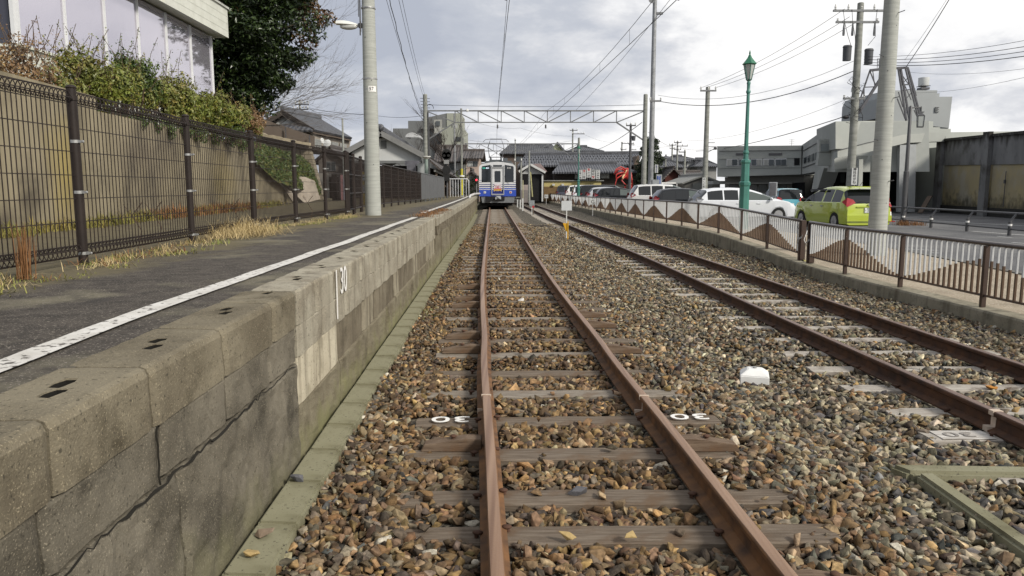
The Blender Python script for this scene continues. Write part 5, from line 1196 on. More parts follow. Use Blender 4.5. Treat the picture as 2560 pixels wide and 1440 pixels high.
def cable(label, P, r=.008, sag=0.0, n_=14, m=None, cat='cable', name='cable', tw=0):
    P = [Vector(p) for p in P]; pts = []
    for a, b_ in zip(P[:-1], P[1:]):
        for k in range(n_ + (1 if b_ is P[-1] else 0)):
            t_ = k / n_; q = a.lerp(b_, t_); q.z -= 4 * sag * t_ * (1 - t_)
            if tw: q.x += tw * math.sin(k * 2.1); 
            pts.append(q)
    mb = MB(); mb.path(pts, r, 4); return mb.ob(name, m or m_cable, label=label, cat=cat)
cable('twisted cable dropping from the platform pole to the nearer overhead frame', [at(965, -40, 17), at(1063, 293, 45.8)], .011, .55, 40, tw=.012)
cable('thin cable left of the twisted one above the platform', [at(955, -40, 17), at(1060, 285, 45.8)], .006, .3)
cable('thin cable right of the twisted one above the platform', [at(988, -40, 17), at(1066, 262, 46)], .006, .25)
cable('rightmost of the thin cables above the platform', [at(997, -40, 17), at(1068, 255, 46)], .006, .25)
cable('cable stretched just above the nearer overhead frame', [at(1070, 262, 46), at(1609, 262, 46)], .014, .1)
cable('cable running left from the nearer frame behind the pole', [at(1064, 288, 46), at(930, 287, 50), at(760, 266, 60)], .012, .15)

# ---- things along the far platform
m_green = mat('green lamp post enamel', (.055, .19, .155), .4, amt=.2, scale=4, spec=.5, col2=(.035, .14, .115), scale2=1.5)
# signal with round head and lower lamps (black)
sg_ = thing('railway_signal', 'black round-headed colour light signal with backboard on the platform', 'signal', at(1117, 490, 43))
q = at(1117, 385, 43); bz = PZ
MB().tube((q.x, 43, bz), (q.x, 43, q.z + .3), .05, 8).ob('mast', m_dark, parent=sg_)
hd = MB(); hd.tube((q.x, 42.85, q.z), (q.x, 42.93, q.z), .27, 20); hd.tube((q.x, 42.85, q.z - .1), (q.x, 42.93, q.z - .1), .25, 20); hd.ob('backboard', m_rub, parent=sg_)
for dx, dz in ((0, .12), (-.12, -.1), (.12, -.1)): MB().tube((q.x + dx, 42.62, q.z + dz), (q.x + dx, 42.86, q.z + dz), .07, 12).ob('lamp_hood', m_rub, parent=sg_)
MB().box(q.x - .15, 42.8, q.z - .55, q.x + .12, 42.95, q.z - .33).ob('relay_box', m_zinc, parent=sg_)
q2 = at(1117, 425, 43); MB().tube((q2.x, 42.82, q2.z), (q2.x, 42.95, q2.z), .24, 16).ob('lower_backboard', m_rub, parent=sg_); MB().box(q2.x - .2, 42.8, q2.z - .6, q2.x + .15, 42.95, q2.z - .25).ob('lamp_case', m_rub, parent=sg_)
# red lamp signal
rs_ = thing('railway_signal', 'small signal glowing red beside the train at the platform end', 'signal', at(1191, 490, 52))
q = at(1191.5, 450, 52); MB().tube((q.x, 52, .86), (q.x, 52, q.z + .2), .035, 8).ob('mast', m_zinc, parent=rs_)
MB().lathe([(.05, q.z - .22), (.11, q.z - .16), (.12, q.z + .1), (.07, q.z + .2)], (q.x, 51.9, 0), 14).ob('head', m_rub, parent=rs_, smooth='auto')
MB().tube((q.x, 51.76, q.z), (q.x, 51.79, q.z), .055, 12).ob('red_lamp', emis('red signal light', (1, .03, .05), 3.0), parent=rs_)
# green post with round collar, cabinet, pipe loops
gp_ = thing('platform_post', 'pale green round post with white collar behind the panel fence', 'post', at(1064, 470, 44))
q = at(1064, 440, 44); MB().lathe([(.13, PZ), (.10, q.z + .9), (.10, q.z + .95)], (q.x + .05, 44, 0), 16).ob('post', mat('pale green paint', (.25, .31, .28), .5), parent=gp_, smooth='auto'); MB().lathe([(.11, q.z + .95), (.26, q.z + 1.08), (.26, q.z + 1.12)], (q.x + .05, 44, 0), 18).ob('collar', m_insul, parent=gp_, smooth='auto')
a_, b2 = at(1044, 435, 44.5), at(1057, 402, 44.5); cb_ = MB().box(a_.x, 44.5, a_.z - .2, b2.x + .1, 44.9, b2.z - .15); cb_.ob('control_cabinet', mat('cabinet grey', (.36, .38, .38), .5, amt=.1), label='light grey control cabinet on the pale green post', cat='cabinet')
a_ = at(1017, 404, 45); MB().box(a_.x, 45, a_.z - .75, a_.x + .5, 45.3, a_.z).box(a_.x - .12, 45.02, a_.z - .2, a_.x + .7, 45.28, a_.z + .05).ob('meter_box', mat('meter box grey', (.13, .13, .15), .6), label='dark grey meter box under the station eaves', cat='box')
# platform end railing
rl_ = thing('railing', 'white tubular railing closing the platform before the train', 'railing', (-3.2, 44, PZ))
y0r, xa_, xb_ = 44.0, ux(1119, 44), ux(1172, 44); zt_ = 1.95
f = MB(); f.path([(xa_, y0r, PZ), (xa_, y0r, zt_ - .05), (xa_ + .06, y0r, zt_), (xb_ - .08, y0r, zt_), (xb_, y0r, zt_ - .1), (xb_, y0r, PZ)], .025, 8); f.ob('frame', m_alu, parent=rl_, smooth=True)
for k in range(1, 8): x = xa_ + (xb_ - xa_) * k / 8; MB().tube((x, y0r, PZ + .05), (x, y0r, zt_), .014, 6).ob('bar', m_alu, parent=rl_)
# curved pale ramp edge and yellow-wrapped post, white posts
MB().path([at(1172, 497, 46), at(1176, 489, 47.5), at(1186, 485, 50), at(1199, 484, 53)], .07, 6).ob('edge_guard', m_insul, label='white curved edge guard where the platform meets the train', cat='edge guard')
yp = thing('platform_post', 'post wrapped in yellow tape near the white railing', 'post', at(1154.5, 480, 47)); q = at(1154.5, 440, 47)
MB().tube((q.x, 47, PZ), (q.x, 47, 6.2), .06, 8).ob('post', m_pole2, parent=yp); MB().tube((q.x, 46.98, 1.0), (q.x, 46.98, 2.6), .065, 8).ob('yellow_wrap', mat('yellow tape', (.55, .50, .05), .6), parent=yp); MB().lathe([(.17, q.z - .05), (.17, q.z + .05)], (q.x, 46.9, 0), 14).ob('white_ring', m_insul, parent=yp)
pole(at(1136, 300, 60).x, 60, .8, zv(285, 60), .08, .06, 'slim steel pole in front of the grey apartment block', m_truss, False)
pole(at(1197, 400, 70).x - 2.2, 70, .8, zv(383, 70), .08, .07, 'slim white pole left of the train roof', m_pole, False)
# ================================================================ buildings
def tile_mat(key, a, b_, ribs=22, axis='X', rough=.55):
    m = mat(key, a, rough, var=b_, scale=1.2, spec=.4, speck=((a[0]*1.8, a[1]*1.8, a[2]*1.8), 9, .60))
    t, b, n, l = nodes_of(m); uvn = n('ShaderNodeUVMap'); sx = n('ShaderNodeSeparateXYZ'); l(uvn.outputs[0], sx.inputs[0])
    def sinw(o, k):
        q = n('ShaderNodeMath'); q.operation = 'MULTIPLY'; l(o, q.inputs[0]); q.inputs[1].default_value = k; s_ = n('ShaderNodeMath'); s_.operation = 'SINE'; l(q.outputs[0], s_.inputs[0]); return s_.outputs[0]
    u_, v_ = sinw(sx.outputs[0], 6.283 / .28), sinw(sx.outputs[1], 6.283 / .26)
    ad = n('ShaderNodeMath'); ad.operation = 'MULTIPLY_ADD'; l(v_, ad.inputs[0]); ad.inputs[1].default_value = .35; l(u_, ad.inputs[2])
    bp = n('ShaderNodeBump'); bp.inputs['Strength'].default_value = 1; bp.inputs['Distance'].default_value = .03; l(ad.outputs[0], bp.inputs['Height']); l(bp.outputs[0], b.inputs['Normal'])
    cur = b.inputs['Base Color'].links[0].from_socket; q = n('ShaderNodeMapRange'); q.inputs[1].default_value = -.95; q.inputs[2].default_value = -.4; q.inputs[3].default_value = .62; q.inputs[4].default_value = 1; l(u_, q.inputs[0])
    mm = n('ShaderNodeMix'); mm.data_type = 'RGBA'; mm.blend_type = 'MULTIPLY'; mm.inputs[0].default_value = 1; l(cur, mm.inputs[6]); l(q.outputs[0], mm.inputs[7]); l(mm.outputs[2], b.inputs['Base Color'])
    return m
m_tile = tile_mat('dark grey roof tiles', (.075, .078, .088), (.045, .047, .053))
m_tile2 = tile_mat('mid grey roof tiles', (.095, .10, .115), (.07, .073, .083))
m_tile3 = tile_mat('brown grey roof tiles', (.085, .072, .066), (.055, .048, .045))
m_dwood = mat('dark weathered boards', (.055, .045, .038), .9, var=(.03, .025, .022), scale=2, stretch=(1, 1, 6), bump=.6, bscale=10)
m_bwood = mat('brown weathered boards', (.15, .115, .09), .9, var=(.09, .07, .055), scale=2, stretch=(1, 1, 8), bump=.6, bscale=10)
m_plas = mat('white plaster', (.52, .53, .52), .85, amt=.12, scale=.8)
m_cream = mat('cream wall', (.52, .50, .38), .85, amt=.15, scale=.8)
m_bei = mat('beige wall', (.34, .30, .25), .85, amt=.25, scale=1)
m_gwall = mat('grey mortar wall', (.20, .205, .20), .85, var=(.16, .165, .16), scale=.6, col2=(.24, .24, .23), scale2=.3)
m_wing = glassy('house window glass', (.05, .06, .065), .12, .7)
m_curt = mat('curtained window', (.36, .36, .34), .4, var=(.20, .21, .20), scale=6, stretch=(1, 1, .1), spec=.6)
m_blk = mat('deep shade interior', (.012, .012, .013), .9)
def roofslab(pts, th, m, name, parent, ridge=None):
    "tile slope: pts = eave A, eave B, ridge B, ridge A ...; uv in metres along the eave and up the slope"
    P = [Vector(p) for p in pts]; e = (P[1] - P[0]).normalized(); nn_ = (P[1] - P[0]).cross(P[2] - P[0]).normalized(); 
    if nn_.z < 0: nn_ = -nn_
    up = nn_.cross(e); n_ = len(P); mb = MB(); mb.slab(P, -nn_ * th)
    o = mb.ob(name, m, parent=parent, fixn=False); me = o.data; uv = me.uv_layers.new(name='UVMap'); base = WL[parent]
    for lp_ in me.loops:
        q = me.vertices[lp_.vertex_index].co + base - P[0]; uv.data[lp_.index].uv = (q.dot(e), q.dot(up))
    bm = bmesh.new(); bm.from_mesh(me); bmesh.ops.recalc_face_normals(bm, faces=bm.faces); bm.to_mesh(me); bm.free()
    return o
def ridge_cap(A, B, parent, r=.11, m=None, ends=True):
    mb = MB(); mb.beam(A, B, r * 1.6, r * 1.5); mb.tube(Vector(A) + Vector((0, 0, r * .7)), Vector(B) + Vector((0, 0, r * .7)), r * .7, 8)
    o = mb.ob('ridge', m or m_tile, parent=parent)
    return o
def house(label, x0, y0, x1, y1, zb, ze, zr, axis='x', hip=0.0, over=.5, wall=None, roof=None, wins=(), rot=0.0, gable_m=None, name='house', th=.12, gable=None):
    "rectangular house: walls, two or four tile slopes, ridge; wins = (face, a, z0, z1, width, material)"
    wall = wall or m_bei; roof = roof or m_tile; cx_, cy_ = (x0 + x1) / 2, (y0 + y1) / 2
    h = thing(name, label, 'house', (cx_, cy_, zb)); ob_ = []
    mb = MB(); mb.box(x0, y0, zb, x1, y1, ze - .02)
    if axis == 'x':
        if hip == 0:
            for x in (x0, x1 - .1): mb.slab([(x, y0, ze - .02), (x, y1, ze - .02), (x, cy_, zr - .12)], (.1, 0, 0))
    else:
        if hip == 0:
            for y in (y0, y1 - .1): mb.slab([(x0, y, ze - .02), (x1, y, ze - .02), (cx_, y, zr - .12)], (0, .1, 0))
    ob_.append(mb.ob('wall', wall, parent=h)); X0, X1, Y0, Y1 = x0 - over, x1 + over, y0 - over, y1 + over
    sl = (zr - ze) / (((y1 - y0) if axis == 'x' else (x1 - x0)) / 2); zo = ze - sl * over
    if axis == 'x':
        ra, rb = X0 + hip, X1 - hip
        ob_.append(roofslab([(X0, Y0, zo), (X1, Y0, zo), (rb, cy_, zr), (ra, cy_, zr)], th, roof, 'roof', h)); ob_.append(roofslab([(X1, Y1, zo), (X0, Y1, zo), (ra, cy_, zr), (rb, cy_, zr)], th, roof, 'roof', h))
        if hip: ob_.append(roofslab([(X0, Y1, zo), (X0, Y0, zo), (ra, cy_, zr)], th, roof, 'roof', h)); ob_.append(roofslab([(X1, Y0, zo), (X1, Y1, zo), (rb, cy_, zr)], th, roof, 'roof', h))
        ob_.append(ridge_cap((ra, cy_, zr + .04), (rb, cy_, zr + .04), h, m=roof))
    else:
        ra, rb = Y0 + hip, Y1 - hip
        ob_.append(roofslab([(X0, Y1, zo), (X0, Y0, zo), (cx_, ra, zr), (cx_, rb, zr)], th, roof, 'roof', h)); ob_.append(roofslab([(X1, Y0, zo), (X1, Y1, zo), (cx_, rb, zr), (cx_, ra, zr)], th, roof, 'roof', h))
        if hip: ob_.append(roofslab([(X0, Y0, zo), (X1, Y0, zo), (cx_, ra, zr)], th, roof, 'roof', h)); ob_.append(roofslab([(X1, Y1, zo), (X0, Y1, zo), (cx_, rb, zr)], th, roof, 'roof', h))
        ob_.append(ridge_cap((cx_, ra, zr + .04), (cx_, rb, zr + .04), h, m=roof))
    for (fc, a, za, zt_, wd, m_) in wins:
        f = MB(); g_ = MB()
        if fc == 'f':
            f.box(a, y0 - .06, za, a + wd, y0 + .02, zt_); g_.box(a + .06, y0 - .075, za + .06, a + wd / 2 - .03, y0 - .058, zt_ - .06).box(a + wd / 2 + .03, y0 - .075, za + .06, a + wd - .06, y0 - .058, zt_ - .06)
        elif fc == 'l':
            f.box(x0 - .06, a, za, x0 + .02, a + wd, zt_); g_.box(x0 - .075, a + .06, za + .06, x0 - .058, a + wd - .06, zt_ - .06)
        else:
            f.box(x1 - .02, a, za, x1 + .06, a + wd, zt_); g_.box(x1 + .058, a + .06, za + .06, x1 + .075, a + wd - .06, zt_ - .06)
        fo = f.ob('window', m_truss if m_ is not m_curt else m_alu, parent=h); g_.ob('pane', m_, parent=fo)
    if rot: h.rotation_euler = (0, 0, rot)
    return h
def U(u, Y): return ux(u, Y)
def Z(v, Y): return zv(v, Y)

# -- house on the stone wall (irimoya roof) far left
h = thing('house', 'two-storey tiled house with white gable above the brown sheet fence', 'house', (U(780, 52), 52, 3))
A, B = at(706, 277, 48), at(800, 296, 57); E1, E2 = at(783, 323, 46.5), at(881, 344, 56.5); L1 = at(660, 304, 47.5); L2 = at(705, 312, 50)
roofslab([E1, E2, B, A], .14, m_tile, 'roof', h); back = Vector((-6.2, 4.5, 0)); roofslab([L1, A, B, B + Vector((-3.2, 4, -1.7)), L1 + Vector((2, 8, -.3))], .14, m_tile, 'roof', h)
ridge_cap(A + Vector((0, 0, .08)), B + Vector((0, 0, .08)), h, .16, m_tile2)
gbl = MB(); gbl.slab([A + Vector((.0, .35, -.28)), at(686, 312, 48.2), at(748, 312, 47.8)], (.05, .3, 0)); gbl.ob('gable', m_plas, parent=h)
for p, q in ((A, L1), (A, E1)): MB().beam(p + Vector((0, -.05, -.1)), q + Vector((0, -.05, -.1)), .1, .30).ob('bargeboard', m_dwood, parent=h)
roofslab([at(690, 325, 45.6), at(783, 325, 45.8), at(765, 312, 47.3), at(683, 311, 47.6)], .1, m_tile, 'roof', h)
bw = MB(); e1, e2 = at(781, 350, 47.2), at(870, 375, 56); 
bw.slab([at(783, 326, 47.1), at(878, 347, 56.6), at(870, 388, 56.6), at(783, 378, 47.1)], (-1.5, 1.5, 0)); bw.slab([at(650, 318, 48.5), at(783, 326, 47.3), at(783, 378, 47.3), at(650, 378, 48.5)], (0, .5, 0)); bw.ob('wall', m_bei, parent=h)
MB().slab([at(782, 330, 46.6), at(879, 350, 56), at(879, 352.5, 56), at(782, 333, 46.6)], (-.5, .5, 0)).ob('gutter_board', m_bwood, parent=h)
for k in range(4):
    ua, ub = 787 + k * 21, 787 + k * 21 + 17; ya, yb = 47.05 + (ua - 783) / 95 * 9.4, 47.05 + (ub - 783) / 95 * 9.4
    MB().slab([at(ua, 346 + .17 * (ua - 783), ya - .1), at(ub, 346 + .17 * (ub - 783), yb - .1), at(ub, 366 + .12 * (ub - 783), yb - .1), at(ua, 366 + .12 * (ua - 783), ya - .1)], (-.03, .03, 0)).ob('window', m_curt, parent=h)
bal = MB(); 
for k in range(14): ua = 785 + k * 6.5; ya = 46.6 + (ua - 783) / 95 * 9.4; bal.tube(at(ua, 363 + .1 * (ua - 783), ya), at(ua, 372 + .1 * (ua - 783), ya), .02, 4)
bal.beam(at(784, 363, 46.6), at(874, 372, 55.4), .05, .05); bal.ob('balcony_rail', m_dwood, parent=h)
for u, v, s_ in ((807, 352.5, .9), (818.5, 357.5, 1.0)):
    q = at(u, v, 46.2); d_ = MB().lathe([(.02, .05), (.16 * s_, .03), (.22 * s_, 0), (.20 * s_, -.015), (.01, .035)], (0, 0, 0), 18)
    M_ = Matrix.Rotation(R(75), 3, 'X') if s_ == 1 else Matrix.Rotation(R(70), 3, 'Y') @ Matrix.Rotation(R(20), 3, 'X'); d_.v = [tuple(q + M_ @ Vector(v_)) for v_ in d_.v]
    d_.ob('satellite_dish', m_plas, smooth='auto', label='white satellite dish on the balcony of the tiled house, %s one' % ('right' if s_ == 1 else 'left'), cat='satellite dish')

# low house seen through the fence under it, dark van-like skip
house('low grey weathered house with a small window seen through the mesh fence', U(798, 50), 50, U(862, 50), 56, .8, Z(395, 50), Z(368, 50), 'y', wall=mat('taupe boards', (.17, .15, .135), .9, amt=.25, scale=2), roof=m_tile3, over=.4, wins=(('f', U(817, 50), Z(428, 50), Z(404, 50), .65, m_wing),))
MB().box(U(800, 49), 48.5, .8, U(868, 49), 48.9, Z(433, 49)).ob('garden_wall', mat('pale low wall', (.30, .28, .25), .9, amt=.2, scale=2), label='pale low wall in front of the weathered house', cat='wall')
vm = thing('storage_box', 'dark rounded storage box standing behind the fence corner', 'storage box', (U(840, 38), 38, .8)); b_ = MB(); b_.box(U(828, 38), 37.5, .82, U(853, 38), 38.6, Z(436, 38)); b_.ob('body', mat('very dark brown plastic', (.02, .016, .015), .7), parent=vm, bevel=.12)
pr_ = MB().box(U(852, 37), 37, .85, U(857, 37), 37.1, Z(437, 37)); pr_.ob('banner', mat('faded pink banner', (.30, .16, .17), .8), label='faded pink banner beside the dark storage box', cat='banner')
MB().box(U(859, 37), 37, .85, U(862.5, 37), 37.1, Z(447, 37)).ob('banner', mat('pale violet banner', (.30, .29, .36), .8), label='pale violet banner beside the pink one behind the fence corner', cat='banner')
vd = thing('vending_machine', 'yellow vending machine seen between gate and concrete pole', 'vending machine', (U(908, 26), 26, .8))
MB().box(U(903, 26), 26, .82, U(915, 26), 26.6, Z(429, 26)).ob('cabinet', mat('dull yellow panel', (.42, .32, .04), .5), parent=vd)
MB().box(U(904, 26), 25.985, Z(480, 26), U(914, 26), 25.998, Z(462, 26)).box(U(904, 26), 25.985, Z(452, 26), U(914, 26), 25.998, Z(436, 26)).ob('display', mat('pale blue display', (.3, .36, .42), .4), parent=vd)

# -- station building with white gable and long tiled roof
sb = thing('station_building', 'low station building with white gable and long dark tiled roof', 'building', (U(960, 46), 46, PZ))
YG = 46.0; AP = Vector((U(955, YG), YG, Z(326, YG))); ER = Vector((U(1072, YG), YG, Z(393, YG))); EL = Vector((U(858, YG), YG, Z(378, YG))); D = Vector((-1.2, 26, 0))
ER = Vector((U(1063, YG), YG, Z(384, YG)))
roofslab([ER, ER + D, AP + D, AP], .2, m_tile3, 'roof', sb); roofslab([EL + D, EL, AP, AP + D], .2, m_tile3, 'roof', sb); ridge_cap(AP + Vector((0, 0, .1)), AP + D + Vector((0, 0, .1)), sb, .16, m_tile)
MB().ball(AP + Vector((0, -.1, .16)), .22, 10, 6, (1, .5, 1)).ob('ridge_end_tile', m_tile, parent=sb, smooth=True)
for q in (EL, ER): MB().beam(AP + Vector((0, -.04, -.16)), q + Vector((0, -.04, -.16)), .14, .30).ob('bargeboard', mat('grey bargeboard', (.22, .22, .215), .8, amt=.2, scale=3), parent=sb)
zg = Z(401, YG)
MB().slab([(U(880, YG), YG + .35, zg), (U(1052, YG), YG + .35, zg), (U(1052, YG), YG + .35, Z(388, YG)), (AP.x + .1, YG + .35, AP.z - .35), (U(880, YG), YG + .35, Z(379, YG))], (0, .2, 0)).ob('gable_wall', m_plas, parent=sb)
MB().box(U(952.5, YG), YG + .30, Z(370, YG), U(966, YG), YG + .36, Z(351, YG)).ob('vent', mat('grey louvre', (.17, .175, .17), .7), parent=sb)
MB().box(U(875, YG), YG + .1, Z(408, YG), U(1054, YG), YG + .5, zg - .01).ob('lintel', mat('grey beam', (.16, .165, .165), .8, amt=.2, scale=2), parent=sb)
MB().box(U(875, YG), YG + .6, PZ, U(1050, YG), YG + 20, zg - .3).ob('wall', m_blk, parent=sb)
# right-hand canopy going back along the platform
c0_ = Vector((U(1063, YG), YG, Z(388, YG))); c1_ = c0_ + D; o1 = Vector((U(1105, YG), YG + 1, Z(415, YG + 1))); o2 = Vector((t1(74) - 1.9, 74, Z(449, 74)))
roofslab([Vector((U(1100, 47), 47, Z(420, 47))), Vector((U(1163, 66), 66, Z(455, 66))), c1_ + Vector((0, 0, -.0)), c0_], .12, m_tile3, 'canopy_roof', sb)
for k in range(5):
    y = 48 + k * 4.2; x = U(1100, 47) + (U(1163, 66) - U(1100, 47)) * (y - 47) / 19 - .35; zt_ = Z(420, 47) + (Z(455, 66) - Z(420, 47)) * (y - 47) / 19 - .1
    MB().box(x - .07, y - .07, PZ, x + .07, y + .07, zt_).ob('post', m_bwood, parent=sb); MB().beam((x, y, zt_ - .9), (x - 1.0, y, zt_ - .05), .08, .08).ob('brace', m_bwood, parent=sb)
MB().beam((U(1100, 47) - .3, 47, Z(420, 47) - .12), (U(1163, 66) - .3, 66, Z(455, 66) - .12), .12, .2).ob('eaves_beam', MATS['grey bargeboard'], parent=sb)
# -- grey apartment block behind
ab = thing('apartment_block', 'grey block with stepped rooftop and pale end wall behind the station', 'building', (U(1080, 95), 95, 0))
def bx(m_, nm, par, Y, u0, u1, v0, zb, dep, Y2=None):
    return MB().box(U(u0, Y), Y, zb, U(u1, Y), Y + dep, Z(v0, Y)).ob(nm, m_, parent=par)
m_ab1 = mat('dark grey block wall', (.15, .155, .155), .85, amt=.15, scale=.3); m_ab2 = mat('pale grey-green block wall', (.30, .31, .26), .85, amt=.12, scale=.3)
bx(m_ab1, 'wall', ab, 96, 985, 1106, 321, 0, 10); bx(m_ab1, 'wall', ab, 97.5, 1023, 1108, 302, 0, 8)
MB().slab([(U(1052, 95), 95.5, Z(321, 95)), (U(1118.5, 95), 95.5, Z(321, 95)), (U(1118.5, 95), 95.5, Z(282, 95)), (U(1072, 95), 95.5, Z(292, 95))], (0, 8, 0)).ob('wall', m_ab1, parent=ab)
bx(m_ab2, 'end_wall', ab, 95.4, 1118.7, 1153.5, 283, 0, 8); bx(m_ab2, 'end_wall', ab, 94.6, 1106, 1159.5, 319.5, 0, 10)
bx(mat('parapet pale', (.36, .36, .33), .8), 'parapet', ab, 94.5, 1087, 1106, 299, 8, .4); MB().box(U(1091, 94), 94.35, Z(314, 94), U(1101, 94), 94.45, Z(302, 94)).ob('window', m_wing, parent=ab)
MB().box(U(1131, 94), 95.25, Z(319, 94), U(1144, 94), 95.35, Z(309, 94)).ob('window', m_curt, parent=ab)
for k in range(6):
    MB().box(U(1139, 94), 94.5, Z(352 + k * 17, 94), U(1152, 94), 94.58, Z(342 + k * 17, 94)).ob('window', m_curt if k % 2 else m_wing, parent=ab)
dm = MB(); q = at(1030, 343, 60)
for k in range(11):
    a = math.pi * k / 10; 
    for dy in (0, 3): dm.v.append((q.x + .52 * math.cos(a) * 1.0, 60 + dy, q.z + .30 * math.sin(a) * 1.2))
for k in range(10): dm.f.append((2*k, 2*k + 2, 2*k + 3, 2*k + 1))
dm.f.append(tuple(2 * k for k in range(11))); dm.ob('arched_skylight', mat('translucent sheet', (.55, .56, .56), .4, amt=.25, scale=5), label='small white arched sheet roof above the station tiles', cat='arched roof')
# mid building between apartment and station, bare tree
hm = house('dark-roofed house directly behind the station canopy, with pale wall', U(1100, 78), 78, U(1150, 78), 84, 0, Z(397, 78), Z(362, 78), 'x', wall=mat('grey white wall', (.34, .34, .33), .85), roof=m_tile3, over=.6, wins=(('f', U(1112, 78), Z(425, 78), Z(408, 78), 1.0, m_wing), ('f', U(1134, 78), Z(425, 78), Z(408, 78), .8, m_curt)))
house('pinkish two-storey house left of the train with two curtained windows', U(1166, 76), 76, U(1196, 76), 84, 0, Z(393, 76), Z(372, 76), 'x', wall=mat('pinkish plaster', (.42, .33, .28), .85, amt=.15, scale=1), roof=m_tile3, over=.5, wins=(('f', U(1169, 76), Z(416, 76), Z(403, 76), .55, m_curt), ('f', U(1182, 76), Z(416, 76), Z(403, 76), .5, m_wing)))
house('small gabled house front below the pinkish one left of the train', U(1166, 70), 70, U(1190, 70), 74, .0, Z(438, 70), Z(424, 70), 'y', wall=m_bei, roof=m_tile3, over=.3, wins=(('f', U(1174, 70), Z(452, 70), Z(441, 70), .4, m_wing),))
bare_tree('bare_tree', 'leafless dark tree rising beside the canopy behind the round signal', (U(1118, 58), 58, .8), dict(top=Vector((U(1116, 58), 58, 4.6)), dirs=[(.5, 0, .9), (-.5, 0, .9), (.9, 0, .5), (-.8, 0, .4)], len=2.0, kids=4, lev=3, up=.05), 11, random.Random(3), .11, m=mat('dark bare bark', (.055, .045, .04), .9))
bare_tree('bare_tree', 'thin leafless tree over the station ridge', (U(1035, 75), 75, .8), dict(top=Vector((U(1035, 75), 75, 5.2)), dirs=[(.5, 0, .9), (-.5, 0, .9), (-.9, 0, .5)], len=2.6, kids=4, lev=3, up=.05), 9, random.Random(6), .08, m=MATS['dark bare bark'])
for k, (u, v) in enumerate(((1175, 490), (1180, 495))): pass
gl = MB(); 
for k in range(40):
    q = Vector((U(1180, 62) + rl.gauss(0, .6), 62 + rl.gauss(0, .4), 1.3 + rl.gauss(0, .5))); leaves(gl, clump_pts(q, .3, 40, rl), None, .07, rl)
bsh = thing('bush', 'dark green bush between the canopy and the red signal', 'bush', (U(1180, 62), 62, .8)); gl.ob('foliage', m_hg, parent=bsh, fixn=False)

# -- houses beyond the train
def hz(*a, **k): return house(*a, **k)
YA = 118
hz('large house with grey ridge roof and brown wall right behind the train', U(1258, YA), YA, U(1398, YA), YA + 9, 0, Z(381, YA), Z(357.5, YA), 'x', hip=1.5, over=.6, wall=mat('brown cladding', (.13, .10, .085), .9, amt=.2, scale=1), roof=m_tile, wins=(('f', U(1290, YA), Z(403, YA), Z(391, YA), 1.0, m_wing),))
g_ = thing('house', 'pale green gabled house end showing left of the grey-roofed shop', 'house', (U(1395, 112), 112, 0)); MB().slab([(U(1385, 112), 112, 0), (U(1408, 112), 112, 0), (U(1408, 112), 112, Z(377, 112)), (U(1391, 112), 112, Z(357, 112)), (U(1384, 112), 112, Z(372, 112))], (0, 6, 0)).ob('wall', mat('pale green wall', (.46, .48, .30), .85), parent=g_); MB().beam((U(1391, 112), 111.8, Z(356, 112)), (U(1411, 112), 111.8, Z(378.5, 112)), .4, .25).ob('roof', m_tile, parent=g_)
hz('middle house roof with crossed ridges in front of the pale green gable', U(1322, 108), 108, U(1404, 108), 115, 0, Z(380, 108), Z(365.5, 108), 'x', hip=2.4, over=.7, wall=m_gwall, roof=m_tile)
hz('cream walled house with low hipped grey roof above the shop roof', U(1420, 112), 112, U(1500, 112), 120, 0, Z(375.5, 112), Z(362, 112), 'x', hip=3.6, over=.5, wall=m_cream, roof=m_tile)
# restaurant: long main roof, front roof, dark boards, yellow wall
YB = 84.0
rb_ = thing('restaurant', 'long dark wooden seafood restaurant with grey tiled roofs and yellow wall', 'building', (U(1450, YB), YB, 0))
def ZB(v): return Z(v, YB)
MB().box(U(1308, YB), YB + 3, 0, U(1590, YB), YB + 14, Z(414, YB + 3)).ob('wall', m_dwood, parent=rb_)
roofslab([(U(1293, YB + 2), YB + 2, Z(414, YB + 2)), (U(1588, YB + 2), YB + 2, Z(411, YB + 2)), (U(1603, YB + 8), YB + 8, Z(384, YB + 8)), (U(1312, YB + 8), YB + 8, Z(388, YB + 8))], .2, m_tile2, 'roof', rb_)
roofslab([(U(1588, YB + 14), YB + 14, Z(414, YB + 2)), (U(1293, YB + 14), YB + 14, Z(414, YB + 2)), (U(1312, YB + 8), YB + 8, Z(388, YB + 8)), (U(1603, YB + 8), YB + 8, Z(384, YB + 8))], .2, m_tile2, 'roof', rb_)
ridge_cap((U(1312, YB + 8), YB + 8, Z(387, YB + 8)), (U(1603, YB + 8), YB + 8, Z(383, YB + 8)), rb_, .2, m_tile)
sn = MB()   # rows of snow stoppers on the tiles
for row, f_ in enumerate((.15, .40, .62)):
    for k in range(34):
        t_ = (k + .5) / 34; e_ = Vector((U(1293, YB + 2), YB + 2, Z(414, YB + 2))).lerp(Vector((U(1588, YB + 2), YB + 2, Z(411, YB + 2))), t_); r_ = Vector((U(1312, YB + 8), YB + 8, Z(388, YB + 8))).lerp(Vector((U(1603, YB + 8), YB + 8, Z(384, YB + 8))), t_); q = e_.lerp(r_, f_ + .12); sn.box(q.x - .06, q.y - .05, q.z, q.x + .06, q.y + .05, q.z + .09)
sn.ob('snow_stoppers', m_blk, parent=rb_, kind='stuff')
roofslab([(U(1380, YB - 2), YB - 2, Z(430.5, YB - 2)), (U(1592, YB - 2), YB - 2, Z(428, YB - 2)), (U(1541, YB + 2), YB + 2, Z(409, YB + 2)), (U(1397, YB + 2), YB + 2, Z(410, YB + 2))], .18, m_tile2, 'front_roof', rb_)
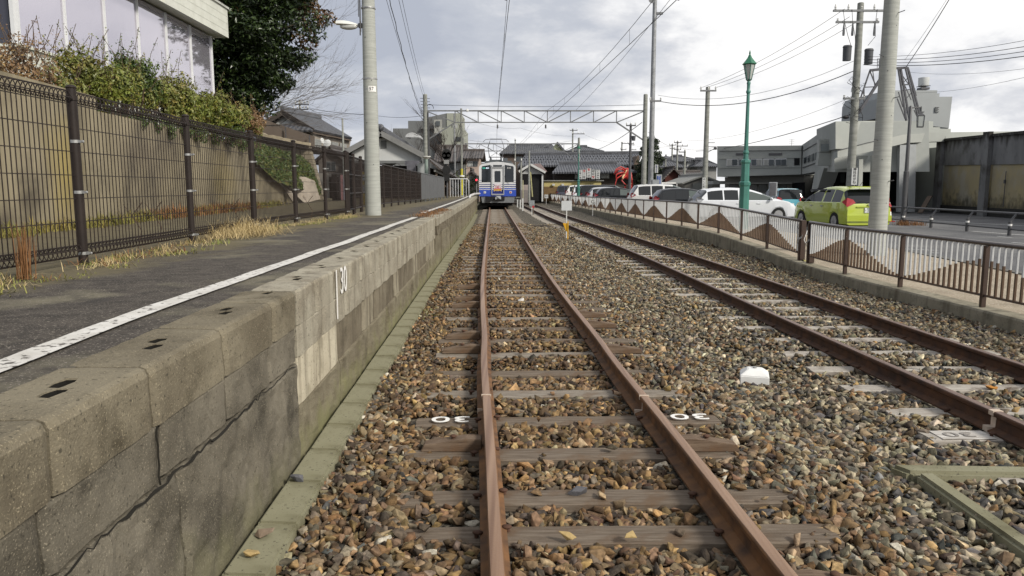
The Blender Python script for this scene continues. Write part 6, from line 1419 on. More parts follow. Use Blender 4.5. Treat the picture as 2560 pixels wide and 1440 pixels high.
ridge_cap((U(1397, YB + 2), YB + 1.9, Z(409, YB + 2)), (U(1541, YB + 2), YB + 1.9, Z(408, YB + 2)), rb_, .18, m_tile)
MB().box(U(1384, YB), YB - .8, 0, U(1588, YB), YB + 2.5, Z(431, YB)).ob('front_wall', m_dwood, parent=rb_)
MB().box(U(1357, YB), YB - 2.6, 0, U(1496, YB), YB - .9, Z(453, YB - 2.6)).ob('yellow_wall', mat('ochre render', (.46, .39, .17), .85, amt=.15, scale=1), parent=rb_)
MB().box(U(1353, YB), YB - 2.8, Z(452.8, YB - 2.6), U(1502, YB), YB - .85, Z(450.5, YB - 2.6)).ob('coping', m_gwall, parent=rb_)
MB().box(U(1357, YB), YB - 2.65, 0, U(1440, YB), YB - 2.61, Z(466.5, YB - 2.6)).ob('plank_base', mat('brown planks', (.20, .13, .06), .8, amt=.4, scale=2, stretch=(1, 1, 9)), parent=rb_)
for u in (1381, 1404): MB().box(U(u, YB - 3), YB - 2.9, Z(464, YB - 3), U(u + 6, YB - 3), YB - 2.68, Z(459.5, YB - 3)).ob('wall_lamp', m_plas, parent=rb_)
for (u0, u1, v0, v1) in ((1435, 1446, 432, 447), (1500, 1512, 434, 446), (1513, 1520, 434, 446)): MB().box(U(u0, YB), YB - .9, Z(v1, YB), U(u1, YB), YB - .84, Z(v0, YB)).ob('window', m_curt, parent=rb_)
MB().box(U(1590, YB), YB + .5, 0, U(1603, YB + 2), YB + 12, Z(411, YB)).slab([(U(1590, YB), YB + 2, Z(411, YB)), (U(1604, YB), YB + 2, Z(411, YB)), (U(1604, YB), YB + 2, Z(386, YB)), (U(1600, YB), YB + 2, Z(388, YB))], (0, 10, 0)).ob('gable_wall', m_bwood, parent=rb_)
for u in (1586, 1596): MB().box(U(u, YB), YB + .38, Z(437, YB), U(u + 6, YB), YB + .47, Z(424, YB)).ob('window', m_wing, parent=rb_)
MB().box(U(1576, YB), YB - .9, 0, U(1606, YB), YB + .45, Z(441, YB)).ob('side_wall', m_bwood, parent=rb_)
# porch with white gable on the left
po = thing('porch', 'white boarded porch gable at the left end of the restaurant', 'porch', (U(1327, 80), 80, 0))
a_, l_, r_2 = (U(1326, 80), 80, Z(411.5, 80)), (U(1297, 80), 80, Z(429.5, 80)), (U(1363, 80), 80, Z(431.5, 80))
MB().slab([a_, (U(1304, 80), 80, Z(435, 80)), (U(1357, 80), 80, Z(435, 80))], (0, .2, 0)).ob('gable', mat('pale gable boards', (.40, .41, .41), .8, amt=.1), parent=po)
for q in (l_, r_2): MB().beam((a_[0], 79.7, a_[2]), (q[0], 79.7, q[2]), .5, .22).ob('bargeboard', m_plas, parent=po)
roofslab([(r_2[0], 80, r_2[2]), (r_2[0] + .4, 84.5, r_2[2] + .2), (a_[0] + 1.2, 84.5, a_[2] + .25), (a_[0], 80, a_[2] + .05)], .1, tile_mat('reddish roof tiles', (.16, .10, .09), (.11, .075, .07)), 'roof', po)
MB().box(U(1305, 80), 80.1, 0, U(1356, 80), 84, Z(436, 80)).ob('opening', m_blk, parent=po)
for u in (1304, 1356): MB().box(U(u, 80) - .08, 79.85, 0, U(u, 80) + .08, 80.05, Z(435.3, 80)).ob('post', m_plas if u > 1330 else m_dwood, parent=po)
MB().box(U(1302, 78), 78, 0, U(1326, 78), 78.2, Z(462, 78)).ob('low_wall', mat('pinkish low wall', (.33, .28, .26), .85, amt=.2), label='pale pinkish low wall under the restaurant porch', cat='wall')
# signboards on the wall
rk = mat('red sign ink', (.42, .03, .03), .6); bkk = mat('black sign ink', (.02, .02, .02), .6)
SG = [(1450.5, 425, 447.5, 'お宿\nの海', '', 'first'), (1460, 424.5, 447, '三\n昧', '蟹', 'second, with its top character red'), (1471.5, 421, 443.5, 'の\n坊', '蟹', 'tallest middle one with red top character'), (1483, 424.5, 447, '越\n前', '蟹', 'fourth, with its bottom character red'), (1494.5, 425, 447, 'お食\n事処', '', 'rightmost')]
for i, (u, v0, v1, s_, red, lb) in enumerate(SG):
    Y_ = YB - 3.2; w_ = .36 if i != 2 else .40
    sgn = thing('signboard', 'white vertical restaurant signboard, %s of five' % lb if i != 2 else 'white vertical restaurant signboard, ' + lb, 'signboard', (U(u, Y_), Y_, Z(v1 + 2.5, Y_)))
    MB().box(U(u, Y_) - w_ / 2 - .04, Y_, Z(v1, Y_) - .04, U(u, Y_) + w_ / 2 + .04, Y_ + .08, Z(v0, Y_) + .04).ob('frame', m_gwall, parent=sgn); MB().box(U(u, Y_) - w_ / 2, Y_ - .02, Z(v1, Y_), U(u, Y_) + w_ / 2, Y_ - .003, Z(v0, Y_)).ob('board', m_plas, parent=sgn)
    for dx in (-.12, .12): MB().box(U(u, Y_) + dx - .03, Y_ + .01, Z(451.0, Y_), U(u, Y_) + dx + .03, Y_ + .07, Z(v1, Y_) - .045).ob('leg', m_dark, parent=sgn)
    ch = [c for c in s_.replace('\n', '')]
    seq = ([(red, rk)] if red and i != 3 else []) + [(c, bkk) for c in ch] + ([(red, rk)] if i == 3 else [])
    H_ = Z(v0, Y_) - Z(v1, Y_)
    for k, (c, m_) in enumerate(seq): text('characters', c, min(.34, H_ / len(seq) * .95), m_, sgn, (U(u, Y_), Y_ - .03, Z(v0, Y_) - H_ * (k + .5) / len(seq)), RX)

# -- giant red crab
cr = thing('crab_statue', 'giant red crab sculpture with long jointed legs in front of the restaurant', 'statue', (U(1566, 72), 72, 0)); YC = 72.0
m_red = mat('glossy crab red', (.40, .025, .02), .4, var=(.30, .02, .015), scale=2, spec=.5); m_crm = mat('crab cream underside', (.60, .42, .22), .5, amt=.2)
def C(u, v, dy=0): return at(u, v, YC + dy)
b_ = MB(); b_.ball(C(1568, 434), .40, 16, 10, (.9, .6, 1.35)); b_.ob('body', m_red, parent=cr, smooth=True)
def limb(P, r0, r1, nm='leg', m_=None):
    n_ = len(P); r0 *= .62; r1 *= .62; return MB().path([C(*p) for p in P], r0, 8, rs=[r0 + (r1 - r0) * k / (n_ - 1) for k in range(n_)]).ob(nm, m_ or m_red, parent=cr, smooth=True)
limb([(1568, 425, -.3), (1552, 417, -.6), (1540, 423, -.8), (1535, 436, -.9)], .13, .05); limb([(1567, 427, -.3), (1548, 423, -.5), (1541, 432, -.6)], .14, .09)
limb([(1565, 429, -.3), (1556, 422.5, -.6), (1542, 425, -.7), (1537, 434, -.8)], .12, .08); limb([(1566, 431, -.3), (1550, 432, -.6), (1541, 436, -.7), (1540, 447, -.8)], .15, .10)
limb([(1566, 435, -.3), (1553, 439, -.6), (1542, 446, -.7), (1539, 457, -.8), (1536, 470, -.9)], .15, .045); limb([(1565, 432, -.3), (1558, 431, -.5), (1541, 437, -.6), (1541, 450, -.7), (1537, 468, -.7)], .12, .04)
limb([(1565, 440, -.4), (1557, 446, -.7), (1554, 451, -.8), (1560, 458, -.9), (1565, 462, -.9)], .16, .06, 'claw_arm')
limb([(1561, 436, -.7), (1556.5, 443, -.9), (1557, 448, -.95)], .15, .12, 'cream_segment', m_crm); limb([(1567, 425, -.8), (1564, 431, -.8), (1560, 436, -.8)], .10, .06, 'cream_segment', m_crm)
for k in range(4): limb([(1574, 428 + k * 4, 0), (1578 + k * .6, 433 + k * 5, -.2), (1578, 444 + k * 5, -.3), (1581, 457 + k * 5, -.4)], .14, .06)
limb([(1571, 462, 0), (1570, 485, 0)], .35, .3, 'stand', m_bwood); limb([(1575, 460, -.3), (1577, 468, -.4), (1575, 478, -.4)], .2, .1, 'claw_arm'); limb([(1564, 466, .1), (1561, 482, 0)], .18, .12, 'claw_arm'); limb([(1577, 458, -.5), (1576, 463, -.5)], .10, .08, 'cream_segment', m_crm)
MB().box(U(1515, 76), 76, 0, U(1560, 76), 80, Z(462, 76)).ob('wall', m_dwood, label='dark wooden kiosk under the crab sculpture', cat='kiosk')
# pine
pn = thing('pine_tree', 'dark green pine between the concrete post and the tall lamp pole', 'tree', (U(1624, 82), 82, 0)); MB().path([(U(1626, 82), 82, 0), (U(1624, 82), 82, 3), (U(1625, 82), 82, 6.2)], .18, 7, rs=[.2, .15, .06]).ob('trunk', m_bark, parent=pn)
mb = MB()
for k in range(150):
    f_ = rl.random(); z = 1.5 + 5.2 * f_; rr_ = 1.6 * (1 - f_) ** .6 + .25; a = rl.uniform(0, 6.28); q = Vector((U(1625, 82) + rr_ * rl.uniform(.2, 1) * math.cos(a), 82 + rr_ * math.sin(a) * .8, z)); leaves(mb, clump_pts(q, .42, 46, rl, .5), None, .13, rl, 3.0)
mb.ob('crown', leaf_mat('pine needles', (.03, .045, .02), (.016, .026, .012), (.05, .065, .03)), parent=pn, fixn=False)

# -- houses right of the pine
hz('wide grey tiled house right of the pine with white dormer', U(1640, 100), 100, U(1716, 100), 108, 0, Z(401, 100), Z(386.5, 100), 'x', hip=2.5, over=.6, wall=m_gwall, roof=m_tile, wins=(('f', U(1690, 100), Z(420, 100), Z(408, 100), .8, m_wing),))
hz('upper tiled house with white framed bay at its right corner', U(1676, 108), 108, U(1735, 108), 116, 0, Z(397.5, 108), Z(386.5, 108), 'x', hip=3, over=.6, wall=m_plas, roof=m_tile, wins=(('f', U(1730, 108), Z(413, 108), Z(400, 108), .6, m_curt),))
hz('low tiled house in front of the upper one, right of the pine', U(1652, 92), 92, U(1706, 92), 98, 0, Z(415, 92), Z(396, 92), 'x', hip=2.2, over=.5, wall=m_gwall, roof=m_tile)
hz('dark hipped roof house touching the left end of the grey office', U(1742, 104), 104, U(1790, 104), 112, 0, Z(413, 104), Z(394, 104), 'x', hip=2.6, over=.6, wall=m_gwall, roof=m_tile)
hz('maroon boarded gable house behind the bus', U(1662, 78), 78, U(1701, 78), 90, 0, Z(439, 78), Z(419, 78), 'y', over=.5, wall=mat('maroon boards', (.085, .028, .022), .85, amt=.25, scale=2), roof=m_tile3)
MB().box(U(1696, 77.6), 77.75, Z(451, 77.6), U(1701, 77.6), 77.85, Z(438, 77.6)).ob('sign', m_plas, label='small white vertical sign on the maroon gable house', cat='sign')
hz('white walled lean-to right of the maroon house', U(1712, 80), 80, U(1760, 80), 86, 0, Z(439, 80), Z(428, 80), 'x', over=.3, wall=m_cream, roof=m_tile3)
hz('taupe sheet-metal garage left of the grey office', U(1712, 66), 66, U(1800, 66), 74, 0, Z(454, 66), Z(438, 66), 'y', over=.3, wall=mat('taupe sheet metal', (.21, .20, .18), .8, amt=.15, scale=1), roof=mat('taupe sheet roof', (.26, .26, .24), .7, amt=.15), wins=())
MB().box(U(1732, 65.8), 65.85, 0, U(1781, 65.8), 65.97, Z(457, 66)).ob('garage_door', mat('grey-green roller door', (.19, .195, .18), .7, amt=.1), label='grey roller door of the taupe garage', cat='door')
hz('brown tiled low roof behind the blue sign', U(1652, 84), 84, U(1694, 84), 88, 0, Z(455, 84), Z(439, 84), 'x', hip=1, over=.4, wall=m_dwood, roof=m_tile3)

# ---- big grey office building (three wings), steel tower and shed
of = thing('office_building', 'grey concrete office building with window band and sloping wing beside the car park', 'building', (U(1900, 58), 58, 0))
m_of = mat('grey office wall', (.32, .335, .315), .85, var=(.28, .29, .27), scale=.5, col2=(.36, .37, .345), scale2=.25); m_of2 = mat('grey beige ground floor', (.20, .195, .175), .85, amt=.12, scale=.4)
P1 = (U(1793, 60), 60.0, U(2010, 56), 56.0)
def pan(mb, pl, pts, th, off=0.0, vec=None):
    d = Vector((pl[2] - pl[0], pl[3] - pl[1], 0)).normalized(); nn_ = Vector((-d.y, d.x, 0));  # away from viewer for left-to-right walls
    if pl[2] - pl[0] > 0 and pl[3] > pl[1]: vec = Vector((.21, .98, 0))
    p2_ = (pl[0] + nn_.x * off, pl[1] + nn_.y * off, pl[2] + nn_.x * off, pl[3] + nn_.y * off)
    return mb.slab([onw(u, v, p2_) for u, v in pts], (vec or nn_) * th)
q = MB(); pan(q, P1, [(1793, 365.5), (2003, 363.5), (2003, 436), (1793, 442)], 8); q.ob('upper_wall', m_of, parent=of)
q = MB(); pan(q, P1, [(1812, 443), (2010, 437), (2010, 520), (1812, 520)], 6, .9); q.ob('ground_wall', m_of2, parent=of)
for (va, vb) in ((377, 375), (396, 394), (419, 417.5)):
    q = MB(); pan(q, P1, [(1798, va), (2003, vb), (2003, vb + 1.1), (1798, va + 1.1)], .05, -.06); q.ob('ledge', m_dark if va < 380 else m_of, parent=of)
for k in range(5):
    ua = 1816 + k * 30.6; q = MB(); pan(q, P1, [(ua, 397.5 - k * .2), (ua + 28, 397 - k * .2), (ua + 28, 414.5 - k * .2), (ua, 415 - k * .2)], .06, -.05); f_ = q.ob('window', m_alu, parent=of)
    for j in range(2): q = MB(); pan(q, P1, [(ua + 1 + j * 13.5, 398.5), (ua + 13.5 + j * 13.5, 398.3), (ua + 13.5 + j * 13.5, 413.3), (ua + 1 + j * 13.5, 413.6)], .02, -.075); q.ob('pane', m_wing if (k + j) % 3 else m_curt, parent=f_)
q = MB(); pan(q, P1, [(1985.5, 395), (1998.5, 395), (1998.5, 413), (1985.5, 413)], .05, -.06); q.ob('dark_opening', m_blk, parent=of)
for ua, ub in ((1840, 1872), (1922, 1955)): q = MB(); pan(q, P1, [(ua, 383), (ub, 382.5), (ub, 387.5), (ua, 388.5)], .05, -.05); q.ob('vent', m_dark, parent=of)
for k in range(6):
    ua = 1822 + k * 25; q = MB(); pan(q, P1, [(ua, 461), (ua + 20, 461), (ua + 20, 480), (ua, 480)], .05, .84); q.ob('window', m_wing if k % 2 else glassy('dull lower glass', (.10, .105, .105), .2), parent=of)
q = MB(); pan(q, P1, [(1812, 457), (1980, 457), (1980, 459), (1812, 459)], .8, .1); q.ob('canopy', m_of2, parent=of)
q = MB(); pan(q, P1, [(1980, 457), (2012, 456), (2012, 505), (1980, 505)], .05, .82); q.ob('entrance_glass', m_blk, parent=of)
for ua, ub in ((1984, 1991), (2001, 2005)): q = MB(); pan(q, P1, [(ua, 475), (ub, 475), (ub, 488), (ua, 488)], .02, .79); q.ob('notice', m_plas, parent=of)
MB().box(U(1774, 62), 61, Z(460.5, 62), U(1808, 62), 63, Z(452.5, 62)).ob('canopy', m_of, parent=of)
an = MB(); q0 = at(1979, 364, 60); an.tube(q0, q0 + Vector((0, 0, .5)), .02, 4)
for k in range(3): an.tube(q0 + Vector((-.2, 0, .15 + .15 * k)), q0 + Vector((.2, 0, .15 + .15 * k)), .012, 4)
an.ob('aerial', m_zinc, parent=of)
# second wing turning towards the viewer
P2 = (U(2004, 56), 56.0, U(2090, 44), 44.0)
q = MB(); pan(q, P2, [(2003.5, 363.5), (2088, 306), (2088, 430), (2045, 428), (2003.5, 436)], 5); q.ob('upper_wall', m_of, parent=of)
for P_ in ([(2006, 377), (2086, 330), (2086, 332), (2006, 378.2)], [(2006, 418.5), (2042, 405), (2042, 406.2), (2006, 419.8)]): q = MB(); pan(q, P2, P_, .05, -.06); q.ob('ledge', m_dark, parent=of)
for k in range(4): ua = 2009 + k * 9.5; q = MB(); pan(q, P2, [(ua, 394.5 - k * 4), (ua + 6, 391.5 - k * 4), (ua + 6, 406 - k * 2.8), (ua, 409 - k * 2.8)], .05, -.05); q.ob('window', m_wing, parent=of)
q = MB(); pan(q, P2, [(2037, 430), (2060, 420), (2045, 470), (2028, 480)], .9, -.2); q.ob('slanted_pier', m_of, parent=of)
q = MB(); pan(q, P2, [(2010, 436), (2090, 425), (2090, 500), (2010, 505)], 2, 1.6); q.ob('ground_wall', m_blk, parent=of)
for nm_, P_, m_, th_ in (('bay', [(2048, 382), (2089, 381), (2089, 414), (2044, 414)], m_of, .5), ('glazed_bay', [(2048, 348), (2089, 347), (2089, 380), (2048, 381)], mat('cream bay frame', (.44, .45, .42), .6), .5), ('window', [(2053, 360), (2083, 359), (2083, 378), (2053, 378.5)], glassy('bay window glass', (.22, .24, .24), .1), .05)):
    q = MB(); pan(q, (U(2047, 46), 46.0, U(2090, 46), 45.9), P_, th_, -.1 if nm_ == 'window' else 0); q.ob(nm_, m_, parent=of)
# third wing: long facade running to the right
P3 = (U(2088, 44), 44.0, U(2400, 50), 50.0)
q = MB(); pan(q, P3, [(2089, 303.5), (2190, 302), (2190, 302), (2333, 303), (2333, 318), (2350, 318), (2350, 322), (2377, 322), (2377, 333), (2400, 333), (2400, 372), (2089, 372)], 6); q.ob('upper_wall', m_of, parent=of)
q = MB(); pan(q, P3, [(2158, 331), (2312, 330), (2312, 332), (2158, 333)], .05, -.06); q.ob('ledge', m_dark, parent=of)
P4 = (U(2060, 42), 42.0, U(2390, 42), 42.0)
q = MB(); pan(q, (U(2094, 41), 41.0, U(2300, 44), 44.0), [(2094, 377), (2170, 357), (2260, 336), (2340, 331), (2560, 328), (2560, 352), (2340, 354), (2268, 357), (2170, 380), (2094, 394)], .8); q.ob('sloping_canopy', m_of, parent=of)
q = MB(); pan(q, (U(2094, 41), 41.0, U(2300, 44), 44.0), [(2094, 375.8), (2170, 355.8), (2195, 350), (2195, 351.5), (2170, 357), (2094, 377)], .9, -.05); q.ob('canopy_edge', m_dark, parent=of)
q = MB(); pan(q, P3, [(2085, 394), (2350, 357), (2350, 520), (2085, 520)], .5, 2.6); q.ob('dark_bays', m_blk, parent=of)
q = MB(); pan(q, (U(2130, 43), 43.0, U(2240, 44), 44.0), [(2086, 398), (2130, 388), (2190, 390), (2190, 414), (2086, 424)], .6, .8); q.ob('beam_wall', m_of, parent=of)
q = MB(); pan(q, P3, [(2145, 386), (2345, 358), (2345, 392), (2285, 397), (2238, 402), (2145, 420)], .4, 1.0); q.ob('beam_wall', m_of2, parent=of)
for (ua, ub, va) in ((2144, 2154, 398), (2178, 2186, 388), (2246, 2262, 362), (2262, 2266, 362), (2269, 2287, 361)):
    q = MB(); pan(q, (U(2140, 42.5), 42.5, U(2290, 43.6), 43.6), [(ua + 4, va), (ub + 4, va), (ub, 530), (ua, 530)], .5); q.ob('column', m_of if ub < 2262 else mat('pale column', (.33, .345, .35), .7, amt=.1), parent=of)
q = MB(); pan(q, P3, [(2092, 470), (2150, 462), (2150, 466), (2092, 474)], .5, .9); q.ob('sill', m_of, parent=of)
for k in range(3): q = MB(); pan(q, P3, [(2100 + k * 16, 434), (2112 + k * 16, 433), (2112 + k * 16, 456), (2100 + k * 16, 457)], .05, 2.4); q.ob('window', m_wing, parent=of)
# tall block at the back
tb = thing('tower_block', 'pale grey windowless rooftop block with raised letters and a water tank', 'building', (U(2280, 66), 66, 0)); YT2 = 66.0
MB().slab([(U(2193, YT2), YT2, Z(300, YT2)), (U(2361, YT2), YT2, Z(320, YT2)), (U(2364, YT2), YT2, Z(241.5, YT2)), (U(2326, YT2), YT2, Z(242, YT2)), (U(2326, YT2), YT2, Z(225.5, YT2)), (U(2200, YT2), YT2, Z(226, YT2)), (U(2193, YT2), YT2, Z(244, YT2))], (0, 8, 0)).box(U(2193, YT2), YT2 + .1, 0, U(2362, YT2), YT2 + 7.9, Z(300, YT2) + .2).ob('wall', mat('pale grey block wall', (.32, .335, .335), .85, amt=.1, scale=.4), parent=tb)
MB().slab([(U(2326, YT2), YT2 + 1, Z(242, YT2)), (U(2348, YT2), YT2 + 1, Z(242, YT2)), (U(2348, YT2), YT2 + 1, Z(229, YT2))], (0, 3, 0)).ob('roof_wedge', MATS['pale grey block wall'], parent=tb)
for ch_, u in (('S', 2259), ('L', 2291), ('E', 2327)): text('raised_letter', ch_, .62, mat('letter grey', (.14, .145, .145), .7), tb, (U(u, YT2), YT2 - .06, Z(275, YT2)), RX, ext=.05, sx=1.3)
wt = thing('water_tank', 'round white water tank on the tower block roof', 'water tank', (U(2291, 68), 67.5, Z(225, 68))); MB().lathe([(.02, Z(196, 68) + .02), (.45, Z(194.5, 68)), (.42, Z(214, 68)), (.40, Z(215, 68))], (U(2291, 68), 68, 0), 20).ob('tank', m_plas, parent=wt, smooth='auto'); MB().box(U(2281, 68), 67.6, Z(225, 68), U(2301, 68), 68.4, Z(219.5, 68)).box(U(2280, 68), 67.55, Z(216.5, 68), U(2302, 68), 68.45, Z(215.2, 68)).ob('stand', m_dark, parent=wt)
# steel tower frame of big angled trusses on the roof
tw = thing('steel_tower', 'dark angled steel truss frame standing on the office roof', 'steel tower', (U(2240, 52), 52, Z(302, 52)))
def T(u, v, y=52.0): return at(u, v, y)
m_tws = mat('dark painted truss', (.085, .085, .095), .6, amt=.3, scale=4)
def tbm(a, b_, w_=.14, nm='strut'): MB().beam(a, b_, w_ * .62, w_ * .62).ob(nm, m_tws, parent=tw)
tbm(T(2175, 176), T(2212, 172), .26, 'head_beam'); tbm(T(2212, 172), T(2268, 169), .22, 'head_beam'); tbm(T(2210, 183), T(2146, 283), .26, 'main_leg'); tbm(T(2175, 176), T(2132, 302), .13); tbm(T(2175, 178), T(2190, 216), .10); tbm(T(2163, 218), T(2186, 217), .10); tbm(T(2160, 220), T(2160, 262), .10); tbm(T(2182, 178), T(2187, 216), .07)
tbm(T(2246, 172), T(2266, 302), .17, 'main_leg'); tbm(T(2252, 172), T(2274, 302), .17, 'main_leg'); tbm(T(2263, 168), T(2297, 299), .15, 'main_leg'); tbm(T(2269, 168), T(2303, 299), .15, 'main_leg'); tbm(T(2256, 200), T(2278, 250), .07); tbm(T(2262, 250), T(2288, 222), .07); tbm(T(2270, 169, 53), T(2290, 240, 53), .14); tbm(T(2250, 180), T(2282, 226), .07); tbm(T(2272, 192), T(2252, 214), .07); tbm(T(2256, 212), T(2278, 211), .12); tbm(T(2258, 226), T(2286, 222), .10); tbm(T(2263, 270), T(2292, 268), .08); tbm(T(2243, 246), T(2265, 302), .10); tbm(T(2285, 275), T(2297, 300), .08); tbm(T(2250, 190), T(2262, 226), .07); tbm(T(2246, 230, 53), T(2257, 268, 53), .08)
cg = MB()
for k in range(5): cg.tube(T(2193 + k * 4.5, 170), T(2194 + k * 4.5, 147), .02, 4)
for v in (147, 154, 161): cg.tube(T(2193, v), T(2211, v - 1), .02, 4)
cg.ob('ladder_cage', m_tws, parent=tw)
# weathered shed wall with ochre panels
P5 = (25.2, 45.2, 23.2, 32.0)
sh = thing('old_warehouse', 'old stained concrete warehouse with ochre infill panels along the road', 'building', (25, 40, 0))
m_sh = mat('stained grey concrete', (.19, .19, .19), .9, var=(.13, .13, .13), scale=1.2, stretch=(1, 1, .35), bump=.4, bscale=10, col2=(.055, .052, .045), scale2=.8, lo2=.52, hi2=.7)
t, b, n, l = nodes_of(m_sh); cur = b.inputs['Base Color'].links[0].from_socket; geo = n('ShaderNodeNewGeometry'); sx = n('ShaderNodeSeparateXYZ'); l(geo.outputs['Position'], sx.inputs[0]); nz = n('ShaderNodeTexNoise'); nz.inputs['Scale'].default_value = 1; mp = n('ShaderNodeMapping'); mp.inputs['Scale'].default_value = (2.2, 2.2, .5); l(geo.outputs['Position'], mp.inputs[0]); l(mp.outputs[0], nz.inputs['Vector'])
ad = n('ShaderNodeMath'); ad.operation = 'MULTIPLY_ADD'; l(nz.outputs[0], ad.inputs[0]); ad.inputs[1].default_value = 1.4; l(sx.outputs[2], ad.inputs[2]); q_ = n('ShaderNodeMapRange'); q_.inputs[1].default_value = 4.35; q_.inputs[2].default_value = 4.75; l(ad.outputs[0], q_.inputs[0]); mx_ = n('ShaderNodeMix'); mx_.data_type = 'RGBA'; l(q_.outputs[0], mx_.inputs[0]); l(cur, mx_.inputs[6]); mx_.inputs[7].default_value = (.03, .028, .024, 1); l(mx_.outputs[2], b.inputs['Base Color'])
m_oc = mat('faded ochre render', (.33, .275, .15), .9, var=(.27, .235, .16), scale=.9, col2=(.30, .275, .215), scale2=.7)
t, b, n, l = nodes_of(m_oc); cur = b.inputs['Base Color'].links[0].from_socket; geo = n('ShaderNodeNewGeometry'); sx = n('ShaderNodeSeparateXYZ'); l(geo.outputs['Position'], sx.inputs[0]); nz = n('ShaderNodeTexNoise'); nz.inputs['Scale'].default_value = 3; nz.inputs['Detail'].default_value = 8; l(geo.outputs['Position'], nz.inputs['Vector'])
ad = n('ShaderNodeMath'); ad.operation = 'MULTIPLY_ADD'; l(nz.outputs[0], ad.inputs[0]); ad.inputs[1].default_value = -1.8; l(sx.outputs[2], ad.inputs[2]); q_ = n('ShaderNodeMapRange'); q_.inputs[1].default_value = .25; q_.inputs[2].default_value = -.45; q_.inputs[4].default_value = .85; l(ad.outputs[0], q_.inputs[0]); mx_ = n('ShaderNodeMix'); mx_.data_type = 'RGBA'; l(q_.outputs[0], mx_.inputs[0]); l(cur, mx_.inputs[6]); mx_.inputs[7].default_value = (.055, .05, .035, 1); l(mx_.outputs[2], b.inputs['Base Color'])
def wq(y, z, off=0.0):
    if z > 2.5: z += .022 * (y - 36) - .20
    x = 25.2 + (y - 45.2) * (2.0 / 13.2); return (x + off, y, z)
def wpan(nm, y0_, y1_, z0, z1, m_, off=0.0, th=.4): return MB().slab([wq(y0_, z0, off), wq(y1_, z0, off), wq(y1_, z1, off), wq(y0_, z1, off)], (th, 0, 0)).ob(nm, m_, parent=sh)
wpan('upper_wall', 45.6, 18, 2.75, 4.15, m_sh); wpan('coping', 45.7, 18, 4.151, 4.28, m_sh, -.08, .6)
yy_ = [45.2, 39.3, 34.2, 29.2, 24.2]
for k, y in enumerate(yy_):
    wpan('pier', y + .35, y - .35, 0, 4.4, m_sh, -.22, .21)
    if k < 4: wpan('infill_panel', y - .36, yy_[k + 1] + .36, .45, 2.745, m_oc, .06)
wpan('base', 45.6, 18, 0, .445, mat('black stained base', (.03, .029, .026), .95, amt=.4, scale=3), .02, .5)
MB().box(26, 18, 0, 40, 60, 3.9).ob('body', m_of, parent=sh)
q = at(2412, 448, 38); wpipe = MB(); wpipe.path([wq(37.3, .5, -.03), wq(37.3, 2.0, -.03), wq(37.3, 2.25, -.03)], .02, 5); wpipe.obox(wq(37.3, 1.75, -.05), (.08, .08, .18)); wpipe.ob('wall_pipe', m_dark, parent=sh)
# leaning board and dark doorway beside the shed
MB().beam(at(2325, 490, 43.2), at(2300, 532, 42.6), .25, .06).ob('leaning_board', m_bwood, label='board leaning in the dark opening beside the old warehouse', cat='board')
# ================================================================ car park side
STR = [(2, 8.2), (10, 8.4), (18, 9.0), (25, 8.1), (35, 7.4), (60, 6.6), (90, 5.4), (120, 4)]
so_ = lambda y: interp(STR, y)
m_park = mat('car park asphalt', (.115, .115, .118), .85, var=(.085, .085, .088), scale=.7, bump=.5, bscale=120, dist=.005, col2=(.15, .148, .145), scale2=.25, speck=((.24, .24, .23), 110, .62), spec=.3)
pk = MB(); yy = list(range(-2, 131, 4))
for y in yy: pk.v += [(so_(max(y, 2)) - .1, y, 0), (90, y, 0)]
for j in range(len(yy) - 1): pk.f.append((2*j, 2*j + 1, 2*j + 3, 2*j + 2))
pk.ob('car_park', m_park, at=(0, 0, 0), kind='structure', fixn=False)
kb = MB(); st_ = MB(); ek = MB(); yy = [1.5 + .5 * i for i in range(60)] + [32 + 1.5 * i for i in range(50)]
m_kb = concrete('mossy kerb wall concrete', (.30, .275, .21), (.21, .19, .14), (.13, .12, .09), streak=.6, aggr=False, bump=.5)
for y in yy:
    x, z = fx(y), fz(y); 
    kb.v += [(x - .16, y, -.4), (x - .15, y, z - .035), (x - .135, y, z - .012), (x + .12, y, z - .006), (x + .12, y, -.4)]
    zz_ = z + .004; st_.v += [(x + .12, y, z - .012), (x + (so_(y) - x) * .5, y, zz_ + .02 * noise.noise(Vector((x, y, 0)))), (so_(y) - .12, y, max(.03, z * .8))]
    ek.v += [(so_(y) - .12, y, -.1), (so_(y) - .12, y, max(.05, z * .8 + .01)), (so_(y) + .04, y, max(.05, z * .8 + .01)), (so_(y) + .04, y, -.1)]
for j in range(len(yy) - 1):
    for i in range(4): kb.f.append((5*j + i, 5*j + i + 1, 5*j + 5 + i + 1, 5*j + 5 + i))
    for i in range(2): st_.f.append((3*j + i, 3*j + i + 1, 3*j + 3 + i + 1, 3*j + 3 + i))
    for i in range(3): ek.f.append((4*j + i, 4*j + i + 1, 4*j + 4 + i + 1, 4*j + 4 + i))
kb.ob('kerb_wall', m_kb, at=(0, 0, 0), label='low concrete kerb wall under the brown and white railing', cat='kerb wall')
st_.ob('gravel_strip', mat('tan gravelled strip', (.37, .31, .23), .95, var=(.27, .225, .165), scale=2, bump=1, bscale=90, dist=.012, speck=((.62, .56, .46), 60, .58)), at=(0, 0, 0), kind='structure', fixn=False)
ek.ob('kerb_edge', mat('dark kerb stone', (.15, .145, .13), .9, amt=.3, scale=3, bump=.5, bscale=40), at=(0, 0, 0), label='dark kerb between the tan gravel strip and the car park asphalt', cat='kerb')
wl = mat('road marking white', (.6, .6, .58), .7, amt=.2, scale=8, col2=(.13, .13, .13), scale2=9, lo2=.62, hi2=.7)
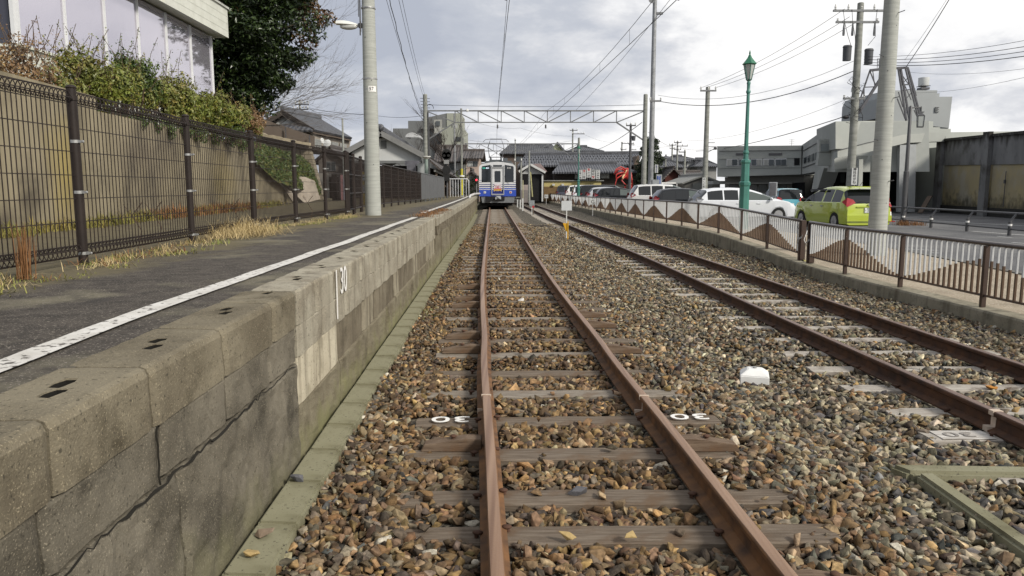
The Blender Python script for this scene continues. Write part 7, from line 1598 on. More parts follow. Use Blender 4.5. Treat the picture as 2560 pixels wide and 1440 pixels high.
def mark(u0, v0, u1, v1, w_, lab, z=.006):
    a, b_ = gp(u0, v0, z), gp(u1, v1, z); d = (b_ - a).normalized(); q = Vector((-d.y, d.x, 0)) * w_ / 2
    MB().add([a - q, b_ - q, b_ + q, a + q], [(0, 1, 2, 3)]).ob('road_marking', wl, label=lab, cat='road marking')
mark(2430, 578, 2620, 592, .12, 'white line beside the low guard rail at the right'); mark(2215, 620, 2344, 626, .1, 'thin white bay line seen through the railing behind the thick pole'); mark(2330, 632, 2352, 632.5, .1, 'short white bay tick under the thin bay line')
mark(2263, 583, 2276, 583.3, .1, 'tiny white tick on the asphalt right of the thick pole'); mark(2495, 591, 2530, 594, .1, 'short white dash under the guard rail line'); mark(2530, 606, 2570, 609, .1, 'white dash at the right edge of the car park'); mark(2230, 542, 2330, 547, .15, 'white road edge line behind the guard rail'); mark(2330, 552, 2700, 572, .12, 'long pale road centre line behind the guard rail')

# ---- railing with white bars dipped in brown sleeves forming waves
m_rp = mat('brown railing paint', (.055, .032, .022), .4, var=(.04, .024, .018), scale=8, spec=.5); m_rt = mat('worn brown top rail', (.10, .08, .07), .32, amt=.25, scale=10, spec=.6)
m_rb = mat('brown bar sleeve', (.13, .085, .055), .5, var=(.10, .065, .045), scale=6); m_rw = mat('white bar', (.55, .56, .56), .45, amt=.1, scale=6)
def railing(posts, ph0, label, nb=15):
    r = thing('railing', label, 'railing', (fx(posts[0]), posts[0], fz(posts[0]))); H = .79
    for i, y in enumerate(posts):
        x, z = fx(y), fz(y); MB().box(x - .027, y - .027, z - .01, x + .027, y + .027, z + H - .03).ob('post', m_rp, parent=r)
    tr_ = MB(); yy = []
    for a, b_ in zip(posts[:-1], posts[1:]): yy += [a + (b_ - a) * k / 4 for k in range(4)]
    yy.append(posts[-1]); tr_.path([(fx(y), y, fz(y) + H) for y in yy], .029, 8); tr_.ob('top_rail', m_rt, parent=r, smooth=True)
    b_r = MB(); b_r.path([(fx(y), y, fz(y) + .14) for y in yy], .016, 5); b_r.ob('bottom_rail', m_rp, parent=r)
    for i, (a, b_) in enumerate(zip(posts[:-1], posts[1:])):
        wb, bb = MB(), MB(); far = a > 40
        for k in range(nb):
            t_ = (k + 1) / (nb + 1); y = a + (b_ - a) * t_; x, z = fx(y), fz(y); q_ = ((i + ph0) % 2); c_ = .45 * (.5 - .5 * math.cos(math.pi * (q_ + t_))) + .55 * (t_ if q_ == 0 else 1 - t_); c_ = .04 + .80 * c_ + .015 * rl.uniform(-1, 1) ; hb_ = z + .14 + .55 * c_; k2 = 4 if far else 6
            wb.tube((x, y, hb_ - .02), (x, y, z + H), .0155, k2, cap=False); bb.tube((x, y, z + .13), (x, y, hb_), .0185, k2)
        L1_ = [(fx(a + (b_ - a) * t_), a + (b_ - a) * t_, fz(a + (b_ - a) * t_)) for t_ in (.04, .35, .65, .96)]
        wb.path([(x, y, z + H) for x, y, z in L1_], .018, 4); bb.path([(x, y, z + .14) for x, y, z in L1_], .0195, 4)
        wb.ob('white_bars', m_rw, parent=r, fixn=False); bb.ob('brown_bars', m_rb, parent=r, fixn=False)
    return r
r1 = railing([5.9, 7.65, 9.44, 11.35, 13.1, 14.75], 1, 'near length of brown and white wave-patterned railing, ending right of the gap')
pst = [15.25, 17.7, 19.9, 22.1, 24.1, 25.85]
while pst[-1] < 100: pst.append(pst[-1] + 1.95)
r2 = railing(pst, 0, 'long brown and white wave-patterned railing running back from the gap along the car park')
for y, x in ((14.75, fx(14.75)), (15.25, fx(15.25))):
    pw_ = MB(); pw_.box(x - .01, y - .07 if y < 15 else y - .05, fz(y), x + .10, y + .05 if y < 15 else y + .07, fz(y) + .8); pw_.ob('end_post', m_rp, parent=r1 if y < 15 else r2, bevel=.01)
    wz = MB(); 
    for k in range(7): wz.path([(x + .06 * math.cos(k + j), y + .06 * math.sin(k + j), fz(y) + .25 + .04 * j + .05 * k) for j in range(5)], .0035, 3)
    wz.ob('tie_wire', m_zinc, parent=r1 if y < 15 else r2)
MB().path([(fx(15) + .12, 15.1, .72), (fx(15) + .0, 15.02, .45), (fx(15) + .12, 14.95, .15), (fx(15) + .1, 15.1, .03)], .006, 4).ob('loose_wire', m_zinc, label='thin loose wire hanging in the gap between the two railings', cat='wire')
MB().path([gp(1996, 628, .05), gp(1999, 645, .03), gp(2012, 652, .03), gp(2025, 652, .03)], .012, 5).ob('yellow_hose', mat('yellow hose', (.50, .46, .16), .5), label='short yellow hose at the foot of the post by the gap', cat='hose')

# ---- cars
def lerp_t(tab, x): 
    for i in range(len(tab) - 1):
        if x <= tab[i + 1][0]: t_ = (x - tab[i][0]) / (tab[i + 1][0] - tab[i][0]); t_ = max(0, t_); return tab[i][1] + (tab[i + 1][1] - tab[i][1]) * t_
    return tab[-1][1]
m_tyre = mat('tyre rubber', (.02, .02, .02), .85); m_rim = mat('alloy rim', (.42, .42, .43), .35, metal=.5, amt=.2); m_red = MATS['glossy crab red']
m_lred = mat('red tail lens', (.38, .02, .025), .2, amt=.2, spec=.8); m_lclr = mat('clear lamp lens', (.55, .56, .57), .15, spec=.8); m_plate = mat('number plate white', (.72, .73, .72), .5)
m_cgl = glassy('tinted car glass', (.010, .012, .014), .05, .5)
m_cgl2 = glassy('light car glass', (.06, .08, .072), .05, .9)
KINDS = {   # top profile (x from rear 0..1, z/H), belt height, side glass x-range
 'hatch': ([(0, .50), (.012, .61), (.05, .78), (.095, .93), (.14, .965), (.22, .99), (.35, 1.0), (.46, .985), (.54, .945), (.64, .85), (.76, .70), (.82, .655), (.90, .60), (.955, .52), (.985, .43), (1, .34)], .63, (.10, .73)),
 'suv': ([(0, .48), (.01, .62), (.045, .80), (.085, .955), (.16, .985), (.32, 1.0), (.52, .98), (.62, .88), (.74, .68), (.80, .65), (.95, .58), (.99, .46), (1, .34)], .61, (.09, .72)),
 'van': ([(0, .45), (.008, .60), (.025, .82), (.05, .97), (.12, .99), (.4, 1.0), (.66, .985), (.76, .86), (.86, .66), (.90, .60), (.97, .54), (1, .40)], .56, (.05, .82)),
 'kei': ([(0, .44), (.008, .60), (.03, .85), (.06, .965), (.12, .99), (.4, 1.0), (.62, .985), (.74, .85), (.86, .65), (.90, .60), (.97, .54), (1, .40)], .58, (.06, .82))}
def car(label, kind, L, W, H, X, Y, rz, paint, lamp=None, plate=False, far=False, group='cars parked behind the railing', cream=None):
    prof_, belt, (g0_, g1_) = KINDS[kind]; r = thing('parked_car', label, 'car', (X, Y, 0), group); n_ = 26 if not far else 18
    xs = sorted(set([k / n_ for k in range(n_ + 1)] + [p_[0] for p_ in prof_] + [g0_, g1_, (g0_ + g1_) * .5 - .012, (g0_ + g1_) * .5 + .012, g0_ + (g1_ - g0_) * .24, g0_ + (g1_ - g0_) * .26]))
    hwf = lambda t_: W / 2 * (1 - .10 * max(0, (.12 - t_) / .12) ** 2 - .16 * max(0, (t_ - .84) / .16) ** 2)
    zb = .20; bz = belt * H; rings = []
    for t_ in xs:
        top = lerp_t(prof_, t_) * H; w_ = hwf(t_); b_ = min(bz + .02 * (1 - t_), top - .02); cab = max(0, top - bz) / (H - bz); wt_ = w_ * (1 - .24 * cab); x = (t_ - .5) * L
        arch = 0
        for wc in (.185, .80):
            d = abs(t_ - wc) * L; arch = max(arch, math.sqrt(max(0, .34 ** 2 - d * d)) + .31 if d < .34 else 0)
        z0 = max(zb, arch)
        rings.append([(x, 0, zb), (x, w_ * .86, zb), (x, w_ * .97, max(zb + .03, z0)), (x, w_, max(z0 + .01, zb + (b_ - zb) * .5)), (x, w_ * .985, b_ - .03), (x, w_ * .955, b_), (x, (w_ * .93 * (1 - cab) + wt_ * cab), top - .05 - .05 * cab), (x, wt_ * .93, top - .028 - .01 * cab), (x, wt_ * .78, top - .006), (x, wt_ * .45, top + .004), (x, 0, top + .008)])
    k = len(rings[0]); body, sg, rg_, wg = MB(), [], [], []
    for s_ in (1, -1):
        base = len(body.v)
        for rr in rings: body.v += [(x, y * s_, z) for (x, y, z) in rr]
        for i in range(len(xs) - 1):
            tm = (xs[i] + xs[i + 1]) / 2
            for j in range(k - 1):
                q = (base + i * k + j, base + i * k + j + 1, base + (i + 1) * k + j + 1, base + (i + 1) * k + j)
                t0, t1_ = lerp_t(prof_, xs[i]), lerp_t(prof_, xs[i + 1]); slope = (t1_ - t0) * H / max(1e-4, (xs[i + 1] - xs[i]) * L)
                if j == 5 and g0_ < tm < g1_ and not ((g0_ + g1_) * .5 - .012 < tm < (g0_ + g1_) * .5 + .012) and not (g0_ + (g1_ - g0_) * .24 < tm < g0_ + (g1_ - g0_) * .26): sg.append((q, s_))
                elif j >= 6 and tm < .14 and slope > .55 and t0 >= belt - .02: rg_.append((q, s_))
                elif j >= 6 and tm > .5 and slope < -.36 and t1_ >= belt + .02 and tm < .88: wg.append((q, s_))
                else: body.f.append(q if s_ > 0 else q[::-1])
        body.f.append(tuple(base + j for j in range(k))); body.f.append(tuple(base + (len(xs) - 1) * k + j for j in range(k - 1, -1, -1)))
    def sub(nm, F, m_):
        if not F: return
        mb = MB(); mb.v = list(body.v); mb.f = [q if s_ > 0 else q[::-1] for q, s_ in F]; used = sorted({i for q in mb.f for i in q}); mp_ = {a: b_ for b_, a in enumerate(used)}; mb.v = [body.v[i] for i in used]; mb.f = [tuple(mp_[i] for i in q) for q in mb.f]
        return loc_ob(mb, nm, m_)
    def loc_ob(mb, nm, m_, par=None, sm=True):
        mb.v = [(x + X, y + Y, z) for (x, y, z) in mb.v]; return mb.ob(nm, m_, parent=par or r, smooth='auto' if sm else False, fixn=False)
    for s_ in (1, -1):
        xm_ = lambda q: body.v[q[0][0]][0] / L + .5
        sub('side_glass', [q for q in sg if q[1] == s_ and xm_(q) < (g0_ + g1_) / 2], m_cgl); sub('side_glass', [q for q in sg if q[1] == s_ and xm_(q) >= (g0_ + g1_) / 2], m_cgl2 if cream else m_cgl)
    sub('rear_window', rg_, m_cgl); sub('windscreen', wg, m_cgl2)
    bv = MB(); bv.v, bv.f = list(body.v), body.f; bo = loc_ob(bv, 'body', paint)
    md = bo.data; bm = bmesh.new(); bm.from_mesh(md); bmesh.ops.remove_doubles(bm, verts=bm.verts, dist=.0008); bmesh.ops.recalc_face_normals(bm, faces=bm.faces); bm.to_mesh(md); bm.free(); md.set_sharp_from_angle(angle=R(38))
    MB_ = MB().box(-L * .46, -W * .42, .16, L * .46, W * .42, .42); loc_ob(MB_, 'underbody', m_blk, sm=False)
    for wc in (.185, .80):
        for s_ in (1, -1):
            x = (wc - .5) * L; w_ = MB(); w_.tube((x, s_ * (W / 2 - .22), .31), (x, s_ * (W / 2 - .02), .31), .305, 20); wo_ = loc_ob(w_, 'wheel', m_tyre); q = MB(); q.tube((x, s_ * (W / 2 - .03), .31), (x, s_ * (W / 2 - .012), .31), .19, 14)
            for a in range(5): q.obox((x + .1 * math.cos(a * 1.2566), s_ * (W / 2 - .01), .31 + .1 * math.sin(a * 1.2566)), (.16, .012, .035), rot=Matrix.Rotation(-a * 1.2566, 3, 'Y'))
            loc_ob(q, 'rim', m_rim, par=wo_, sm=False)
    for s_ in (1, -1):
        yy_ = s_ * hwf(.02); tl = MB()
        tl.add([(-L / 2 - .012, yy_ * .62, bz + .00), (-L / 2 - .012, yy_ * .99, bz - .14), (-L / 2 + .02, yy_ * 1.01, bz - .10), (-L * .44, s_ * (W / 2 + .004), bz + .03), (-L / 2 + .07, yy_ * .95, bz + .17), (-L / 2 + .015, yy_ * .72, bz + .11), (-L / 2 + .06, yy_ * .6, bz)],
               [(0, 1, 2, 5), (5, 2, 3, 4)] if s_ < 0 else [(5, 2, 1, 0), (4, 3, 2, 5)]); loc_ob(tl, 'tail_light', lamp or m_lred, sm=False)
        hl = MB(); hl.ball((L / 2 - .16, s_ * hwf(.97) * .82, .60 * H / 1.5), .15, 10, 6, (1, .75, .6)); loc_ob(hl, 'headlight', m_lclr)
        mi = MB(); mi.ball((L * (g1_ - .5) - .06, s_ * (W / 2 + .08), bz + .06), .10, 10, 6, (.6, 1, .7)); loc_ob(mi, 'mirror', paint if not plate else m_blk)
        if not far:
            for hx in (.40, .60): hdl = MB(); hdl.obox(((hx - .5) * L, s_ * (W / 2 + .006), bz - .13), (.16, .03, .03)); loc_ob(hdl, 'door_handle', paint if not plate else m_zinc, sm=False)
    pl_ = MB().box(-L / 2 - .03, -.165, .62, -L / 2 - .015, .165, .785) if plate else MB().box(-L / 2 - .03, -.165, .5, -L / 2 - .015, .165, .66); po_ = loc_ob(pl_, 'number_plate', m_plate, sm=False)
    if plate:
        o = text('plate_digits', '・21-81', .115, mat('plate green ink', (.02, .10, .05), .6), None, (0, 0, 0), Matrix.Rotation(R(-90), 4, 'Z') @ RX, ext=.001); o.parent = r; o.location = (-L / 2 - .034, 0, .68)
        o = text('plate_small_digits', '福井 500', .045, MATS['plate green ink'], None, (0, 0, 0), Matrix.Rotation(R(-90), 4, 'Z') @ RX, ext=.001); o.parent = r; o.location = (-L / 2 - .034, 0, .755)
        b_ = MB(); b_.obox((-L / 2 - .01, 0, .43), (.10, W * .92, .20)); loc_ob(b_, 'bumper', paint, sm=True); MB_ = MB().box(-L / 2 - .03, -.45, .80, -L / 2 - .0, .45, .83); loc_ob(MB_, 'plate_trim', paint, sm=False)
        e_ = MB(); e_.tube((-L / 2 - .03, 0, .89), (-L / 2 - .012, 0, .89), .045, 14); loc_ob(e_, 'badge', m_zinc); wp_ = MB(); wp_.tube((-L / 2 - .01, -.02, .97), (-L / 2 + .03, .36, 1.02), .012, 5); loc_ob(wp_, 'wiper', m_rub, sm=False)
        rs__ = MB(); rs__.obox((-L / 2 + .26, 0, H - .02), (.30, W * .70, .03)); loc_ob(rs__, 'roof_spoiler', paint, sm=False)
        for s_ in (1, -1): vz_ = MB(); vz_.slab([(-.5, s_ * W * .42, H - .09), (.75, s_ * W * .42, H - .10), (.75, s_ * W * .435, H - .16), (-.5, s_ * W * .435, H - .15)], (0, s_ * .015, 0)); loc_ob(vz_, 'rain_visor', m_rub, sm=False)
        an_ = MB(); an_.tube((-L * .33, 0, H), (-L * .37, 0, H + .14), .008, 5); loc_ob(an_, 'aerial', m_rub, sm=False)
    r.rotation_euler = (0, 0, rz); return r
def paint(key, c, r=.22): return mat(key, c, r, amt=.04, scale=.5, spec=.6, coat=.6)
pw1, pw2, pb1, ps1 = paint('white car paint', (.62, .64, .67)), paint('pearl white car paint', (.66, .66, .64)), mat('black car paint', (.008, .009, .011), .25, amt=.04, spec=.35, coat=.15), paint('silver car paint', (.38, .39, .41))
py_ = paint('yellow green car paint', (.36, .43, .04))
car('bright yellow-green hatchback seen from behind with number plate 21-81', 'hatch', 4.1, 1.70, 1.51, 11.95, 27.95, R(94.5), py_, plate=True)
car('silvery white hatchback side-on behind the nearest green lamp post', 'hatch', 4.4, 1.76, 1.46, 10.1, 33.6, R(2), pw1, lamp=m_lclr, cream=True)
car('black hatchback between the silvery white hatchback and the big white SUV', 'hatch', 4.0, 1.70, 1.43, 8.95, 38.2, R(1), pb1, cream=True)
car('big pearl white SUV with red tail light left of the blue taxi sign', 'suv', 4.6, 1.82, 1.66, 9.05, 44.3, R(1), pw2)
car('black hatchback with red tail light beside the white G sign', 'hatch', 4.1, 1.70, 1.46, 7.75, 53.5, R(0), pb1, cream=True)
car('silver hatchback tucked behind the black one near the G sign', 'hatch', 4.2, 1.72, 1.50, 7.7, 57.8, R(0), ps1, far=True)
car('black minivan behind the middle green lamp post', 'van', 4.5, 1.72, 1.66, 7.75, 63.5, R(0), pb1, far=True)
car('long white estate behind the middle green lamp post', 'van', 4.7, 1.75, 1.68, 7.75, 69, R(0), pw1, far=True)
car('small white SUV with a small red tail light left of the middle lamp post', 'suv', 4.4, 1.78, 1.68, 7.4, 75, R(0), pw2, far=True)
car('dark blue-black tall small car near the far end of the row', 'kei', 3.4, 1.48, 1.66, 6.3, 80, R(0), paint('dark blue car paint', (.02, .022, .04)), far=True)
car('low white car at the far end of the row', 'hatch', 4.3, 1.74, 1.30, 6.0, 86, R(0), pw1, far=True)
car('light blue small car facing away in front of the grey office', 'kei', 3.4, 1.48, 1.42, 14.45, 41.2, R(88), paint('light blue car paint', (.10, .36, .44)), far=True, group=None)
bs_ = thing('minibus', 'white minibus behind the big white SUV, below the maroon house', 'bus', (U(1668, 66), 66, 0)); MB().box(U(1630, 66), 66, .4, U(1694, 66), 68.2, Z(455.5, 66)).ob('body', pw2, parent=bs_, bevel=.12); MB().box(U(1658, 66), 65.98, Z(474, 66), U(1691, 66), 66.02, Z(459.5, 66)).ob('rear_window', m_cgl, parent=bs_); MB().box(U(1632, 66), 65.98, Z(472, 66), U(1654, 66), 66.02, Z(460, 66)).ob('side_window', m_cgl, parent=bs_)

# ---- green lamp posts
def lamp_post(x, y, label, H=5.62, z0=.05):
    r = thing('street_lamp', label, 'street lamp', (x, y, z0), 'green lamp posts along the car park'); s = H / 5.62
    MB().lathe([(.20, z0), (.20, z0 + .12), (.155, z0 + .16), (.15, z0 + 1.45), (.175, z0 + 1.50), (.175, z0 + 1.58), (.13, z0 + 1.62), (.125, z0 + 2.15), (.155, z0 + 2.20), (.15, z0 + 2.26), (.085, z0 + 2.30), (.075, z0 + 2.45), (.095, z0 + 2.49), (.09, z0 + 2.53), (.066, z0 + 2.56), (.048, z0 + 4.28)], (x, y, 0), 8, ph=.39).ob('column', m_green, parent=r)
    MB().lathe([(.048, z0 + 4.281), (.07, z0 + 4.32), (.07, z0 + 4.36), (.05, z0 + 4.40), (.05, z0 + 4.55), (.062, z0 + 4.6), (.045, z0 + 4.66), (.09, z0 + 4.70)], (x, y, 0), 14).ob('neck', m_green, parent=r, smooth='auto')
    z1 = z0 + 4.70
    g_ = MB(); g_.lathe([(.075, z1 + .02), (.165, z1 + .45)], (x, y, 0), 6, ph=.5); g_.ob('glass', mat('frosted lantern glass', (.40, .42, .40), .25, amt=.1, spec=.8), parent=r)
    f = MB()
    for k in range(6): a = .5 + k * math.pi / 3; f.tube((x + .08 * math.cos(a), y + .08 * math.sin(a), z1), (x + .175 * math.cos(a), y + .175 * math.sin(a), z1 + .46), .011, 5)
    f.ob('lantern_frame', m_green, parent=r); MB().lathe([(.20, z1 + .455), (.225, z1 + .475), (.15, z1 + .56), (.07, z1 + .66), (.035, z1 + .74), (.02, z1 + .76), (.03, z1 + .80), (.008, z1 + .88)], (x, y, 0), 6, ph=.5).ob('roof', mat('lantern roof green', (.035, .15, .09), .4, amt=.1), parent=r)
    if s != 1: r.scale = (s, s, s)
    return r
lamp_post(7.28, 24, 'nearest green lantern lamp post in front of the silvery white hatchback')
lamp_post(U(1446, 62), 62, 'middle green lantern lamp post beside the five signboards', 4.9)
lamp_post(U(1370, 118) , 118, 'farthest green lantern lamp post in front of the yellow wall', 5.5)
# ---- black lantern lamp on the pavement
bl_ = thing('street_lamp', 'black lamp post with a hanging square lantern near the old warehouse', 'street lamp', (15.7, 30.6, 0)); X_, Y_ = 15.7, 30.6
MB().lathe([(.10, 0), (.10, 2.1), (.075, 2.12), (.055, 4.62), (.03, 4.66)], (X_, Y_, 0), 14).ob('column', m_dark, parent=bl_, smooth='auto')
for a in range(4): MB().slab([(X_ + .1 * math.cos(a * 1.57), Y_ + .1 * math.sin(a * 1.57), .02), (X_ + .26 * math.cos(a * 1.57), Y_ + .26 * math.sin(a * 1.57), .02), (X_ + .1 * math.cos(a * 1.57), Y_ + .1 * math.sin(a * 1.57), .25)], (.03, .03, 0)).ob('foot_fin', m_dark, parent=bl_)
MB().tube((X_, Y_, 4.58), (X_ + .42, Y_, 4.60), .025, 8).tube((X_ + .42, Y_, 4.64), (X_ + .42, Y_, 4.44), .018, 8).ob('arm', m_dark, parent=bl_)
MB().lathe([(.02, 4.48), (.05, 4.38), (.17, 4.28), (.17, 4.26)], (X_ + .42, Y_, 0), 4, ph=.5).ob('lantern_roof', m_dark, parent=bl_); MB().lathe([(.13, 3.86), (.155, 4.25)], (X_ + .42, Y_, 0), 4, ph=.5).ob('lantern_glass', MATS['frosted lantern glass'], parent=bl_)
f = MB()
for k in range(4): a = .5 + k * 1.5708; f.tube((X_ + .42 + .14 * math.cos(a), Y_ + .14 * math.sin(a), 3.85), (X_ + .42 + .165 * math.cos(a), Y_ + .165 * math.sin(a), 4.27), .013, 5)
f.lathe([(.15, 3.82), (.15, 3.86)], (X_ + .42, Y_, 0), 4, ph=.5); f.ob('lantern_frame', m_dark, parent=bl_)
# ---- low guard rail
gr = thing('guard_rail', 'low dark guard rail with cranked posts between pavement and road', 'guard rail', (15.3, 26, 0)); gp_l = [(15.5, 33.5), (15.45, 30.1), (15.4, 28.0), (15.36, 25.7), (15.3, 23.4), (15.2, 20.8), (15.1, 18.2)]
for (x, y) in gp_l:
    MB().tube((x, y, 0), (x, y, .42), .055, 10).path([(x, y, .40), (x + .02, y + .02, .46), (x + .22, y + .05, .68)], .035, 8).ob('post', m_dark, parent=gr, smooth='auto'); MB().lathe([(.058, .30), (.058, .36)], (x, y, 0), 10).ob('white_band', m_white, parent=gr)
MB().path([(x + .22, y + .05, .68) for x, y in [(15.7, 40)] + gp_l], .033, 8).ob('top_rail', m_dark, parent=gr); MB().path([(x + .0, y, .20) for x, y in [(15.6, 40)] + gp_l], .028, 6).ob('lower_rail', m_dark, parent=gr)
blades('dry_weeds', 'dry reddish weeds at the foot of the low guard rail', [(15.5 + rl.uniform(-.3, .5), 29.8 + rl.uniform(-.2, .2), 0, 1) for _ in range(14)], m_rust, .3, 26, .10, .6, 31, .006)
for dz, w_ in ((0, .14),):
    cn = thing('traffic_cone', 'striped red and white traffic cone half hidden by the yellow-green car', 'traffic cone', (U(2226, 33), 33, 0)); x, y = U(2226, 33), 33
    for k in range(4): MB().lathe([(.15 - .03 * k, .04 + .2 * k), (.122 - .03 * k, .235 + .2 * k)], (x, y, 0), 12).ob('band', m_lred if k % 2 == 0 else m_white, parent=cn, smooth='auto')
    MB().box(x - .2, y - .2, 0, x + .2, y + .2, .039).ob('base', m_lred, parent=cn)

# ---- utility poles on the right
def arms(par, x, y, z, half, n_=3, ins=.12, m=None, d=(1, 0)):
    MB().beam((x - half * d[0], y - .1 - half * d[1], z), (x + half * d[0], y - .1 + half * d[1], z), .09, .09).ob('crossarm', m or m_truss, parent=par)
    for k in range(n_):
        t_ = -1 + 2 * k / (n_ - 1) if n_ > 1 else 0; xx = x + half * .92 * t_ * d[0]; MB().lathe([(.02, z + .04), (.055, z + .08), (.03, z + .11), (.055, z + .15), (.02, z + .15 + ins)], (xx, y - .1, 0), 8).ob('insulator', m_insul, parent=par)
def upole(u_top, v_top, Y, lab, r=.16, m=m_pole2, u_bot=None, zb=0):
    zt_ = zv(v_top, Y); x = ux(u_top, Y, zt_)
    return pole(x, Y, zb, zt_, r, r * .7, lab, m, False), x, zt_
tp, xt, zt_ = upole(2152, 8, 36, 'tall utility pole with two transformers and tangled wires behind the yellow-green car', .20, m_pole2)
arms(tp, xt, 36, zt_ - .35, 1.28, 5, .14); arms(tp, xt - .15, 36, zt_ - .85, .98, 2, 0)
for dx in (-.75, -.35, .65): MB().lathe([(.05, zt_ - 1.45), (.06, zt_ - 1.35), (.05, zt_ - 1.1), (.03, zt_ - .9)], (xt + dx, 35.9, 0), 8).ob('cutout_fuse', m_truss, parent=tp, smooth='auto')
for dx, zo in ((-.52, -2.75), (.48, -2.9)): t_o = MB().lathe([(.18, zt_ + zo + .2), (.19, zt_ + zo + .78), (.21, zt_ + zo + .80), (.17, zt_ + zo + .88)], (xt + dx * 1.0, 35.95, 0), 16).ob('transformer', mat('transformer grey', (.07, .073, .08), .5, amt=.15), parent=tp, smooth='auto')
wz = MB(); r9 = random.Random(9)
for k in range(20):
    z = zt_ - 3.2 - r9.random() * 2.2; a = r9.uniform(0, 6.28); p = Vector((xt + .25 * math.cos(a), 36 + .22 * math.sin(a) - .1, z)); wz.path([p, p + Vector((r9.uniform(-.25, .15), -.05, r9.uniform(-.1, .1))), p + Vector((r9.uniform(-.4, .3), -.05, r9.uniform(-.4, -.1))), p + Vector((r9.uniform(-.2, .2), 0, r9.uniform(-.6, -.2)))], .012, 4)
for dx in (-.85, -.45, .7): wz.path([(xt + dx, 35.85, zt_ - .3), (xt + dx * .9, 35.8, zt_ - .9), (xt + dx * .8 + .1, 35.8, zt_ - 1.5), (xt + dx * .5, 35.8, zt_ - 1.9)], .012, 4)
wz.ob('wire_tangle', m_cable, parent=tp, kind='stuff'); arms(tp, xt - .1, 36, zt_ - 4.25, .5, 2, 0)
MB().box(xt - .17 + .1, 35.74, zv(462, 36), xt + .19, 35.79, zv(420, 36)).ob('pole_notice', m_plas, parent=tp)
for k, c in enumerate('神社めがね'): text('notice_characters', c, .16, bkk, tp, (xt + .06, 35.73, zv(424 + k * 8, 36)), RX)
mp_, xm, zm = upole(1638, -30, 44, 'tall slim galvanised pole with horn speaker, left of the single-armed pole', .16, m_steel)
sp_ = MB(); sp_.lathe([(.03, -.15), (.08, 0), (.20, .18), (.20, .20)], (0, 0, 0), 14); zs = zv(3, 44); sp_.v = [(xm - .22 + v_[0], 43.8 - v_[2], zs + v_[1]) for v_ in sp_.v]; sp_.ob('horn_speaker', m_truss, parent=mp_, smooth='auto')
sp2 = MB(); sp2.box(xm + .1, 43.9, zv(36, 44), xm + .45, 44.1, zv(31, 44)).tube((xm + .1, 44, zv(46, 44)), (xm + .1, 44, zv(25, 44)), .03, 6); sp2.ob('lamp_bracket', m_truss, parent=mp_)
arms(mp_, xm + .15, 44, zv(253, 44), .32, 2, .05); MB().box(U(1630, 44) - .02, 43.8, 0, U(1647, 44), 44.3, zv(449, 44)).ob('base_cabinet', mat('pale grey cabinet', (.33, .35, .36), .5), parent=mp_, at=None)
op, xo_, zo_ = upole(1770, 218, 47, 'weathered utility pole with one crossarm and a small street light arm', .18, m_pole2); arms(op, xo_, 47, zo_ - .22, .48, 3, .12)
MB().path([(xo_, 46.9, zv(357, 47)), (xo_ + .5, 46.9, zv(357, 47))], .02, 5).path([(xo_, 46.9, zv(383, 47)), (xo_ + .45, 46.8, zv(372, 47)), (xo_ + .55, 46.8, zv(368, 47))], .02, 5).path([(xo_, 46.9, zv(367, 47)), (xo_ + .6, 46.9, zv(367, 47))], .02, 5).ball((xo_ + .52, 46.8, zv(371, 47)), .10, 8, 6).ob('light_arm', m_dark, parent=op)
MB().box(xo_ - .22, 46.7, zv(474, 47), xo_ - .03, 46.78, zv(444, 47)).ob('pole_notice', m_plas, parent=op)
for k, c in enumerate('みくに町'): text('notice_characters', c, .15, bkk, op, (xo_ - .125, 46.69, zv(448 + k * 6.4, 47)), RX)
bp_, xb_, zb_ = upole(1577, 310, 58, 'dark thin utility pole with transformer rising from the crab sculpture', .12, m_dark); arms(bp_, xb_, 58, zb_ - .12, .36, 3, .1, m_dark); MB().lathe([(.13, zv(352, 58)), (.15, zv(340, 58))], (xb_ + .22, 57.9, 0), 12).ob('transformer', MATS['transformer grey'], parent=bp_)
def farpole(u, v, Y, lab, aa, r=.13, tr_=False):
    p_, x_, z_ = upole(u, v, Y, lab, r, m_pole2)
    for (dz, hf, n_, off) in aa: arms(p_, x_ + off, Y, z_ - dz, hf, n_, .12, m_dark)
    return x_, z_
farpole(1432, 322, 100, 'far utility pole with bracketed arms above the restaurant roof, left one', [(.2, .5, 2, .1), (.65, .8, 3, .7)])
farpole(1555, 355, 105, 'far utility pole with one long arm above the restaurant roof ridge', [(.2, .8, 3, .8), (1.0, .4, 2, .2)]); farpole(1577, 357, 112, 'far utility pole with tangled wires just right of the long-armed one', [(.3, .4, 3, .1), (1.0, .5, 3, .3)])
farpole(1694, 353, 88, 'taller of the paired utility poles above the tiled houses', [(.15, .42, 3, 0), (.55, .6, 3, .55), (.95, .4, 2, 0)]); farpole(1681, 360, 100, 'shorter of the paired utility poles above the tiled houses', [(.15, .42, 3, 0), (.6, .35, 2, 0)]); farpole(1712.5, 375, 74, 'brown utility pole with a lamp left of the grey garage', [(.2, .3, 2, -.3)])
farpole(1664, 398, 88, 'short grey pole above the brown tiled low roof', []); farpole(1303, 396, 75, 'grey pole with small fittings just right of the train', [(.3, .35, 2, -.3)], .12); farpole(1380, 395, 108, 'pale slim pole beside the farthest green lamp post', [], .16)
farpole(1288, 347, 100, 'thin pole topped by a lightning rod above the grey-roofed house', [(.2, .1, 1, 0)], .09); farpole(749, 250, 62, 'distant power pole with many insulator arms behind the tiled house roof', [(.35, .55, 5, .2), (.75, .6, 5, .1), (1.1, .35, 3, .1)], .10)
farpole(856, 297, 44, 'slim white service pole in front of the tiled house', [], .07)
farpole(1323, 378, 70, 'leaning grey pole standing between the train and the porch', [], .10)
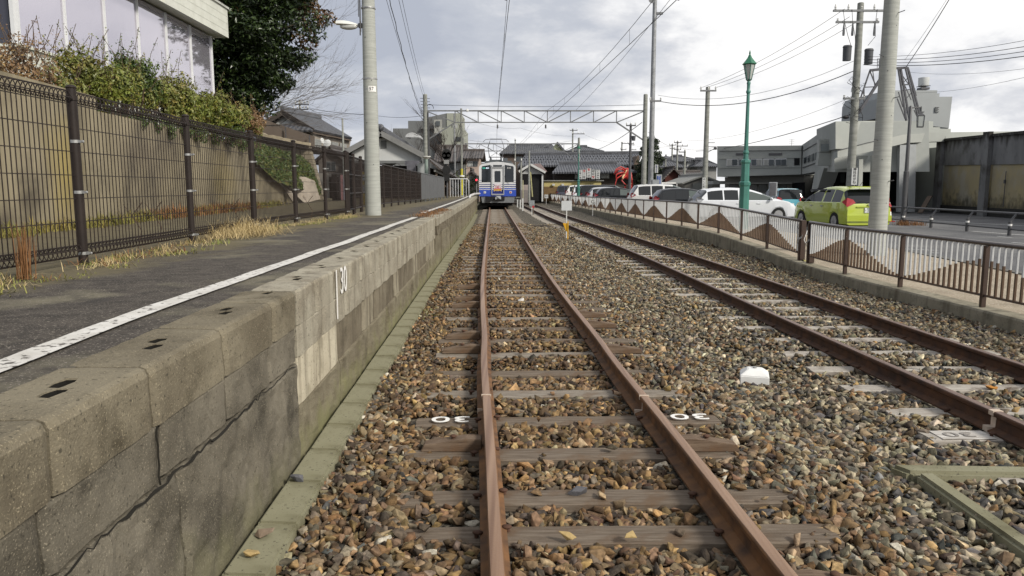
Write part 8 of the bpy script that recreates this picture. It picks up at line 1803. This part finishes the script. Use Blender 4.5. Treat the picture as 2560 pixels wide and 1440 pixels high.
for k, (u0, v0, u1, v1, Y, lab) in enumerate(((1326, 430, 1331, 492, 60, 'thin yellowish guy pole beside the restaurant porch'),)):
    MB().tube(at(u0, v0, Y), at(u1, v1, Y), .05, 6).ob('guy_pole', mat('yellow guy guard', (.42, .40, .2), .6), label=lab, cat='pole')
# taxi sign and small white sign
ts = thing('sign', 'blue and white vertical taxi stand sign behind the white SUV', 'sign', (U(1647, 50), 50, 0)); MB().box(U(1640, 50), 50, 0, U(1654.5, 50), 50.12, Z(436, 50)).ob('casing', mat('grey sign casing', (.36, .38, .40), .5), parent=ts, bevel=.02); MB().box(U(1642.5, 50), 49.98, Z(464, 50), U(1650.5, 50), 49.995, Z(440, 50)).ob('blue_panel', mat('sign blue', (.02, .08, .36), .5), parent=ts)
for k, c in enumerate('タクシのりば'): text('sign_characters', c, .11, m_white, ts, (U(1646.5, 50), 49.97, Z(442.5 + k * 3.9, 50)), RX)
s2_ = thing('sign', 'small white vertical sign on the slim galvanised pole', 'sign', (U(1640, 43.5), 43.5, Z(433, 43.5))); MB().box(U(1636, 43.5), 43.5, Z(432.5, 43.5), U(1644.5, 43.5), 43.56, Z(411.5, 43.5)).ob('board', m_plas, parent=s2_, bevel=.012)
for k, c in enumerate('三国えきまえ'): text('sign_characters', c, .085, mat('blue ink', (.03, .05, .2), .6), s2_, (U(1640.2, 43.5), 43.49, Z(413.6 + k * 3.35, 43.5)), RX)
tn_ = thing('notice_board', 'grey framed upright notice board in front of the light blue car', 'notice board', (U(1933, 37), 37, 0)); MB().box(U(1923.5, 37), 37, Z(490.5, 37), U(1943.5, 37), 37.1, Z(455.5, 37)).ob('frame', MATS['grey sign casing'], parent=tn_); MB().box(U(1924.5, 37), 36.98, Z(489, 37), U(1940, 37), 36.995, Z(457, 37)).ob('panel', mat('dark notice panel', (.10, .10, .11), .6), parent=tn_)
for u in (1927, 1940): MB().tube((U(u, 37), 37.05, 0), (U(u, 37), 37.05, Z(490, 37) - .01), .03, 6).ob('leg', m_zinc, parent=tn_)

# ---- cables on the right
cb_l = [('dark cable sagging left from the transformer pole to the slim pole', [at(2140, 175, 36), at(1652, 254, 44)], .02, .75), ('thin cable above the sagging dark one, right of the slim pole', [at(2140, 150, 36), at(1645, 238, 44)], .009, .8),
 ('highest thin wire from the transformer pole to the single-armed pole', [at(2112, 22, 36), at(1749, 221, 47)], .010, .3), ('second thin wire from the transformer pole to the single-armed pole', [at(2124, 42, 36), at(1765, 219, 47)], .010, .3), ('third thin wire from the transformer pole to the single-armed pole', [at(2150, 50, 36), at(1786, 220, 47)], .010, .3),
 ('dark low cable from the transformer pole towards the distant houses', [at(2136, 283, 36), at(1740, 378, 70)], .022, .35), ('thin low cable beside the dark low one', [at(2136, 240, 36), at(1720, 352, 60)], .008, .5),
 ('uppermost of the wires leaving the picture at the right', [at(2160, 142, 36), at(2700, 72, 28)], .010, .25), ('second of the wires leaving the picture at the right', [at(2160, 149, 36), at(2700, 90, 28)], .014, .25), ('third of the wires leaving the picture at the right', [at(2160, 156, 36), at(2700, 104, 28)], .014, .25), ('thick lower wire leaving the picture at the right', [at(2158, 162, 36), at(2700, 118, 28)], .018, .25), ('faint wire below the bundle at the right', [at(2270, 180, 50), at(2700, 150, 30)], .009, .3), ('lowest faint wire crossing the tower block', [at(2290, 232, 60), at(2700, 158, 32)], .010, .3),
 ('steep cable rising from the steel tower out of the top of the picture', [at(2266, 166, 52), at(2390, -30, 40)], .022, .1), ('thin steep cable beside the one on the steel tower', [at(2262, 150, 52), at(2385, -30, 40)], .009, .1),
 ('diagonal cable crossing behind the slim pole near the horn speaker', [at(1690, -20, 30), at(1440, 275, 60)], .009, .2), ('cable rising from the restaurant ridge to the concrete post', [at(1490, 375, 80), at(1605, 306, 47)], .02, .2),
 ('faint wire between the far poles above the restaurant', [at(1440, 340, 100), at(1300, 320, 90), at(1180, 302, 80)], .012, .3), ('faint wire from the far left pole over the train', [at(1430, 352, 100), at(1170, 350, 90)], .014, .5), ('faint wire between the far poles right of the frame', [at(1450, 330, 100), at(1560, 356, 105), at(1690, 362, 90)], .010, .5),
 ('faint cable above the tiled houses at the right', [at(1620, 330, 60), at(1700, 372, 88)], .012, .3), ('faint long cable from the far pair of poles to the office roof', [at(1700, 368, 88), at(1795, 366, 60)], .012, .3), ('cable from the far power pole behind the tiled house', [at(752, 268, 62), at(915, 286, 58)], .012, .1)]
for lab, P_, r_c, sg__ in cb_l: cable(lab, P_, r_c, sg__)
MB().ball(at(2114, 293, 36), .12, 10, 6, (1.4, 1, .7)).ob('cable_closure', m_cable, label='black splice closure on the dark low cable', cat='cable closure')
cable('distant cable dropping from the insulator pole to the left behind the tree', [at(745, 272, 62), at(660, 285, 58)], .012, .1)

# ---- things in the yard
m_wb = mat('white board', (.50, .52, .53), .5, amt=.08)
def ysign(lab, u, vt, vb, vf, w_px, Y, tx_=None, m=m_wb, zb=-.2):
    x = U(u, Y); r = thing('sign', lab, 'sign', (x, Y, zb)); w_ = w_px / FPX * Y
    MB().box(x - w_ / 2, Y - .012, Z(vb, Y), x + w_ / 2, Y + .003, Z(vt, Y)).ob('board', m, parent=r, bevel=.004); MB().box(x - .018, Y + .004, zb, x + .018, Y + .03, Z(vt, Y) - .02).ob('stake', m_insul, parent=r)
    if tx_: text('letter', tx_, (Z(vt, Y) - Z(vb, Y)) * .95, bkk, r, (x, Y - .016, (Z(vt, Y) + Z(vb, Y)) / 2), RX, ext=.002)
    return r
s_ = ysign('blank pale square sign board on a white stake between the tracks', 1417, 502, 526.5, 596, 26, 25); MB().box(U(1417, 25) - .012, 24.97, -.2, U(1417, 25) + .016, 24.985, Z(526, 25) - .004).ob('stake', m_insul, parent=s_)
ysign('white square sign with a black letter G in front of the railing', 1482.5, 498, 511.5, 534, 14, 45, 'G', m_plas); ysign('small white sign with a black letter H at the far end of the railing', 1366, 486.5, 495.5, 505, 9, 75, 'H', m_plas)
ysign('weathered grey square sign on twin stakes beside the red disc', 1330, 501, 516.5, 536, 13, 46, None, mat('weathered grey board', (.26, .28, .29), .7, amt=.25, scale=6))
MB().tube((U(1333, 45.5), 45.5, -.2), (U(1333, 45.5), 45.5, Z(512, 45.5)), .03, 6).ob('stake', m_bwood, label='brown stake carrying a red disc beside the grey sign', cat='stake'); MB().tube((U(1333, 45.5), 45.38, Z(517, 45.5)), (U(1333, 45.5), 45.42, Z(517, 45.5)), .075, 14).ob('red_disc', m_lred, label='small red disc marker on the brown stake', cat='marker')
m_or = mat('orange yellow paint', (.62, .34, .02), .5, amt=.15, scale=8); ow_ = thing('marker', 'orange wedge marker with stake in front of the blank square sign', 'marker', (U(1417, 24.4), 24.4, -.2)); Yo = 24.4
MB().slab([(U(1408, Yo), Yo, Z(558, Yo)), (U(1421, Yo), Yo, Z(558, Yo)), (U(1420, Yo), Yo, Z(580, Yo)), (U(1416, Yo), Yo, Z(578, Yo))], (0, .05, 0)).ob('wedge', m_or, parent=ow_); MB().box(U(1419.5, Yo), Yo - .03, -.2, U(1422, Yo), Yo - .005, Z(553, Yo)).ob('stake', m_or, parent=ow_)
for k, (u, vt, vb, lab) in enumerate(((1307, 496, 528, 'white stake with a dark foot right of the train'), (1294, 499, 519, 'leftmost short white stake right of the train'), (1301, 499, 524, 'middle short white stake right of the train'), (1315, 493, 500, 'tiny white stake near the guy pole'))):
    q = gp(u, vb, -.2); MB().box(q.x - .05, q.y, -.2, q.x + .05, q.y + .06, zv(vt, q.y)).ob('stake', m_plas, label=lab, cat='stake')
q = gp(1308, 527, -.2); MB().tube((q.x, q.y + 1.5, -.2), (q.x, q.y + 1.5, zv(450, q.y)), .035, 6).ob('marker_pole', mat('pale yellow pole', (.42, .40, .24), .6), label='thin pale yellow pole standing just right of the train', cat='pole')
MB().box(U(1302, 74), 74, 0, U(1326, 74), 74.2, 1.2).ob('low_hoarding', mat('dull hoarding', (.2, .18, .17), .8, amt=.2), label='dull low hoarding right of the train', cat='hoarding')
q = gp(1905, 946, -.17); mb = MB(); mb.lathe([(.172, -.24), (.172, -.150), (.160, -.143), (.085, -.102), (.03, -.10)], (2.14, 6.55, 0), 4, ph=.5); mbo = mb.ob('marker_block', mat('white survey block paint', (.72, .72, .70), .55, amt=.1, scale=9), label='small white block with a sloping top in the ballast between the tracks', cat='marker block', bevel=.006); MB().tube((2.14, 6.55, -.10), (2.14, 6.55, -.088), .018, 8).ob('stud', m_zinc, parent=mbo)
ed = MB(); ed.box(2.28, 2.2, -.24, 2.385, 4.12, -.115); e1_ = ed.ob('edging_stone', m_kerb, bevel=.02, smooth='auto', label='pale green edging stone running towards the bottom right corner', cat='edging stone'); ed = MB(); ed.slab([(2.25, 4.125, -.24), (3.9, 4.06, -.24), (3.9, 4.18, -.24), (2.19, 4.255, -.24)], (0, 0, .125)); ed.ob('edging_stone', m_kerb, bevel=.02, smooth='auto', label='pale green edging stone running right from the corner of the other one', cat='edging stone')
ed = MB(); ed.box(3.1, 4.42, -.24, 4.4, 4.52, -.118); ed.ob('edging_stone', m_kerb, bevel=.02, label='short edging stone crossing under the second track', cat='edging stone')
# loose planks and odd stones
for (u, v, L_, w_, a, lab) in ((1345, 565, .9, .3, .1, 'dark board lying on the ballast before the blank sign'), (1390, 568, .8, .28, -.1, 'second dark board lying on the ballast')):
    q = gp(u, v, -.17); MB().obox((q.x, q.y, -.165), (L_, w_, .05), a).ob('board', m_dwood, label=lab, cat='board')
def pebble(x, y, z, s, col, lab, key):
    tp = stone_templates(True, 1)[0]; mb = MB(); mb.v = [(x + p_[0] * s, y + p_[1] * s, z + p_[2] * s) for p_ in tp[0]]; mb.f = [tuple(int(i) for i in f_) for f_ in tp[1]]; mb.ob('stone', mat(key, col, .85, amt=.25, scale=30, bump=.4, bscale=120), label=lab, cat='stone')
for (u, v, z, s, c_, lab, key) in ((1413, 1340, -.105, .05, (.40, .29, .13), 'tan stone lying on the near sleeper, left of a pair', 'tan stone'), (1567, 1338, -.105, .044, (.42, .31, .13), 'tan stone lying on the near sleeper, right of a pair', 'tan stone'), (1300, 748, -.12, .06, (.72, .70, .66), 'bright white stone between the near rails', 'white stone'), (1445, 1228, -.12, .05, (.11, .11, .12), 'dark grey stone on the edge of the second sleeper', 'dark stone'), (670, 1335, -.115, .055, (.24, .18, .13), 'flat brown stone lying on a kerb stone at the wall foot', 'brown stone'), (628, 1382, -.11, .036, (.36, .25, .13), 'small tan stone lying on the nearest kerb stone', 'tan stone'), (742, 1195, -.115, .05, (.14, .115, .09), 'dark flat stone on the kerb by the wall', 'dark stone'), (2480, 968, -.12, .045, (.45, .2, .04), 'orange stone between the rails of the second track', 'orange stone')):
    q = gp(u, v, z); pebble(q.x, q.y, z, s, c_, lab, key)
